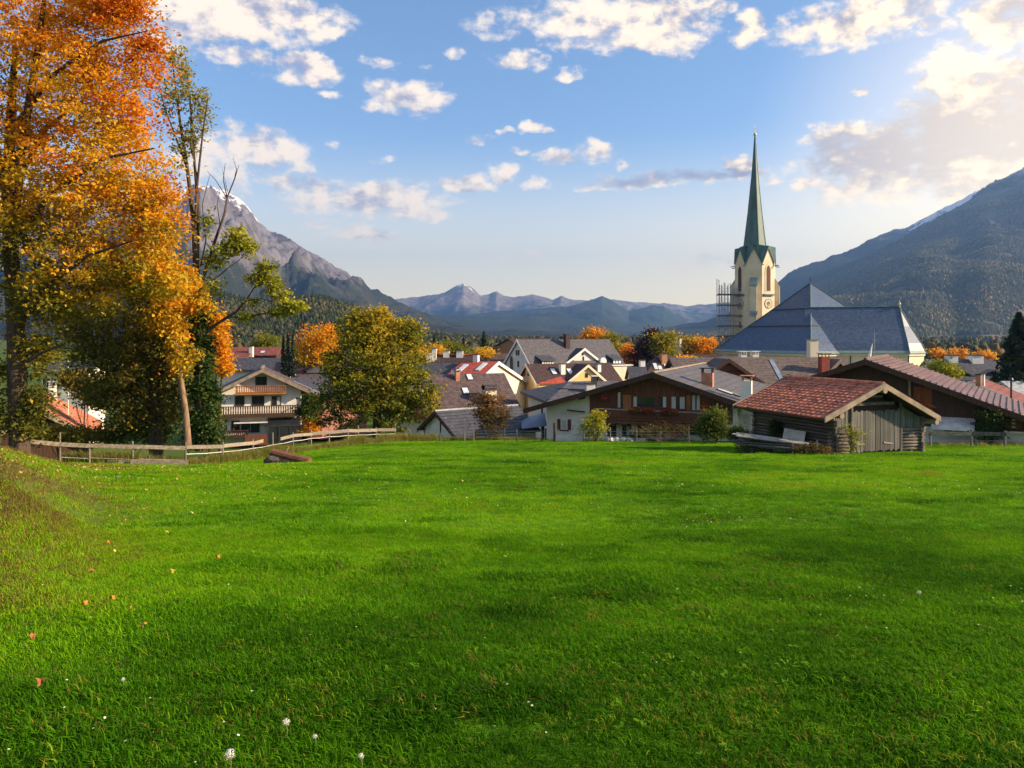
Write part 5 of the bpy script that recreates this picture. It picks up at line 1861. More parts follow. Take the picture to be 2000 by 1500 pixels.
    for r in range(rows):
        for c in range(cols):
            if first is None:
                first = MB().prism([(0, 0, 0), (0, 1, 0), (0, .8, .5), (0, .5, .8), (0, .2, .5)], (1, 0, 0)).build('tile', ROOF_ORANGE, h); o = first
            else:
                o = inst('tile', first.data, h)
            M = Matrix((t * (ln / rows * 1.06), Vector((0, L / cols * .96, 0)), nr * .10)).transposed().to_4x4()
            M.translation = Vector((0, L / cols * c, F.zr)) + t * (ln / rows * r) + nr * (.02 + rnd.uniform(0, .03) + .02 * (r % 2))
            o.matrix_local = M
    c = Vector((.5, 12.5, F.zr - .2))
    chimney(h, c, .6, .6, c.z + 1.0, PL_WHITE, 'raised', STEEL)


village()


# ------------------------------------------------------------------ church
def church():
    zg = 0.0
    cx, cy = W(1583, 0, 190).x, 190.0
    ze = W(0, 688.5, 168).z           # eave height
    zt = W(0, 553, 190).z
    h = thing('church', 'large church with green needle spire, pale tower and blue slate roofs', 'church', (cx, cy, zg))
    R = 23.5   # half diagonal of the square nave
    c21, s21 = math.cos(math.radians(21)), math.sin(math.radians(21))
    dirs = [(-c21, s21), (-s21, -c21), (c21, -s21), (s21, c21)]
    # nave walls
    dr = lambda q, z: [(a_[0] * (R - q), a_[1] * (R - q), z) for a_ in dirs]
    MB().prism(dr(1.2, 0), (0, 0, ze - .9)).build('wall', PL_CHURCH, h)
    MB().prism(dr(.5, ze - .9), (0, 0, .55)).build('cornice', PL_CREAM, h)
    prof = [(1.0, ze - .35), (.955, ze + .25), (.88, ze + 1.7), (.45, ze + (zt - ze) * .535), (0.0, zt)]
    r1, r2 = MB(), MB()
    for i in range(4):
        a, b = dirs[i], dirs[(i + 1) % 4]
        for k in range(len(prof) - 1):
            (ra, za), (rb, zb) = prof[k], prof[k + 1]
            tgt = r1 if k == 0 else r2
            p = [(a[0] * R * ra, a[1] * R * ra, za), (b[0] * R * ra, b[1] * R * ra, za)]
            tgt.poly(p + ([(b[0] * R * rb, b[1] * R * rb, zb), (a[0] * R * rb, a[1] * R * rb, zb)] if rb > 0 else [(0, 0, zb)]))
    r2.build('roof', SLATE, h)
    r1.build('eave_flashing', COPPER_L, h)
    # hips and snow rails
    for i in range(4):
        a = dirs[i]
        MB().tube([(a[0] * R * q, a[1] * R * q, z + .08) for q, z in prof], .16, 6).build('hip_ridge', COPPER, h)
    for zz in (W(0, 603, 180).z, W(0, 637, 174).z):
        q = np.interp(zz, [p[1] for p in prof], [p[0] for p in prof])
        for i in (0, 1):
            a, b = dirs[i], dirs[i + 1]
            MB().bar((a[0] * R * q, a[1] * R * q, zz + .1), (b[0] * R * q, b[1] * R * q, zz + .1), .22, .34).build('snow_guard', METAL, h)
    MB().tube([(0, 0, zt - .2), (0, 0, zt + 1.6)], [.16, .05], 6).blob((0, 0, zt + 1.2), .2, 8, 6).build('finial', METAL, h)
    # choir: its own axes, ridge running to the right and slightly nearer
    a1 = Vector((88.7 - cx, 175.8 - cy, 0)); a0 = Vector((75.6 - cx, 179.3 - cy, 0))
    zr = W(0, 600, 175.8).z
    ax = (a1 - a0).normalized(); sd = Vector((ax.y, -ax.x, 0))     # towards the viewer
    hw = 8.0
    zc = W(0, 688, 160).z
    zc = W(0, 687.5, 168).z
    def pt(s, w, z):
        q = a0 + ax * s + sd * w
        return (q.x, q.y, z)
    S1 = (a1 - a0).length
    S0 = -7.0
    ends = [(S0, hw), (S1 + .4, hw), (S1 + 4.8, hw * .44), (S1 + 4.8, -hw * .44), (S1 + .4, -hw), (S0, -hw)]
    rr, re = MB(), MB()
    for i in range(5):
        (s0, w0), (s1, w1) = ends[i], ends[i + 1]
        def ring(f, z):
            def sc(s, w):
                sx = S1 + (s - S1) * f if s > S1 - 3.5 else s
                return pt(sx, w * f, z)
            return sc
        lv = [(1.0, zc - .35), (.94, zc + .25), (.80, zc + 1.9), (.40, zc + (zr - zc) * .56), (0.0, zr)]
        for k in range(4):
            (fa, za), (fb, zb) = lv[k], lv[k + 1]
            A, Bq = ring(fa, za), ring(fb, zb)
            p = [A(s0, w0), A(s1, w1), Bq(s1, w1), Bq(s0, w0)]
            (re if k == 0 else rr).poly(p)
        if i in (0, 1, 2, 3):
            MB().tube([ring(f, z + .06)(s1, w1) for f, z in lv], .13, 6).build('hip_ridge', COPPER, h)
    rr.build('choir_roof', SLATE, h)
    re.build('eave_flashing', COPPER_L, h)
    MB().tube([pt(S0, 0, zr + .1), pt(S1, 0, zr + .1)], .17, 6).build('ridge_cap', COPPER, h)
    rg = [pt(s if s < S1 - 3.5 else S1 + (s - S1) * .9, w * .9, 0) for s, w in ends]
    MB().prism(rg, (0, 0, zc - .9)).build('choir_wall', PL_CHURCH, h)
    rg = [pt(s if s < S1 - 3.5 else S1 + (s - S1) * .95, w * .95, zc - .9) for s, w in ends]
    MB().prism(rg, (0, 0, .5)).build('cornice', PL_CREAM, h)
    MB().tube([pt(S1, 0, zr - .1), pt(S1, 0, zr + 1.5)], [.2, .05], 6).blob(pt(S1, 0, zr + .75), .34, 8, 6).build('finial', PL_CREAM, h)
    for px in (1705, 1790):
        pass
    # downpipes on the yellow walls
    for s in (S1 * .15, S1 * .62, S1 + .3):
        q = pt(s, hw * .9 + .14, 0)
        MB().tube([q, (q[0], q[1], zc - .9)], .13, 6).build('downpipe', METAL, h)
    # ---- tower
    d = 206.0
    tx, ty = W(1474.5, 0, d).x - cx, d - cy
    zz = lambda py: W(0, py, d).z
    sc = d / FPX
    ap = 36.5 * sc                     # flat-to-flat half width
    def ngon(r_ap, z, rot=0.0, n=8):
        rv = r_ap / math.cos(math.pi / n)
        return [Vector((tx + rv * math.sin(2 * math.pi * (k + .5) / n + rot), ty - rv * math.cos(2 * math.pi * (k + .5) / n + rot), z)) for k in range(n)]
    rot = math.radians(-21)
    zv, za = zz(517), zz(487)
    V = ngon(ap, zv, rot)
    base = ngon(ap, 0, rot)
    w = MB()
    for k in range(8):
        a, b = V[k - 1], V[k]
        m = (a + b) / 2
        w.poly([base[k - 1], base[k], b, m + Vector((0, 0, za - zv)), a])
    w.build('tower_wall', PL_CHURCH, h)
    fn = lambda k: ((V[k - 1] + V[k]) / 2 - Vector((tx, ty, zv))).normalized()
    # gable roofs and spire
    R2 = ngon(20.5 * sc, zz(480), rot)
    g = MB()
    for k in range(8):
        a, b = V[k - 1], V[k]
        nrm = fn(k)
        m = (a + b) / 2 + Vector((0, 0, za - zv))
        e = (b - a).normalized()
        for (s, q, rv) in ((-1, a, R2[k - 1]), (1, b, R2[k])):
            low = q + nrm * .25 + e * s * .12 - Vector((0, 0, .25)); top = m + nrm * .25 + Vector((0, 0, .28))
            cen = (R2[k - 1] + R2[k]) / 2
            cen = Vector((cen.x, cen.y, za + .28))
            g.poly([low, top, cen, rv] if s < 0 else [top, low, rv, cen])
            g.poly([low - Vector((0, 0, .3)), top - Vector((0, 0, .45)), top, low])
    tip = Vector((tx, ty, zz(265)))
    g2 = MB()
    L3 = [(20.5, zz(482)), (13.0, zz(415)), (5.5, zz(335)), (1.0, zz(266))]
    rings = [ngon(q * sc, z, rot) for q, z in L3]
    for k in range(8):
        for j in range(3):
            g2.poly([rings[j][k - 1], rings[j][k], rings[j + 1][k], rings[j + 1][k - 1]])
    g.build('gable_roof', COPPER, h)
    sp = g2.build('spire', COPPER, h)
    for k in range(8):
        MB().tube([rings[j][k] for j in range(4)], [.10, .08, .06, .04], 5).build('seam', COPPER, sp)
    MB().blob(tip + Vector((0, 0, .35)), .42, 10, 7, 0, 0).tube([tip, tip + Vector((0, 0, 2.6))], .06, 5).bar(tip + Vector((-.45, 0, 1.9)), tip + Vector((.45, 0, 1.9)), .08, .08).build('cross', GOLD, h)
    # belfry windows, clocks, cornice on the two seen faces and their opposites
    for k in range(8):
        nrm = fn(k)
        e = Vector((-nrm.y, nrm.x, 0))
        fc = Vector((tx, ty, 0)) + nrm * ap
        P = lambda u, o, z: fc + e * u + nrm * o + Vector((0, 0, z))
        ang = math.degrees(math.atan2(nrm.x, -nrm.y))
        if round((ang + 21) / 45) % 2:      # window faces
            z0, z1, hw2 = zz(570), zz(521), 4.6 * sc * 1.25
            def arch(hw_, z0_, z1_, o):
                ring = [P(-hw_, o, z0_), P(hw_, o, z0_)]
                for t in np.linspace(0, 1, 6): ring.append(P(hw_ * (1 - t ** 1.6), o, z1_ - hw_ * 2 + hw_ * 2 * t ** .8))
                for t in np.linspace(1, 0, 6)[1:]: ring.append(P(-hw_ * (1 - t ** 1.6), o, z1_ - hw_ * 2 + hw_ * 2 * t ** .8))
                return ring
            fr = MB().prism(arch(hw2 * 1.35, z0 - .2, z1 + .5, -.02), nrm * .12).build('window_surround', PL_CREAM, h)
            MB().prism(arch(hw2 * .8, z0, z1, .102), nrm * .05).build('louvre', mat('louvre', (.16, .06, .035), (.09, .035, .022), 3, .8, stretch=(1, 1, 6)), fr)
            MB().prism([P(-1.7, .0, zz(577) - .25), P(1.7, .0, zz(577) - .25), P(1.7, .0, zz(577) + .15), P(-1.7, .0, zz(577) + .15)], nrm * .5).build('string_course', COPPER, h)
            # clock
            zc2 = zz(594.5)
            cr = 1.15
            dial = [P(cr * math.sin(t), .02, zc2 + cr * math.cos(t)) for t in np.linspace(0, 2 * math.pi, 25)[:-1]]
            cl = MB().prism(dial, nrm * .08).build('clock', PL_CREAM, h)
            inner = [P(cr * .5 * math.sin(t), .102, zc2 + cr * .5 * math.cos(t)) for t in np.linspace(0, 2 * math.pi, 17)[:-1]]
            MB().prism(inner, nrm * .02).build('dial_centre', mat('dial_green', (.14, .17, .13), None, 3, .7), cl)
            nm = MB()
            for q in range(12):
                t = q * math.pi / 6
                c = P(cr * .82 * math.sin(t), .11, zc2 + cr * .82 * math.cos(t))
                u = e * math.sin(t) + Vector((0, 0, math.cos(t)))
                nm.obox(c, u, u.cross(nrm), nrm, .14, .04, .012)
            ho = [P((cr + .12) * math.sin(t), .03, zc2 + (cr + .12) * math.cos(t)) for t in np.linspace(0, 2 * math.pi, 25)]
            for q in range(24):
                nm.bar(ho[q], ho[q + 1], .07, .07, up=nrm)
            nm.build('numeral_ring', METAL, cl)
            hd = MB()
            for (t, l) in ((math.radians(150), .62), (math.radians(195), .95)):
                u = e * math.sin(t) + Vector((0, 0, math.cos(t)))
                hd.obox(P(0, .14, zc2) + u * cr * l / 2, u, u.cross(nrm), nrm, cr * l / 2, .05, .012)
            hd.build('clock_hands', GOLD, cl)
            MB().prism([P(-.25, .0, zz(640)), P(.25, .0, zz(640)), P(.25, 0, zz(628)), P(-.25, 0, zz(628))], nrm * .05).build('slit_window', GLASS, h)
        else:                              # buttress faces
            bw = 6.2 * sc
            zt2, zl2 = zz(547), zz(560)
            b = MB().prism([P(-bw, 0, 0), P(-bw, 1.25, 0), P(-bw, 1.25, zl2), P(-bw, 0, zt2)], e * 2 * bw).build('buttress', PL_CHURCH, h)
            MB().hexa([P(-bw - .12, 1.45, zl2 - .18), P(bw + .12, 1.45, zl2 - .18), P(bw + .12, -.02, zt2 + .15), P(-bw - .12, -.02, zt2 + .15),
                       P(-bw - .12, 1.45, zl2), P(bw + .12, 1.45, zl2), P(bw + .12, -.02, zt2 + .38), P(-bw - .12, -.02, zt2 + .38)]).build('buttress_cap', COPPER_L, b)
            z5 = zz(612)
            MB().hexa([P(-bw - .12, 1.85, z5 - .55), P(bw + .12, 1.85, z5 - .55), P(bw + .12, 1.252, z5 - .55), P(-bw - .12, 1.252, z5 - .55),
                       P(-bw - .12, 1.55, z5 + .1), P(bw + .12, 1.55, z5 + .1), P(bw + .12, 1.252, z5 + .45), P(-bw - .12, 1.252, z5 + .45)]).build('buttress_cap', COPPER_L, b)
            # water spouts under the valleys
        sp0 = V[k]
        o = (sp0 - Vector((tx, ty, zv))).normalized()
        MB().bar(sp0 + o * .05 - Vector((0, 0, .5)), sp0 + o * 1.15 - Vector((0, 0, .62)), .22, .22).build('water_spout', METAL, h)
    # ---- scaffolding against the tower's left side
    s = thing('scaffolding', 'tube scaffolding with plank decks against the church tower', 'scaffolding', (W(1418, 0, 205).x, 205, 0))
    ox, oy = s.location.x, 205
    xs_ = [W(p, 0, 205).x - ox for p in (1401, 1406, 1411, 1417, 1423, 1428, 1434)]
    levels = [zz(q) for q in (577, 597.5, 617.5, 637.5, 657, 676)]
    pole = None
    rnd = random.Random(3)
    for j, x in enumerate(xs_):
        for y in (-1.6, .4):
            top = zz((545, 556, 553, 555, 552, 557, 562)[j]) + rnd.uniform(-.6, .4)
            MB().tube([(x, y, 0), (x, y, top)], .095, 6).build('pole', mat('scaffold_tube', (.50, .47, .44), (.30, .28, .26), 2, .6), s)
    for i, z in enumerate(levels):
        xe = W((1460, 1455, 1458, 1457, 1440, 1438)[i], 0, 205).x - ox
        MB().box(xs_[0] - .5, xe, -2.0, -.6, z - .10, z + .06).build('deck', WOOD_GREY, s)
        for dz in (.45, .85, 1.25, 1.75):
            MB().bar((xs_[0] - .3, -1.68, z + dz), (xe - .3, -1.68, z + dz), .08, .08).build('guard_rail', STEEL, s)
        MB().box(xs_[0] - .4, xe - .2, -1.72, -1.66, z + .065, z + .30).build('toe_board', WOOD_GREY, s)
    for i in range(len(levels) - 1):
        j = i % 3
        MB().bar((xs_[j], -1.72, levels[i + 1]), (xs_[j + 1], -1.72, levels[i]), .06, .06).build('brace', STEEL, s)
    for x in (W(1446, 0, 205).x - ox, W(1456, 0, 205).x - ox):
        MB().tube([(x, -1.6, 0), (x, -1.6, levels[1])], .075, 6).build('pole', STEEL, s)


church()

# ------------------------------------------------------------------ trees and shrubs
def leaves_mesh(name, C, size, tint, material, parent, rg, flat=.35, aspect=.62):
    """one kite-shaped, slightly folded leaf spray per centre"""
    n = len(C)
    nrm = rg.normal(size=(n, 3)); nrm[:, 2] = np.abs(nrm[:, 2]) + flat
    nrm /= np.linalg.norm(nrm, axis=1)[:, None]
    a = np.cross(nrm, rg.normal(size=(n, 3))); a /= np.linalg.norm(a, axis=1)[:, None]
    b = np.cross(nrm, a)
    s = (size * rg.uniform(.5, 1.45, n))[:, None]
    fold = nrm * s * .22
    v = np.stack([C - a * s, C + b * s * aspect + fold, C + a * s, C - b * s * aspect + fold], 1).reshape(-1, 3)
    q = np.arange(n * 4).reshape(n, 4)
    o = raw_mesh(name, v, q, material)
    at = o.data.attributes.new('tint', 'FLOAT', 'POINT')
    at.data.foreach_set('value', np.repeat(np.clip(tint, 0, 1), 4).astype(np.float32))
    o.parent = parent
    return o


def crown_points(ell, n_clump, per, rc, rg, shell=.5, gap=.0):
    """clumps of leaves through a set of ellipsoids [(centre, radii, weight)]"""
    w = np.array([e[2] for e in ell], dtype=float); w /= w.sum()
    which = rg.choice(len(ell), n_clump, p=w)
    cen = np.array([e[0] for e in ell])[which]; rad = np.array([e[1] for e in ell])[which]
    d = rg.normal(size=(n_clump, 3)); d /= np.linalg.norm(d, axis=1)[:, None]
    r = rg.uniform(0, 1, n_clump) ** shell
    c = cen + d * rad * r[:, None]
    k = rg.uniform(.5, 1.5, n_clump)
    idx = np.repeat(np.arange(n_clump), per)
    off = rg.normal(size=(len(idx), 3)) * np.array([1, 1, .55]) * (rc * k[idx])[:, None] * .55
    return c[idx] + off, idx, c


def limb_mesh(name, lines, mat_, parent, n=8):
    mb = MB()
    for pts, rad in lines:
        mb.tube(pts, rad, n if rad[0] > .12 else 5)
    return mb.build(name, mat_, parent, smooth=True, fixn=False)


def wob(a, b, k, amt, rnd):
    a, b = Vector(a), Vector(b)
    out = []
    for i in range(k + 1):
        p = a.lerp(b, i / k)
        if 0 < i < k: p += Vector((rnd.uniform(-1, 1), rnd.uniform(-1, 1), rnd.uniform(-1, 1))) * amt
        out.append(p)
    return out


def tree(name, label, cat, px, d, zbase, ell_px, n_clump, per, rc, size, material, tintf, trunk_r=.3, bark=None, seed=1, shell=.5, group=None,
         limbs=10, top=None, flat=.35, depth=1.0, trunk_lines=None, yoff=0.0):
    """ell_px: [(px, py, rx, ry, weight)] outlines of crown masses at distance d"""
    rg = np.random.default_rng(seed); rnd = random.Random(seed)
    base = Vector(((px - 1000) / FPX * d, d, zbase))
    h = thing(name, label, cat, base, 0, group)
    ell = []
    for (ex, ey, rx, ry, w) in ell_px:
        c = W(ex, ey, d) - base
        s = d / FPX
        ell.append((np.array([c.x, yoff * s, c.z]), np.array([rx * s, rx * s * depth, ry * s]), w))
    C, idx, cl = crown_points(ell, n_clump, per, rc, rg, shell)
    t = tintf(C, cl[idx], rg, idx)
    leaves_mesh('crown', C, size, t, material, h, rg, flat)
    lines = trunk_lines or []
    if not lines:
        tp = Vector(ell[0][0]) if top is None else (W(top[0], top[1], d) - base)
        main = wob((0, 0, -.3), tp, 5, trunk_r * .5, rnd)
        lines.append((main, [trunk_r * (1.15 - .8 * i / 5) for i in range(6)]))
        for k in range(limbs):
            i = rnd.choice((2, 3, 4))
            e = Vector(cl[rnd.randrange(len(cl))])
            lines.append((wob(main[i], e, 3, .12 * (e - main[i]).length * .3, rnd), [trunk_r * .38, trunk_r * .26, trunk_r * .15, trunk_r * .05]))
    limb_mesh('trunk', lines, bark or BARK, h)
    return h


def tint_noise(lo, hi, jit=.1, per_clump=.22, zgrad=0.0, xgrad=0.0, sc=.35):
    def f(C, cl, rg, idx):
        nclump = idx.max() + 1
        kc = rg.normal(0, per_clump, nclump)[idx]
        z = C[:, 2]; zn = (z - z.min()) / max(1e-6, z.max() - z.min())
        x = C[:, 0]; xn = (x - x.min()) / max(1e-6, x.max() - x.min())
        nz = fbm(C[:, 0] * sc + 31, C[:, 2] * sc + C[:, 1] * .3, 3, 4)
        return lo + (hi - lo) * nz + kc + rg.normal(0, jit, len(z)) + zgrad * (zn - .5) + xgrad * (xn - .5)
    return f


# --- the big maple at the left edge
def maple():
    d = 35.0
    zb = float(gz((38 - 1000) / FPX * d, d)) - .1
    base = W(38, 905, d); base.z = zb
    rel = lambda px, py, dy=0.0: tuple(W(px, py, d + dy) - base)
    rnd = random.Random(2)
    lines = [([rel(38, 912), rel(38, 860), rel(34, 760), rel(31, 640), rel(22, 500, .5), rel(16, 400, .8), rel(20, 250, 1), rel(30, 90, 1)], [.52, .43, .40, .37, .33, .28, .22, .12]),
             ([rel(22, 500, .5), rel(40, 300, 0), rel(70, 120, -.6), rel(95, -60, -1)], [.24, .2, .14, .07]),
             ([rel(16, 400, .8), rel(-20, 230, 1), rel(-40, 60, 1)], [.2, .16, .1]),
             ([rel(31, 640), rel(90, 560, -1), rel(170, 500, -2), rel(260, 470, -2.5)], [.16, .12, .08, .03]),
             ([rel(30, 600), rel(110, 540, 1), rel(200, 430, 1.5), rel(320, 400, 2)], [.15, .11, .07, .03]),
             ([rel(25, 470), rel(100, 380, -1), rel(200, 310, -1.5), rel(300, 290, -2)], [.15, .11, .07, .03]),
             ([rel(20, 380), rel(90, 250, 1), rel(170, 190, 1.5), rel(270, 150, 2)], [.14, .1, .06, .03]),
             ([rel(25, 250, 1), rel(110, 140, -.5), rel(200, 80, -1), rel(290, 60, -1.5)], [.13, .09, .06, .02]),
             ([rel(33, 720), rel(80, 690, -1), rel(130, 670, -2)], [.1, .07, .03])]
    ell = [(60, 60, 150, 120, 1.0), (170, 130, 140, 100, 1.0), (80, 260, 170, 110, 1.1), (230, 250, 90, 90, .8), (210, 370, 150, 90, 1.2), (300, 425, 56, 80, .6), (60, 430, 130, 100, .9),
           (200, 500, 150, 70, .9), (90, 570, 110, 80, .7), (75, 690, 34, 60, .3), (-20, 720, 50, 90, .4), (70, 790, 26, 40, .18), (10, 800, 16, 40, .10), (200, 20, 80, 50, .6), (290, 110, 34, 60, .22), (265, 20, 35, 28, .15), (150, 580, 120, 60, .6), (-60, 300, 120, 300, .9), (300, 540, 70, 50, .45), (40, 830, 36, 26, .12)]

    def f(C, cl, rg, idx):
        n = idx.max() + 1
        z, x = cl[:, 2], cl[:, 0]
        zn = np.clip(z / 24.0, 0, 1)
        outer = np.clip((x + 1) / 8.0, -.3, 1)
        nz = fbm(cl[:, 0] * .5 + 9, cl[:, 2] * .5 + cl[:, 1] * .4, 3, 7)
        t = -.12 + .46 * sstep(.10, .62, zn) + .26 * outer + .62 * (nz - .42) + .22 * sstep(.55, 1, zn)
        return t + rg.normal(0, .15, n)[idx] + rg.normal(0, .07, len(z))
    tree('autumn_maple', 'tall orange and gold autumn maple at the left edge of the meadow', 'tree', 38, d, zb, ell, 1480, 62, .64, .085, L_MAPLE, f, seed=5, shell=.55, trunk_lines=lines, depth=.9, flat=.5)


maple()

OL_D = 46.0
OL_Z = lambda px, d: float(gz((px - 1000) / FPX * d, d))


def left_group():
    d = 46.0
    # olive and russet tree filling the gap behind the fence
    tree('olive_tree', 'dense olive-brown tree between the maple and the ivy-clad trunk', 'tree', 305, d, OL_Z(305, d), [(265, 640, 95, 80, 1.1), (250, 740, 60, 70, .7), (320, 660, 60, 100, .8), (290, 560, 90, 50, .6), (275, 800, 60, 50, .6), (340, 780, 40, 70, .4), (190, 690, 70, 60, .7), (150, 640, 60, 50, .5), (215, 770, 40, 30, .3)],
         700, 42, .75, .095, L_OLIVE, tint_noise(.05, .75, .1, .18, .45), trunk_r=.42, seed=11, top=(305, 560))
    tree('orange_maple', 'orange-leaved tree leaning over the ivy trunk, lowest boughs in front', 'tree', 340, 43.0, OL_Z(340, 43), [(342, 560, 36, 55, 1.0), (325, 620, 42, 36, .8), (352, 690, 28, 50, .5), (290, 540, 60, 40, .6), (306, 500, 40, 44, .5), (392, 590, 16, 36, .18)],
         380, 36, .52, .11, L_MAPLE, tint_noise(.12, .75, .08, .16, .25), trunk_r=.15, bark=BARK_P, seed=12,
         trunk_lines=[([tuple(W(368, 872, 43) - Vector(((340 - 1000) / FPX * 43, 43, OL_Z(340, 43)))), tuple(W(362, 800, 43) - Vector(((340 - 1000) / FPX * 43, 43, OL_Z(340, 43)))),
                        tuple(W(352, 735, 43) - Vector(((340 - 1000) / FPX * 43, 43, OL_Z(340, 43)))), tuple(W(345, 690, 43) - Vector(((340 - 1000) / FPX * 43, 43, OL_Z(340, 43)))), tuple(W(330, 600, 43) - Vector(((340 - 1000) / FPX * 43, 43, OL_Z(340, 43)))), tuple(W(322, 540, 43) - Vector(((340 - 1000) / FPX * 43, 43, OL_Z(340, 43))))],
                       [.20, .18, .16, .15, .10, .05])])
    # ivy-clad tree with the bare upper limbs
    d = 45.0
    zb = OL_Z(390, d)
    base = Vector(((390 - 1000) / FPX * d, d, zb))
    rel = lambda px, py, dy=0.0: tuple(W(px, py, d + dy) - base)
    L = [([rel(392, 880), rel(392, 760), rel(388, 640), rel(384, 540), rel(378, 430), rel(366, 330), rel(352, 240), rel(340, 150), rel(335, 90)], [.36, .32, .27, .2, .15, .11, .08, .05, .02]),
         ([rel(384, 540), rel(388, 420, .4), rel(380, 320, .5), rel(374, 220, .5), rel(362, 110, .5)], [.12, .1, .08, .05, .02]),
         ([rel(380, 450), rel(386, 350, -.4), rel(396, 260, -.5), rel(406, 190, -.5)], [.09, .07, .05, .02]),
         ([rel(366, 330), rel(340, 260), rel(318, 200), rel(305, 140)], [.07, .05, .03, .01]),
         ([rel(374, 300), rel(372, 210), rel(360, 130)], [.05, .03, .01]),
         ([rel(386, 350, -.4), rel(372, 280), rel(384, 180)], [.05, .03, .01]),
         # dead bough up to the right
         ([rel(392, 600), rel(398, 540), rel(420, 470), rel(438, 420), rel(444, 385), rel(458, 350), rel(467, 322)], [.13, .11, .09, .07, .05, .035, .012]),
         ([rel(444, 388), rel(436, 350), rel(440, 318)], [.04, .025, .01]), ([rel(458, 350), rel(462, 330), rel(455, 308)], [.03, .02, .01]), ([rel(444, 388), rel(420, 350), rel(405, 335)], [.035, .02, .01]),
         ([rel(430, 440), rel(424, 400), rel(430, 370)], [.03, .02, .01]), ([rel(440, 410), rel(446, 380), rel(434, 330)], [.03, .02, .008]),
         # long bough to the right with leaf clusters
         ([rel(396, 655), rel(425, 632), rel(460, 610), rel(480, 588), rel(498, 560), rel(508, 535)], [.12, .10, .08, .06, .035, .012]),
         ([rel(445, 620), rel(490, 617), rel(530, 610), rel(558, 600), rel(580, 597)], [.06, .05, .04, .025, .01]),
         ([rel(480, 588), rel(510, 583), rel(535, 590)], [.04, .025, .01]), ([rel(405, 648), rel(412, 610), rel(425, 585), rel(440, 575)], [.05, .03, .02, .01]), ([rel(415, 604), rel(432, 604)], [.02, .01]),
         ([rel(392, 560), rel(420, 545), rel(450, 520), rel(478, 500), rel(486, 480)], [.06, .045, .03, .02, .01]), ([rel(392, 520), rel(402, 470), rel(395, 400), rel(410, 340)], [.05, .04, .025, .01])]
    ell = [(340, 110, 14, 26, .5), (362, 140, 14, 28, .5), (348, 190, 30, 40, .7), (390, 200, 18, 40, .5), (322, 190, 16, 46, .4), (372, 270, 28, 40, .5), (400, 240, 10, 40, .3), (352, 280, 20, 50, .3)]
    t = tree('bare_topped_tree', 'slender tree with thin pale upper leaves and bare boughs above the ivy', 'tree', 390, d, zb, ell, 260, 14, .42, .085, L_POP, tint_noise(.1, .8, .15), seed=13, trunk_lines=L)
    rg = np.random.default_rng(31)
    ell2 = [((465, 470), 22, 24, 1.), ((440, 490), 30, 20, .8), ((485, 485), 14, 16, .5), ((520, 525), 16, 20, .7), ((505, 545), 22, 14, .6), ((548, 580), 18, 16, .7), ((575, 600), 20, 13, .8), ((535, 560), 16, 20, .5), ((495, 590), 14, 8, .25), ((480, 620), 12, 10, .35), ((420, 510), 20, 30, .5), ((545, 610), 18, 8, .3), ((408, 430), 12, 40, .25), ((415, 560), 14, 20, .3)]
    s = d / FPX
    ee = [(np.array(rel(c[0], c[1])), np.array([rx * s, rx * s, ry * s]), w) for c, rx, ry, w in ell2]
    C, idx, cl = crown_points(ee, 330, 18, .40, rg, .5)
    leaves_mesh('foliage', C, .10, tint_noise(.1, .85, .12)(C, cl[idx], rg, idx), L_LIME, t, rg)
    # ivy
    ell3 = [(391, 610, 15, 50, .8), (392, 690, 22, 60, 1.0), (398, 770, 26, 60, 1.1), (400, 835, 24, 40, .8), (384, 840, 20, 40, .5)]
    hv = thing('ivy', 'dark ivy climbing the trunk beside the white balcony house', 'ivy', base)
    ee = [(np.array(rel(c[0], c[1])), np.array([c[2] * s, c[2] * s * .9, c[3] * s]), c[4]) for c in ell3]
    C, idx, cl = crown_points(ee, 300, 40, .36, rg, .45)
    leaves_mesh('foliage', C, .10, tint_noise(.0, .75, .14)(C, cl[idx], rg, idx), L_IVY, hv, rg)
    MB().tube([rel(396, 880, -.4), rel(388, 760, -.42), rel(392, 660, -.38), rel(386, 580, -.3)], [.05, .045, .04, .02], 5).build('stem', BARK, hv, True)
    d = 47
    z2 = OL_Z(308, d)
    b2 = Vector(((308 - 1000) / FPX * d, d, z2))
    r2 = lambda px, py, dy=0: tuple(W(px, py, d + dy) - b2)
    hv = thing('ivy_clad_tree', 'dark ivy-wrapped trunk in the middle of the olive thicket', 'tree', b2)
    ee = [(np.array(r2(308, y)), np.array([14 * s, 14 * s, 60 * s]), 1) for y in (620, 700, 790)]
    C, idx, cl = crown_points(ee, 200, 30, .34, rg, .45)
    leaves_mesh('foliage', C, .10, tint_noise(-.1, .35, .1)(C, cl[idx], rg, idx), L_IVY, hv, rg)
    MB().tube([r2(310, 880), r2(308, 760), r2(306, 640), r2(302, 540)], [.32, .3, .24, .12], 9).build('trunk', BARK, hv, True)
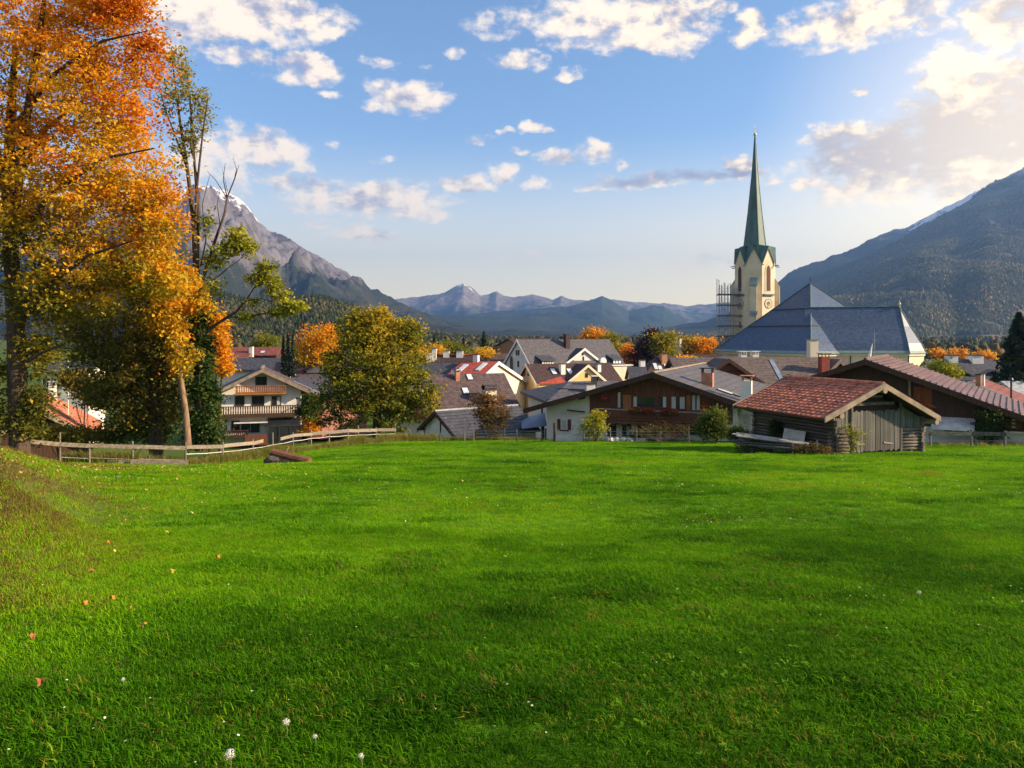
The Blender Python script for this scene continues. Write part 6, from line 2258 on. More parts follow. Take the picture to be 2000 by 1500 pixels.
    # undergrowth
    for (px, d, e, n, m, lab, sd) in ((250, 48, [(265, 830, 45, 34, 1), (225, 845, 30, 22, .5), (305, 830, 36, 35, .8)], 220, L_BUSH, 'low green undergrowth behind the left-hand fence boards', 41),
                                      (410, 47, [(408, 800, 16, 44, 1), (415, 850, 20, 22, .6)], 120, L_BUSH, 'leafy green sucker growth at the foot of the ivy', 42),
                                      (160, 58, [(168, 752, 32, 30, 1), (140, 738, 16, 18, .4), (190, 775, 26, 26, .6)], 170, L_OLIVE, 'olive bush hiding the wall of the white villa', 47),
                                      (120, 46, [(110, 846, 40, 14, 1), (170, 852, 40, 12, .8), (70, 850, 20, 14, .5)], 150, L_OLIVE, 'brownish scrub below the eave of the orange-tiled cottage', 43),
                                      (430, 56, [(432, 690, 16, 40, 1), (425, 640, 16, 36, .7), (436, 720, 12, 16, .4)], 150, L_MAPLE, 'narrow bright orange tree left of the balcony house roof', 44),
                                      (606, 84, [(607, 830, 12, 20, 1), (600, 815, 8, 12, .4)], 60, L_MAPLE, 'small orange shrub by the glazed porch', 45),
                                      (600, 82, [(606, 795, 16, 26, 1), (590, 800, 8, 14, .3)], 90, L_BUSH, 'dark green shrub at the right-hand corner of the balcony house', 46)):
        zb = OL_Z(px, d)
        tf = tint_noise(.15, .75, .12, .15) if m is not L_MAPLE else tint_noise(.35, .85, .08, .1)
        tree('shrub' if d != 56 else 'orange_tree', lab, 'shrub' if d != 56 else 'tree', px, d, zb, e, n, 26, .5, .10 * d / 46, m, tf, trunk_r=.08 if d != 56 else .14, seed=sd, limbs=5)


left_group()


# --- the round tree in the middle distance and its neighbours
def mid_trees():
    d = 74.0
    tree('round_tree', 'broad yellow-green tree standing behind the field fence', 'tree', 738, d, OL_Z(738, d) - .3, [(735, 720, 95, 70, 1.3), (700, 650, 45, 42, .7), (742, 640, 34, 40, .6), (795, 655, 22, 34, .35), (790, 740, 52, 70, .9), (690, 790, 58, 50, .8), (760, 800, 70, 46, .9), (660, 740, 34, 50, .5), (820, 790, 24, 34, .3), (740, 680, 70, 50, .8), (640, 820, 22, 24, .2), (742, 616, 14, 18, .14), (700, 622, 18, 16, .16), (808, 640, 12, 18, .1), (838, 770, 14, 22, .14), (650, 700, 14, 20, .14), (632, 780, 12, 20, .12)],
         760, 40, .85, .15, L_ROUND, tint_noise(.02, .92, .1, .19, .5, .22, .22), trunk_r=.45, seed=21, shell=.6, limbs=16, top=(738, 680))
    T = [('orange_tree', 'large rusty orange tree behind the left of the round green tree', 628, 112, [(625, 668, 40, 40, 1), (600, 690, 24, 30, .5), (645, 655, 24, 28, .5), (628, 700, 44, 24, .5)], 320, L_MAPLE, tint_noise(.3, .8, .07, .1, .45), 51),
         ('yellow_tree', 'yellow tree at the right shoulder of the round green tree', 812, 120, [(812, 690, 15, 26, 1), (822, 700, 14, 18, .5)], 90, L_MAPLE, tint_noise(.25, .55, .07, .1), 52),
         ('orange_tree', 'round orange treetop behind the long grey school roof', 1160, 205, [(1161, 660, 24, 18, 1)], 120, L_MAPLE, tint_noise(.5, .85, .06, .1), 53),
         ('green_tree', 'yellow-green tree between two orange trees behind the grey roof', 1190, 200, [(1192, 672, 18, 26, 1), (1205, 690, 12, 20, .5)], 120, L_ROUND, tint_noise(.3, .9, .08, .12), 54),
         ('orange_tree', 'narrow bright orange tree at the right end of the grey school roof', 1226, 190, [(1226, 690, 11, 18, 1), (1222, 705, 10, 12, .5)], 80, L_MAPLE, tint_noise(.55, .9, .06, .08), 55),
         ('plum_tree', 'dark purple-brown tree left of the white cube building', 1262, 185, [(1268, 675, 22, 28, 1), (1252, 696, 22, 24, .8), (1275, 655, 12, 12, .3)], 190, L_PLUM, tint_noise(.1, .9, .1, .12), 56),
         ('green_tree', 'yellow-green tree beside the purple-brown one', 1292, 182, [(1292, 672, 20, 24, 1), (1300, 690, 20, 20, .6), (1310, 660, 10, 12, .3)], 150, L_ROUND, tint_noise(.3, .95, .08, .13), 57),
         ('orange_tree', 'amber tree between the white cube and the church eave', 1352, 188, [(1350, 670, 15, 18, 1), (1345, 688, 14, 14, .5)], 90, L_MAPLE, tint_noise(.2, .5, .07, .08), 58),
         ('orange_tree', 'glowing orange tree touching the scaffolded end of the church', 1376, 186, [(1376, 676, 19, 18, 1), (1368, 690, 16, 12, .5)], 120, L_MAPLE, tint_noise(.55, .9, .06, .08), 59),
         ('orange_tree', 'loose orange tree in front of the hipped brown roof', 1334, 100, [(1335, 712, 24, 17, 1), (1322, 722, 18, 12, .6), (1350, 712, 12, 12, .4)], 170, L_MAPLE, tint_noise(.3, .8, .08, .1), 60),
         ('yellow_bush', 'yellow-green bush against the yellow church wall', 1836, 92, [(1822, 722, 10, 14, .6), (1832, 716, 10, 12, .5)], 60, L_LIME, tint_noise(.2, .8, .1, .1), 61),
         ('yellow_bush', 'larger yellow-green bush right of the church wall corner', 1856, 90, [(1856, 730, 18, 18, 1), (1850, 720, 10, 12, .4)], 90, L_LIME, tint_noise(.2, .8, .1, .1), 62),
         ('green_tree', 'soft green tree left of the three cypresses', 522, 165, [(520, 668, 22, 14, 1), (508, 676, 16, 10, .5)], 90, L_ROUND, tint_noise(.2, .7, .08, .1), 63),
         ('yellow_tree', 'small golden tree in front of the dark conifer', 944, 150, [(942, 692, 20, 10, 1)], 70, L_MAPLE, tint_noise(.3, .55, .06, .08), 64),
         ('green_tree', 'olive tree behind the white chimneys', 880, 170, [(880, 680, 16, 14, 1), (895, 684, 14, 10, .6)], 80, L_ROUND, tint_noise(.2, .8, .08, .1), 65),
         ('yellow_tree', 'low golden tree right of the olive one behind the chimneys', 851, 165, [(851, 684, 10, 9, 1)], 50, L_MAPLE, tint_noise(.3, .6, .06, .08), 66),
         ('green_tree', 'dark green tree above the right shoulder of the round tree', 790, 130, [(790, 650, 16, 22, 1), (800, 670, 14, 14, .5)], 90, L_ROUND, tint_noise(.0, .55, .08, .1), 67)]
    for (nm, lab, px, d, e, n, m, tf, sd) in T:
        tree(nm, lab, 'tree' if 'tree' in nm else 'bush', px, d, 0.0, e, n, 24, 1.0 * d / 120, .16 * d / 110, m, tf, trunk_r=.25 if 'tree' in nm else .1, seed=sd, limbs=5)
    # small orange trees in a row on the far right
    for k, (px, py, r, lab) in enumerate(((1826, 688, 10, 'first orange tree right of the church roof corner'), (1840, 692, 9, 'second orange tree from the church roof corner'), (1862, 689, 8, 'third orange tree from the church roof corner, dome shaped'), (1880, 690, 7, 'small orange tree in the middle of the far row'),
                                          (1912, 692, 10, 'fifth orange tree of the far row'), (1930, 694, 9, 'orange tree next to the pine in the far row'))):
        tree('orange_tree', lab, 'tree', px, 260, 0, [(px, py, r, 9, 1), (px + 3, py + 5, r, 6, .5)], 34, 14, 1.3, .34, L_MAPLE, tint_noise(.42, .82, .08, .1), trunk_r=.3, seed=70 + k, limbs=3, group='autumn trees in a row beyond the church')


mid_trees()


def conifer(name, label, px, d, top_py, base_z, half_px, seed, n, size, droop=.35, cat='tree', columnar=False, group=None):
    rg = np.random.default_rng(seed)
    base = Vector(((px - 1000) / FPX * d, d, base_z))
    h = thing(name, label, cat, base, 0, group)
    H = W(px, top_py, d).z - base_z
    R = half_px * d / FPX
    z = H * (.06 + .94 * rg.uniform(0, 1, n) ** 1.25)
    f = 1 - z / H
    prof = (np.minimum(1, f * 1.35) ** .8) if not columnar else np.minimum(1, f * 4) ** .6 * np.minimum(1, .5 + z / H * 2)
    tier = .72 + .28 * np.abs(np.sin(z / H * (26 if not columnar else 40))) if not columnar else 1.0
    a = rg.uniform(0, 6.283, n)
    lobes = 1 + .22 * np.sin(a * 5 + z * 2.1) + .1 * np.sin(a * 9 - z * 3)
    r = R * prof * tier * lobes * rg.uniform(.25, 1.0, n) ** .45
    C = np.stack([np.cos(a) * r, np.sin(a) * r, z - droop * r], 1)
    leaves_mesh('crown', C, size, np.clip(rg.normal(.4, .22, n), 0, 1), L_CONIF, h, rg, .15, .38)
    mb = MB().tube([(0, 0, -.2), (0, 0, H * .97)], [R * .09 + .06, .02], 7)
    rnd = random.Random(seed)
    if not columnar:
        for k in range(26):
            zz = H * rnd.uniform(.12, .9); aa = rnd.uniform(0, 6.28); rr = R * min(1, (1 - zz / H) * 1.35) ** .8 * .85
            mb.tube([(0, 0, zz), (math.cos(aa) * rr, math.sin(aa) * rr, zz - droop * rr)], [.05, .015], 4)
    mb.build('trunk', BARK, h, True)
    return h


def conifers():
    conifer('pine_tree', 'tall dark green pine at the right edge above the rusty roof', 1990, 90, 612, 0.0, 62, 5, 9000, .30, .12)
    for k, (px, t) in enumerate(((553, 657), (562, 654), (572, 652))):
        conifer('cypress', ('shortest, leftmost', 'middle', 'tallest, rightmost')[k] + ' of three slim dark cypresses by the red barn roof', px, 106, t, 0, 3.7, 15 + k, 1500, .17, .0, columnar=True, group='row of three cypresses')
    for k, (px, t, hw, dd, lab) in enumerate(((945, 649, 17, 175, 'broad dark conifer left of the white pointed gable'), (826, 650, 8, 230, 'thin dark spruce right of the round green tree'), (848, 655, 8, 230, 'dark spruce above the white chimneys'),
                                             (870, 658, 9, 230, 'spruce behind the olive tree'), (905, 660, 10, 230, 'low spruce left of the broad dark conifer'), (1096, 658, 4, 190, 'tip of a small spruce above the grey school roof'))):
        conifer('spruce', lab, px, dd, t, 0, hw, 25 + k, 1400, .34, .2)


conifers()


# --- shrubs along the far edge of the meadow
def edge_shrubs():
    def shrub(nm, lab, px, d, e, n, per, rc, size, m, tf, seed, stems=9, bark=None, zoff=-.1):
        zb = OL_Z(px, d) + zoff
        rnd = random.Random(seed)
        base = Vector(((px - 1000) / FPX * d, d, zb))
        lines = []
        for k in range(stems):
            ex, ey, rx, ry, w = rnd.choice(e)
            tip = W(ex + rnd.uniform(-rx, rx) * .9, ey + rnd.uniform(-ry, ry) * .9 - ry * .2, d + rnd.uniform(-.4, .4)) - base
            b = Vector((rnd.uniform(-.3, .3), rnd.uniform(-.2, .2), -.1))
            lines.append((wob(b, tip, 3, .1, rnd), [.03, .024, .016, .006]))
        return tree(nm, lab, 'shrub', px, d, zb, e, n, per, rc, size, m, tf, seed=seed, trunk_lines=lines, bark=bark, shell=.55)
    shrub('red_shrub', 'russet thin-leaved shrub in front of the dark shed roof', 958, 64.5, [(960, 800, 34, 34, 1.0), (955, 830, 32, 30, .9), (940, 790, 20, 22, .4), (985, 815, 16, 26, .4), (960, 775, 22, 14, .3)], 210, 26, .42, .085, L_RED, tint_noise(.1, .9, .12, .2, .5), 81, 16)
    shrub('pale_shrub', 'feathery yellow-green bush by the white chalet wall', 1160, 60.5, [(1160, 822, 24, 16, 1.0), (1168, 812, 14, 10, .5), (1145, 836, 14, 14, .5), (1172, 836, 12, 18, .5), (1158, 848, 20, 10, .3)], 130, 20, .32, .075, L_LIME, tint_noise(.15, .85, .12, .2, .4), 82, 18)
    shrub('bushy_shrub', 'tall bushy green shrub between the chalet and the barn', 1392, 57, [(1396, 815, 22, 20, 1.0), (1384, 838, 26, 22, 1.0), (1410, 840, 18, 20, .7), (1368, 830, 12, 14, .3)], 230, 24, .40, .085, L_BUSH, tint_noise(.2, .95, .12, .18, .4), 83, 12)
    shrub('low_shrub', 'low leafy shrub at the left-hand end of the barn', 1443, 50, [(1442, 845, 14, 20, 1), (1455, 850, 12, 14, .6), (1428, 850, 10, 12, .4)], 90, 22, .30, .075, L_BUSH, tint_noise(.2, .9, .12, .18), 84, 8)
    shrub('dry_canes', 'brown dry canes along the fence below the chalet balcony', 1300, 60.3, [(1300, 838, 40, 16, 1), (1260, 845, 24, 12, .7), (1330, 845, 24, 12, .7)], 150, 12, .40, .065, L_RED, tint_noise(.0, .6, .15, .2), 85, 46, BARK_P)
    shrub('creeper', 'green climber hanging on the log wall of the barn', 1514, 44.6, [(1516, 832, 12, 14, 1), (1512, 848, 9, 12, .6)], 70, 24, .22, .06, L_BUSH, tint_noise(.0, .6, .1, .15), 86, 5)
    shrub('door_shrub', 'thin sapling growing at the left-hand side of the barn door', 1668, 40.6, [(1668, 842, 18, 14, .8), (1672, 862, 14, 16, .6), (1664, 878, 10, 10, .3)], 42, 14, .26, .055, L_LIME, tint_noise(.0, .5, .12, .15), 87, 7)
    shrub('dark_shrub', 'dark green bush in front of the brown chalet', 1932, 54, [(1934, 818, 26, 24, 1), (1925, 842, 22, 18, .7), (1945, 838, 18, 20, .6)], 190, 24, .40, .08, L_BUSH, tint_noise(.0, .65, .12, .16), 88, 10)
    shrub('barn_weeds', 'nettles and dry weeds at the front corner of the barn', 1590, 39.6, [(1590, 876, 26, 10, 1), (1615, 880, 16, 9, .6), (1565, 880, 16, 8, .5)], 90, 18, .24, .05, L_RED, tint_noise(.0, .6, .15, .2), 89, 14)
    shrub('stack_weeds', 'dark weeds growing under the plank stack', 1462, 41.2, [(1462, 876, 26, 9, 1), (1490, 880, 24, 7, .6)], 80, 18, .24, .05, L_BUSH, tint_noise(.0, .5, .12, .15), 90, 8)
    shrub('garden_shrub', 'low dark garden shrub by the chalet ground-floor windows', 1290, 61.0, [(1282, 846, 16, 9, 1), (1240, 850, 14, 7, .6)], 70, 18, .3, .07, L_BUSH, tint_noise(.0, .5, .12, .15), 91, 6)


edge_shrubs()


# ------------------------------------------------------------------ fences
def ground_pt(px, py, dd=None):
    """where the sight line through a ground point of the picture meets the field"""
    lo, hi = 3.0, 90.0
    a = (px - 1000) / FPX
    b = (py - HZ) / FPX
    f = lambda d: CAMZ - b * d - float(gz(a * d, d))
    for k in range(60):
        m = (lo + hi) / 2
        if f(m) > 0: lo = m
        else: hi = m
    return Vector((a * lo, lo, float(gz(a * lo, lo))))


def left_fence():
    D = [(60, 37.0), (117, 37.6), (175, 38.4), (260, 39.6), (362, 40.6), (435, 43.5), (494, 46.2), (533, 48.6), (573, 51.4), (608, 54.0), (643, 56.4), (680, 58.6), (700, 60.0), (735, 61.6), (772, 63.4)]
    P = []
    for px, d in D:
        x = (px - 1000) / FPX * d
        P.append(Vector((x, d, float(gz(x, d)))))
    h = thing('board_fence', 'weathered board fence curving along the left side of the meadow', 'fence', P[4])
    o = P[4]
    rnd = random.Random(8)
    tops = []
    for k, p in enumerate(P):
        if k == 0: tops.append(p + Vector((0, 0, 1.12))); continue
        hgt = (1.25, 1.5, 1.12, 1.2, 1.2, 1.15, 1.15, 1.35, 1.15, 1.2, 1.2, 1.15, 1.3, 1.15, 1.35)[k]
        q = p - o
        lean = Vector((rnd.uniform(-.03, .03), rnd.uniform(-.03, .03), 0))
        MB().tube([q - Vector((0, 0, .3)), q + Vector((0, 0, .5)) + lean * .5, q + Vector((0, 0, hgt)) + lean], [.055, .05, .045], 7).build('post', RAIL_MAT, h)
        tops.append(p + Vector((0, 0, 1.0)))
    for k in range(len(P) - 1):
        a, b = tops[k] - o, tops[k + 1] - o
        n = (b - a).cross(Vector((0, 0, 1))).normalized()
        a2, b2 = a - n * .075 * (-1), b - n * .075 * (-1)
        sag = rnd.uniform(-.04, .04)
        if k == 6:
            b2 = a2.lerp(b2, .45)
        if k == 7:
            a2 = a2.lerp(b2, .3)
        MB().bar(a2 + Vector((0, 0, -.08 + sag)), b2 + Vector((0, 0, -.08 - sag)), .035, .20 if k < 9 else .24).build('rail', RAIL_MAT, h)
    # pale tape along the nearer half, from the fifth post on
    mb = MB()
    for k in range(4, len(P) - 1):
        a, b = P[k] - o + Vector((0, 0, .58)), P[k + 1] - o + Vector((0, 0, .58))
        m = (a + b) / 2 - Vector((0, 0, .03))
        mb.bar(a, m, .010, .028).bar(m, b, .010, .028)
    mb.build('tape', WHITE, h)
    mb = MB()
    for k in range(1, 4):
        a, b = P[k] - o + Vector((0, 0, .30)), P[k + 1] - o + Vector((0, 0, .26))
        mb.bar(a, b, .02, .02)
    mb.build('wire', STEEL, h)
    # planks fallen to the ground beside it
    for (a, b, da, db, lab, w) in (((255, 893), (368, 893), 39.2, 40.2, 'long plank lying on edge at the foot of the board fence', .26), ((180, 874), (258, 891), 38.8, 39.4, 'grey plank fallen slantwise below the board fence', .2)):
        A = W(a[0], a[1], da); B = W(b[0], b[1], db)
        A.z = float(gz(A.x, A.y)) + w * .5 + .02; B.z = float(gz(B.x, B.y)) + w * .5 + .02
        t = thing('fallen_plank', lab, 'plank', A)
        MB().bar((0, 0, 0), B - A, .05, w).build('board', RAIL_MAT, t)
        MB().bar(Vector((0, .06, -.04)) + (B - A) * .05, Vector((0, .06, -.06)) + (B - A) * .9, .04, w * .5).build('batten', RAIL_MAT, t)


left_fence()


def right_fence():
    D = [(1795, 51.5), (1817, 51.5), (1897, 51.0), (1963, 50.4), (2040, 50.0)]
    P = []
    for px, d in D:
        x = (px - 1000) / FPX * d
        P.append(Vector((x, d, float(gz(x, d)))))
    h = thing('rail_fence', 'grey single-rail fence on the right in front of the brown chalet', 'fence', P[2])
    o = P[2]
    for k, p in enumerate(P):
        q = p - o
        MB().tube([q - Vector((0, 0, .3)), q + Vector((0, 0, 1.18 if k in (2,) else 1.05))], [.07, .06], 8).build('post', WOOD_GREY, h)
    for k in range(len(P) - 1):
        a, b = P[k] - o + Vector((0, -.09, .86)), P[k + 1] - o + Vector((0, -.09, .84))
        MB().bar(a, b, .045, .24).build('rail', RAIL_MAT if k % 2 else WOOD_GREY, h)
    mb = MB()
    for k in range(len(P) - 1):
        mb.bar(P[k] - o + Vector((0, -.08, .4)), P[k + 1] - o + Vector((0, -.08, .4)), .012, .012)
    mb.build('wire', STEEL, h)


right_fence()


def wire_fence():
    D = [(800, 62.2, .9), (860, 61.6, .7), (907, 61.2, .95), (925, 61.0, .95), (985, 60.6, 1.05), (1009, 60.4, 1.0), (1058, 60.2, .8), (1083, 60.0, 1.5), (1140, 59.6, 1.0), (1192, 59.3, 1.1), (1243, 59.0, 1.0), (1290, 58.8, .9), (1345, 58.4, 1.25), (1400, 57.5, .9), (1440, 55.5, .9)]
    P = []
    for px, d, hh in D:
        x = (px - 1000) / FPX * d
        P.append((Vector((x, d, float(gz(x, d)))), hh))
    h = thing('wire_fence', 'thin wire fence on stakes along the far edge of the meadow', 'fence', P[7][0])
    o = P[7][0]
    for k, (p, hh) in enumerate(P):
        q = p - o
        MB().tube([q - Vector((0, 0, .3)), q + Vector((0, 0, hh))], [.055, .045] if k != 7 else [.1, .09], 6).build('post', WOOD_GREY if k != 7 else WOOD_DARK, h)
    for zz in (.35, .62, .85):
        mb = MB()
        for k in range(len(P) - 1):
            mb.bar(P[k][0] - o + Vector((0, -.05, zz)), P[k + 1][0] - o + Vector((0, -.05, zz)), .014, .014)
        mb.build('wire', STEEL, h)
    # low pickets of the garden beyond
    a, b = W(1088, 0, 61.3), W(1140, 0, 61.0)
    za = float(gz(a.x, a.y))
    t = thing('picket_fence', 'low white garden pickets left of the feathery bush', 'fence', (a.x, a.y, za))
    pk = None
    for k in range(18):
        f = k / 17
        if pk is None:
            pk = MB().prism([(-.05, 0, 0), (.05, 0, 0), (.05, 0, .5), (0, 0, .6), (-.05, 0, .5)], (0, .03, 0)).build('picket', WHITE, t); q = pk
        else:
            q = inst('picket', pk.data, t)
        q.location = ((b.x - a.x) * f, (b.y - a.y) * f, -.05)
    MB().bar((0, .05, .28), (b.x - a.x, b.y - a.y + .05, .28), .03, .07).build('rail', WHITE, t)
    # woodpile and stones by the chalet wall
    c = W(1122, 0, 61.6); c.z = float(gz(c.x, c.y))
    t = thing('brushwood_heap', 'small heap of dark brushwood against the white chalet wall', 'heap', c)
    rnd = random.Random(6)
    for k in range(26):
        x = rnd.uniform(-.9, .9); hmax = .62 * (1 - abs(x) / 1.1)
        p = Vector((x, rnd.uniform(-.25, .25), rnd.uniform(.02, max(.05, hmax))))
        dv = Vector((rnd.uniform(-1, 1), rnd.uniform(-.3, .3), rnd.uniform(-.15, .35))).normalized() * rnd.uniform(.4, .8)
        MB().tube([p, p + dv], [.03, .015], 5).build('stick', BARK, t)
    for k, px in enumerate((1192, 1204, 1217, 1232, 1246, 1258)):
        c = W(px, 0, 60.6); c.z = float(gz(c.x, c.y)) + .12
        b = MB().blob((0, 0, 0), (.30, .25, .22), 8, 6, k, .2).build('garden_stone', mat('limestone', (.66, .63, .56), (.48, .45, .40), 4, .95), None)
        b.location = c
        tag(b, ('first', 'second', 'third', 'fourth', 'fifth', 'sixth')[k] + ' pale stone of the row under the chalet windows, counted from the bush', 'stone', 'pale stones under the chalet windows')


wire_fence()


# ------------------------------------------------------------------ things on the meadow
def meadow_things():
    # log on a stone
    p = ground_pt(566, 905)
    t = thing('fallen_log', 'brown split log lying aslant on the meadow near the left fence', 'log', p)
    s = p.y / FPX
    A, B = Vector((-36 * s, .2, 21 * s)), Vector((42 * s, -.3, 6 * s))
    mb = MB()
    n = 10
    ring = []
    d = (B - A).normalized(); u = d.cross(Vector((0, 0, 1))).normalized(); v = u.cross(d)
    if v.z < 0: v = -v
    for k in range(n):
        a = math.pi * (1 + k / (n - 1))
        ring.append(A + u * math.cos(a) * .26 + v * math.sin(a) * .22)
    ring += [A + u * .2 + v * .12, A + u * .02 + v * .20, A - u * .18 + v * .13]
    mb.prism(ring, B - A)
    mb.build('half_log', mat('log_red', (.24, .105, .06), (.11, .05, .03), 3, .9, .5, stretch=(.6, 4, 4)), t)
    MB().tube([A + Vector((0, -.1, -.30)), (A + B) / 2 + Vector((.05, -.2, -.30))], [.15, .13], 9).build('log', BARK_P, t)
    b = MB().blob(tuple(p + Vector((-33 * s, -.15, .16))), (.42, .36, .27), 10, 7, 3, .16).build('boulder', mat('stone_dark', (.10, .085, .07), (.05, .042, .036), 5, .95, .5), None)
    tag(b, 'dark round boulder propping the left-hand end of the split log', 'boulder')
    c = ground_pt(554, 893)
    t = thing('leaning_stake', 'short pale stake sticking up behind the split log', 'stake', c)
    MB().tube([(-.1, 0, -.1), (.28, 0, .62)], [.07, .06], 6).build('stake', WHITE if False else RAIL_MAT, t)
    # plank stack beside the barn
    q = W(1500, 0, 41.6)
    z0 = float(gz(q.x, q.y))
    t = thing('plank_stack', 'stack of old weathered planks on bearers left of the barn', 'plank stack', (q.x, q.y, z0))
    rnd = random.Random(14)
    x0 = W(1432, 0, 42.4).x - q.x; x1 = W(1578, 0, 40.6).x - q.x
    for k in range(3):
        f = (k + .5) / 3
        MB().box(x0 + (x1 - x0) * f - .09, x0 + (x1 - x0) * f + .09, -.9 + .5 * (1 - 2 * f), .7 + .5 * (1 - 2 * f), 0, .34).build('bearer', WOOD_GREY, t)
    for lay in range(5):
        for j in range(4):
            yy = -.75 + .42 * j + rnd.uniform(-.06, .06)
            a = Vector((x0 + rnd.uniform(-.1, .7), yy + .75, .40 + lay * .105))
            b = Vector((x1 - rnd.uniform(-.1, .9), yy - .75, .37 + lay * .105 - .12 * (lay > 2)))
            a.z += .10 * (lay > 2)
            MB().bar(a, b, .36, .055).build('plank', WOOD_GREY if lay < 4 else mat('wood_silver', (.36, .33, .29), (.16, .14, .12), 3, .9, .3, piece=.2), t)
    # white board against the log wall
    F, bh, (wl, wr, y0, y1, xl, zl) = BARN
    v0, z1 = F.side(1574, 843, wl - .35); v1, zb = F.side(1532, 866, wl - .35)
    M = Matrix.Translation(F.o) @ Matrix.Rotation(-F.th, 4, 'Z')
    c = M @ Vector((wl - .33, (v0 + v1) / 2, 0))
    t = thing('white_board', 'pale board leaning against the long log wall of the barn', 'board', (c.x, c.y, float(gz(c.x, c.y))), F.theta)
    hh = z1 + F.o.z - float(gz(c.x, c.y))
    dv = abs(v1 - v0) / 2
    for k in range(3):
        ya, yb = -dv + 2 * dv * k / 3, -dv + 2 * dv * (k + 1) / 3 - .02
        MB().hexa([(-.22, ya, .45), (-.22, yb, .45), (-.18, yb, .45), (-.18, ya, .45), (-.04, ya, hh), (-.04, yb, hh), (0, yb, hh), (0, ya, hh)]).build('panel', mat('board_pale', (.62, .58, .52), (.42, .39, .34), 3, .9), t)
    # small stakes by the barn
    for (px, py, d, hh, lab) in ((1595, 888, 39.4, .75, 'thin pale stake in front of the barn corner'), (1548, 884, 40.2, .55, 'short dark stake beside the plank stack')):
        x = (px - 1000) / FPX * d
        t = thing('stake', lab, 'stake', (x, d, float(gz(x, d))))
        MB().tube([(0, 0, -.15), (.02, 0, hh)], [.035, .03], 6).build('stake', WOOD_GREY, t)
    # dandelion clocks in the foreground
    for (px, py, r, lab) in ((449, 1494, .024, 'largest white dandelion clock at the bottom edge of the meadow'), (559, 1427, .019, 'dandelion clock right of and beyond the largest one'), (705, 1497, .014, 'small closed dandelion head at the bottom edge'), (615, 1447, .012, 'tiny pinkish bud between the dandelion clocks'),
                             (240, 1341, .012, 'white dandelion head in the left foreground grass'), (1795, 1166, .018, 'white flower head standing alone on the right half of the meadow')):
        g = ground_pt(px, py + 14)
        g.z += float(bumps(np.array([g.x]), np.array([g.y]))[0])
        t = thing('dandelion', lab, 'flower', g)
        hz = .09 if r > .013 else .07
        MB().tube([(0, 0, -.02), (.006, 0, hz * .6), (0, 0, hz)], [.003, .0025, .002], 5).build('stem', mat('stem_green', (.16, .22, .06), None, 9, .8), t)
        rnd = random.Random(int(px))
        mb = MB().blob((0, 0, hz + r * .3), r * .3, 7, 5, 1, 0)
        for k in range(150):
            v = Vector((rnd.gauss(0, 1), rnd.gauss(0, 1), rnd.gauss(0, 1) + .25)).normalized()
            a = v.cross(Vector((rnd.gauss(0, 1), rnd.gauss(0, 1), rnd.gauss(0, 1)))).normalized() * r * .13
            c = Vector((0, 0, hz + r * .3)) + v * r * rnd.uniform(.85, 1.1)
            b = v.cross(a)
            mb.poly([c + a, c + b, c - a, c - b])
        mb.build('seed_head', mat('seed_white', (.78, .74, .66), (.62, .56, .48), 60, .9), t, fixn=False)
    # single large fallen leaves, orange against the grass
    lf = None
    for k, (px, py, lab) in enumerate(((213, 1069, 'orange maple leaf nearest the maple on the left of the meadow'), (222, 1087, 'yellow-orange maple leaf just below another on the left'), (179, 1128, 'brown-orange leaf left of the dark grass patch'), (165, 1196, 'orange leaf lying lowest left of the dark grass patch'),
                                       (426, 1098, 'lone orange leaf in the middle of the left meadow'), (280, 1238, 'large torn yellow leaf below the dark grass patch'), (337, 1126, 'yellow leaf above the dark grass patch'), (219, 1184, 'pale orange leaf lying in front of the dark grass patch'), (64, 1256, 'brown leaf in the far left foreground'), (80, 1364, 'red-brown leaf lowest in the left foreground'), (258, 1206, 'small leaf between the dark patch and the torn yellow leaf'))):
        g = ground_pt(px, py)
        z = float(bumps(np.array([g.x]), np.array([g.y]))[0])
        rnd = random.Random(k)
        n = 15
        ring = []
        for j in range(n):
            a = 2 * math.pi * j / n
            r = .034 * (1.0 if j % 3 == 0 else (.62 if j % 3 == 1 else .58))
            ring.append((math.cos(a) * r, math.sin(a) * r, .02 * math.sin(a * 2 + k)))
        mb = MB()
        for j in range(n):
            mb.poly([(0, 0, .012), ring[j], ring[(j + 1) % n]])
        m = (mat('leaf_fallen_orange', (.60, .22, .03), (.42, .14, .02), 20, .7), mat('leaf_fallen_yellow', (.66, .42, .06), (.46, .27, .04), 20, .7), mat('leaf_fallen_brown', (.36, .14, .04), (.24, .09, .03), 20, .8))[(0, 1, 2, 0, 0, 1, 1, 0, 2, 2, 1)[k]]
        o = mb.build('fallen_leaf', m, None)
        o.location = (g.x, g.y, g.z + z + .07)
        o.rotation_euler = (rnd.uniform(-.5, .5) + .35, rnd.uniform(-.4, .4), rnd.uniform(0, 6))
        tag(o, lab, 'leaf', 'single leaves on the meadow')
    # flower boxes on the chalet balcony
    F, h, of, zf, bu0, bu1 = CHALET
    M = Matrix.Translation(F.o) @ Matrix.Rotation(-F.th, 4, 'Z')
    y = of - 1.42
    rg = np.random.default_rng(3)
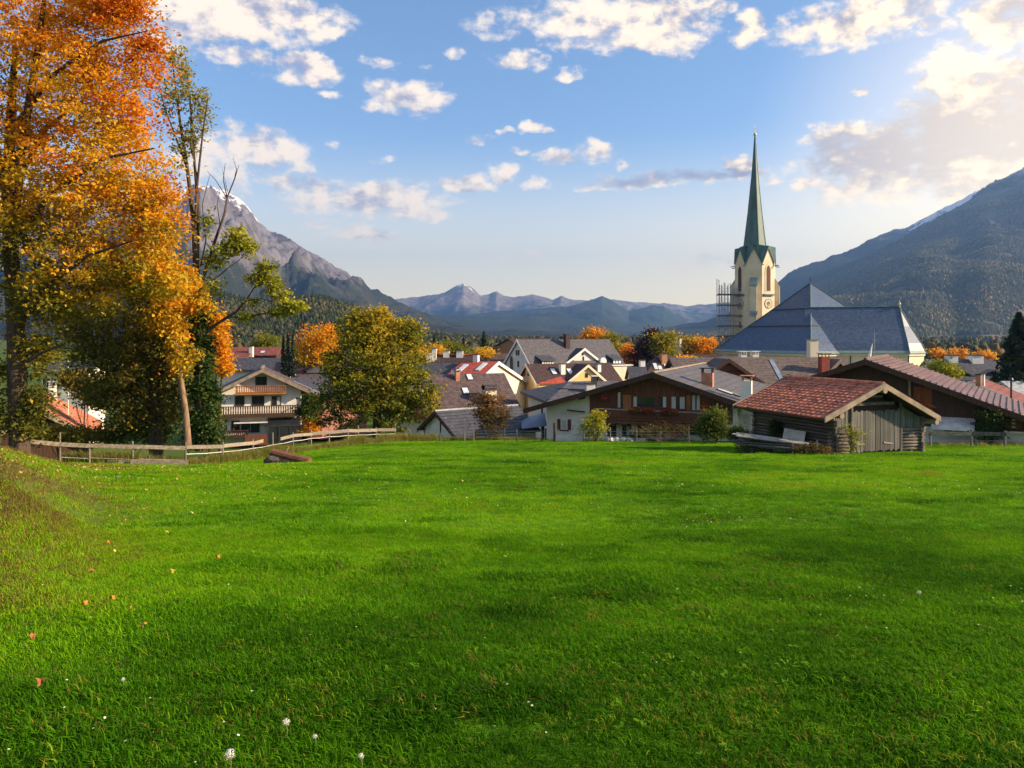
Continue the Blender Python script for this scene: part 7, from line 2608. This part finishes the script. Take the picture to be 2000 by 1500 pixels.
    for k, (px, w, lab, mm, hang) in enumerate(((1238, .95, 'flower box with orange flowers at the left of the chalet balcony rail', .9, 0), (1266, 1.05, 'fullest flower box with red flowers in front of the big chalet window', .5, 0), (1300, .8, 'flower box with pink flowers right of the chalet window post', .1, 0), (1316, .6, 'small flower box with coral flowers at the right of the balcony rail', .7, 0),
                                                (1182, .5, 'hanging basket of pink flowers under the chalet gable', .0, 1), (1375, .55, 'hanging pot of red flowers at the right-hand end of the balcony', .55, 1))):
        u, _ = F.front(px, 800, y)
        zz = zf + .80
        if hang: zz = F.front(px, 781 if px < 1200 else 798, y)[1]
        c = M @ Vector((u, y, zz))
        t = thing('flower_box' if not hang else 'hanging_basket', lab, 'flower box' if not hang else 'hanging basket', c, F.theta)
        if not hang:
            MB().box(-w / 2, w / 2, -.12, .12, -.2, 0).build('box', WOOD_DARK, t)
        else:
            MB().blob((0, 0, -.12), (.2, .2, .16), 8, 6, k, .05).build('basket', BARK, t)
            mb = MB()
            for j in range(3):
                a = j * 2.09
                mb.bar((math.cos(a) * .18, math.sin(a) * .18, -.05), (0, 0, .75), .012, .012)
            mb.bar((0, 0, .74), (0, 0, 1.3), .014, .014)
            mb.build('chain', METAL, t)
        n = int(300 * w)
        C = np.stack([rg.uniform(-w / 2, w / 2, n), rg.normal(-.02, .12, n), np.abs(rg.normal(.05, .13, n)) - .10], 1)
        leaves_mesh('foliage', C, .07, rg.uniform(.2, 1, n), L_BUSH, t, rg)
        n = int(130 * w)
        C = np.stack([rg.uniform(-w / 2, w / 2, n), rg.normal(-.06, .11, n), np.abs(rg.normal(.16, .12, n)) - .02], 1)
        leaves_mesh('blossom', C, .075, np.clip(rg.normal(mm, .15, n), 0, 1), L_FLOWER, t, rg)


meadow_things()


def village_furniture():
    # flagstaff or aerial by the church, lamp post seen through the leaves
    p = W(1708, 684, 100)
    t = thing('radio_mast', 'thin white aerial mast in front of the blue choir roof', 'aerial', (p.x, 100, 0))
    MB().tube([(0, 0, 0), (0, 0, W(0, 645, 100).z)], [.07, .03], 6).build('mast', STEEL, t)
    for z in (W(0, 652, 100).z, W(0, 664, 100).z):
        MB().bar((-.35, 0, z), (.35, 0, z), .04, .04).build('aerial_rod', STEEL, t)
    p = W(1700, 690, 96)
    t = thing('folded_parasol', 'white pointed folded parasol in front of the yellow church wall', 'parasol', (p.x, 96, 0))
    z0, z1 = W(0, 700, 96).z, W(0, 671, 96).z
    MB().tube([(-.4, 0, 0), (-.2, 0, z0)], .05, 6).build('pole', STEEL, t)
    MB().tube([(-.22, 0, z0 - .5), (-.1, 0, z0 + .3), (.25, 0, z1)], [.10, .20, .03], 8).build('cloth', WHITE, t)
    p = W(133, 746, 60)
    zb = max(0, float(gz(p.x, 60)))
    t = thing('flag_pole', 'thin white pole standing behind the orange-tiled cottage', 'pole', (p.x, 60, zb))
    MB().tube([(0, 0, 0), (0, 0, W(0, 708, 60).z - zb)], [.05, .04], 6).build('pole', WHITE, t)
    MB().blob((0, 0, W(0, 707, 60).z - zb), .09, 7, 5, 0, 0).build('finial', WHITE, t)
    p = W(1975, 0, 72)
    zb = max(0, float(gz(p.x, 72)))
    t = thing('roof_vent', 'dark metal flue pipe rising in front of the rusty roof', 'flue', (p.x, 72, zb))
    MB().tube([(0, 0, 0), (0, 0, W(0, 742, 72).z - zb)], .09, 8).build('pipe', METAL, t)
    MB().tube([(0, 0, W(0, 742, 72).z - zb), (0, 0, W(0, 738, 72).z - zb)], [.2, .12], 8).build('cowl', METAL, t)
    # blue-grey tarpaulin or canopy between shed and chalet
    a, b = W(1018, 820, 72), W(1066, 822, 71)
    zb = max(0, float(gz(a.x, 72)))
    t = thing('canopy_roof', 'pale blue-grey sheet roof between the shed and the chalet', 'canopy', (a.x, a.y, zb))
    z1, z0 = W(0, 812, 73).z - zb, W(0, 838, 69).z - zb
    w = b.x - a.x
    MB().hexa([(0, -3.2, z0), (w, -3.2, z0 + .3), (w, 1.5, z1 + .2), (0, 1.5, z1 - .4), (0, -3.2, z0 + .06), (w, -3.2, z0 + .36), (w, 1.5, z1 + .26), (0, 1.5, z1 - .34)]).build('sheet', mat('sheet_blue', (.17, .21, .28), (.12, .15, .21), 1, .5), t)
    for x in (.1, w - .1):
        MB().box(x - .07, x + .07, -3.1, -2.96, 0, z0 + .05).build('post', WOOD_DARK, t)
        MB().box(x - .07, x + .07, 1.2, 1.34, 0, z1 - .3).build('post', WOOD_DARK, t)


village_furniture()
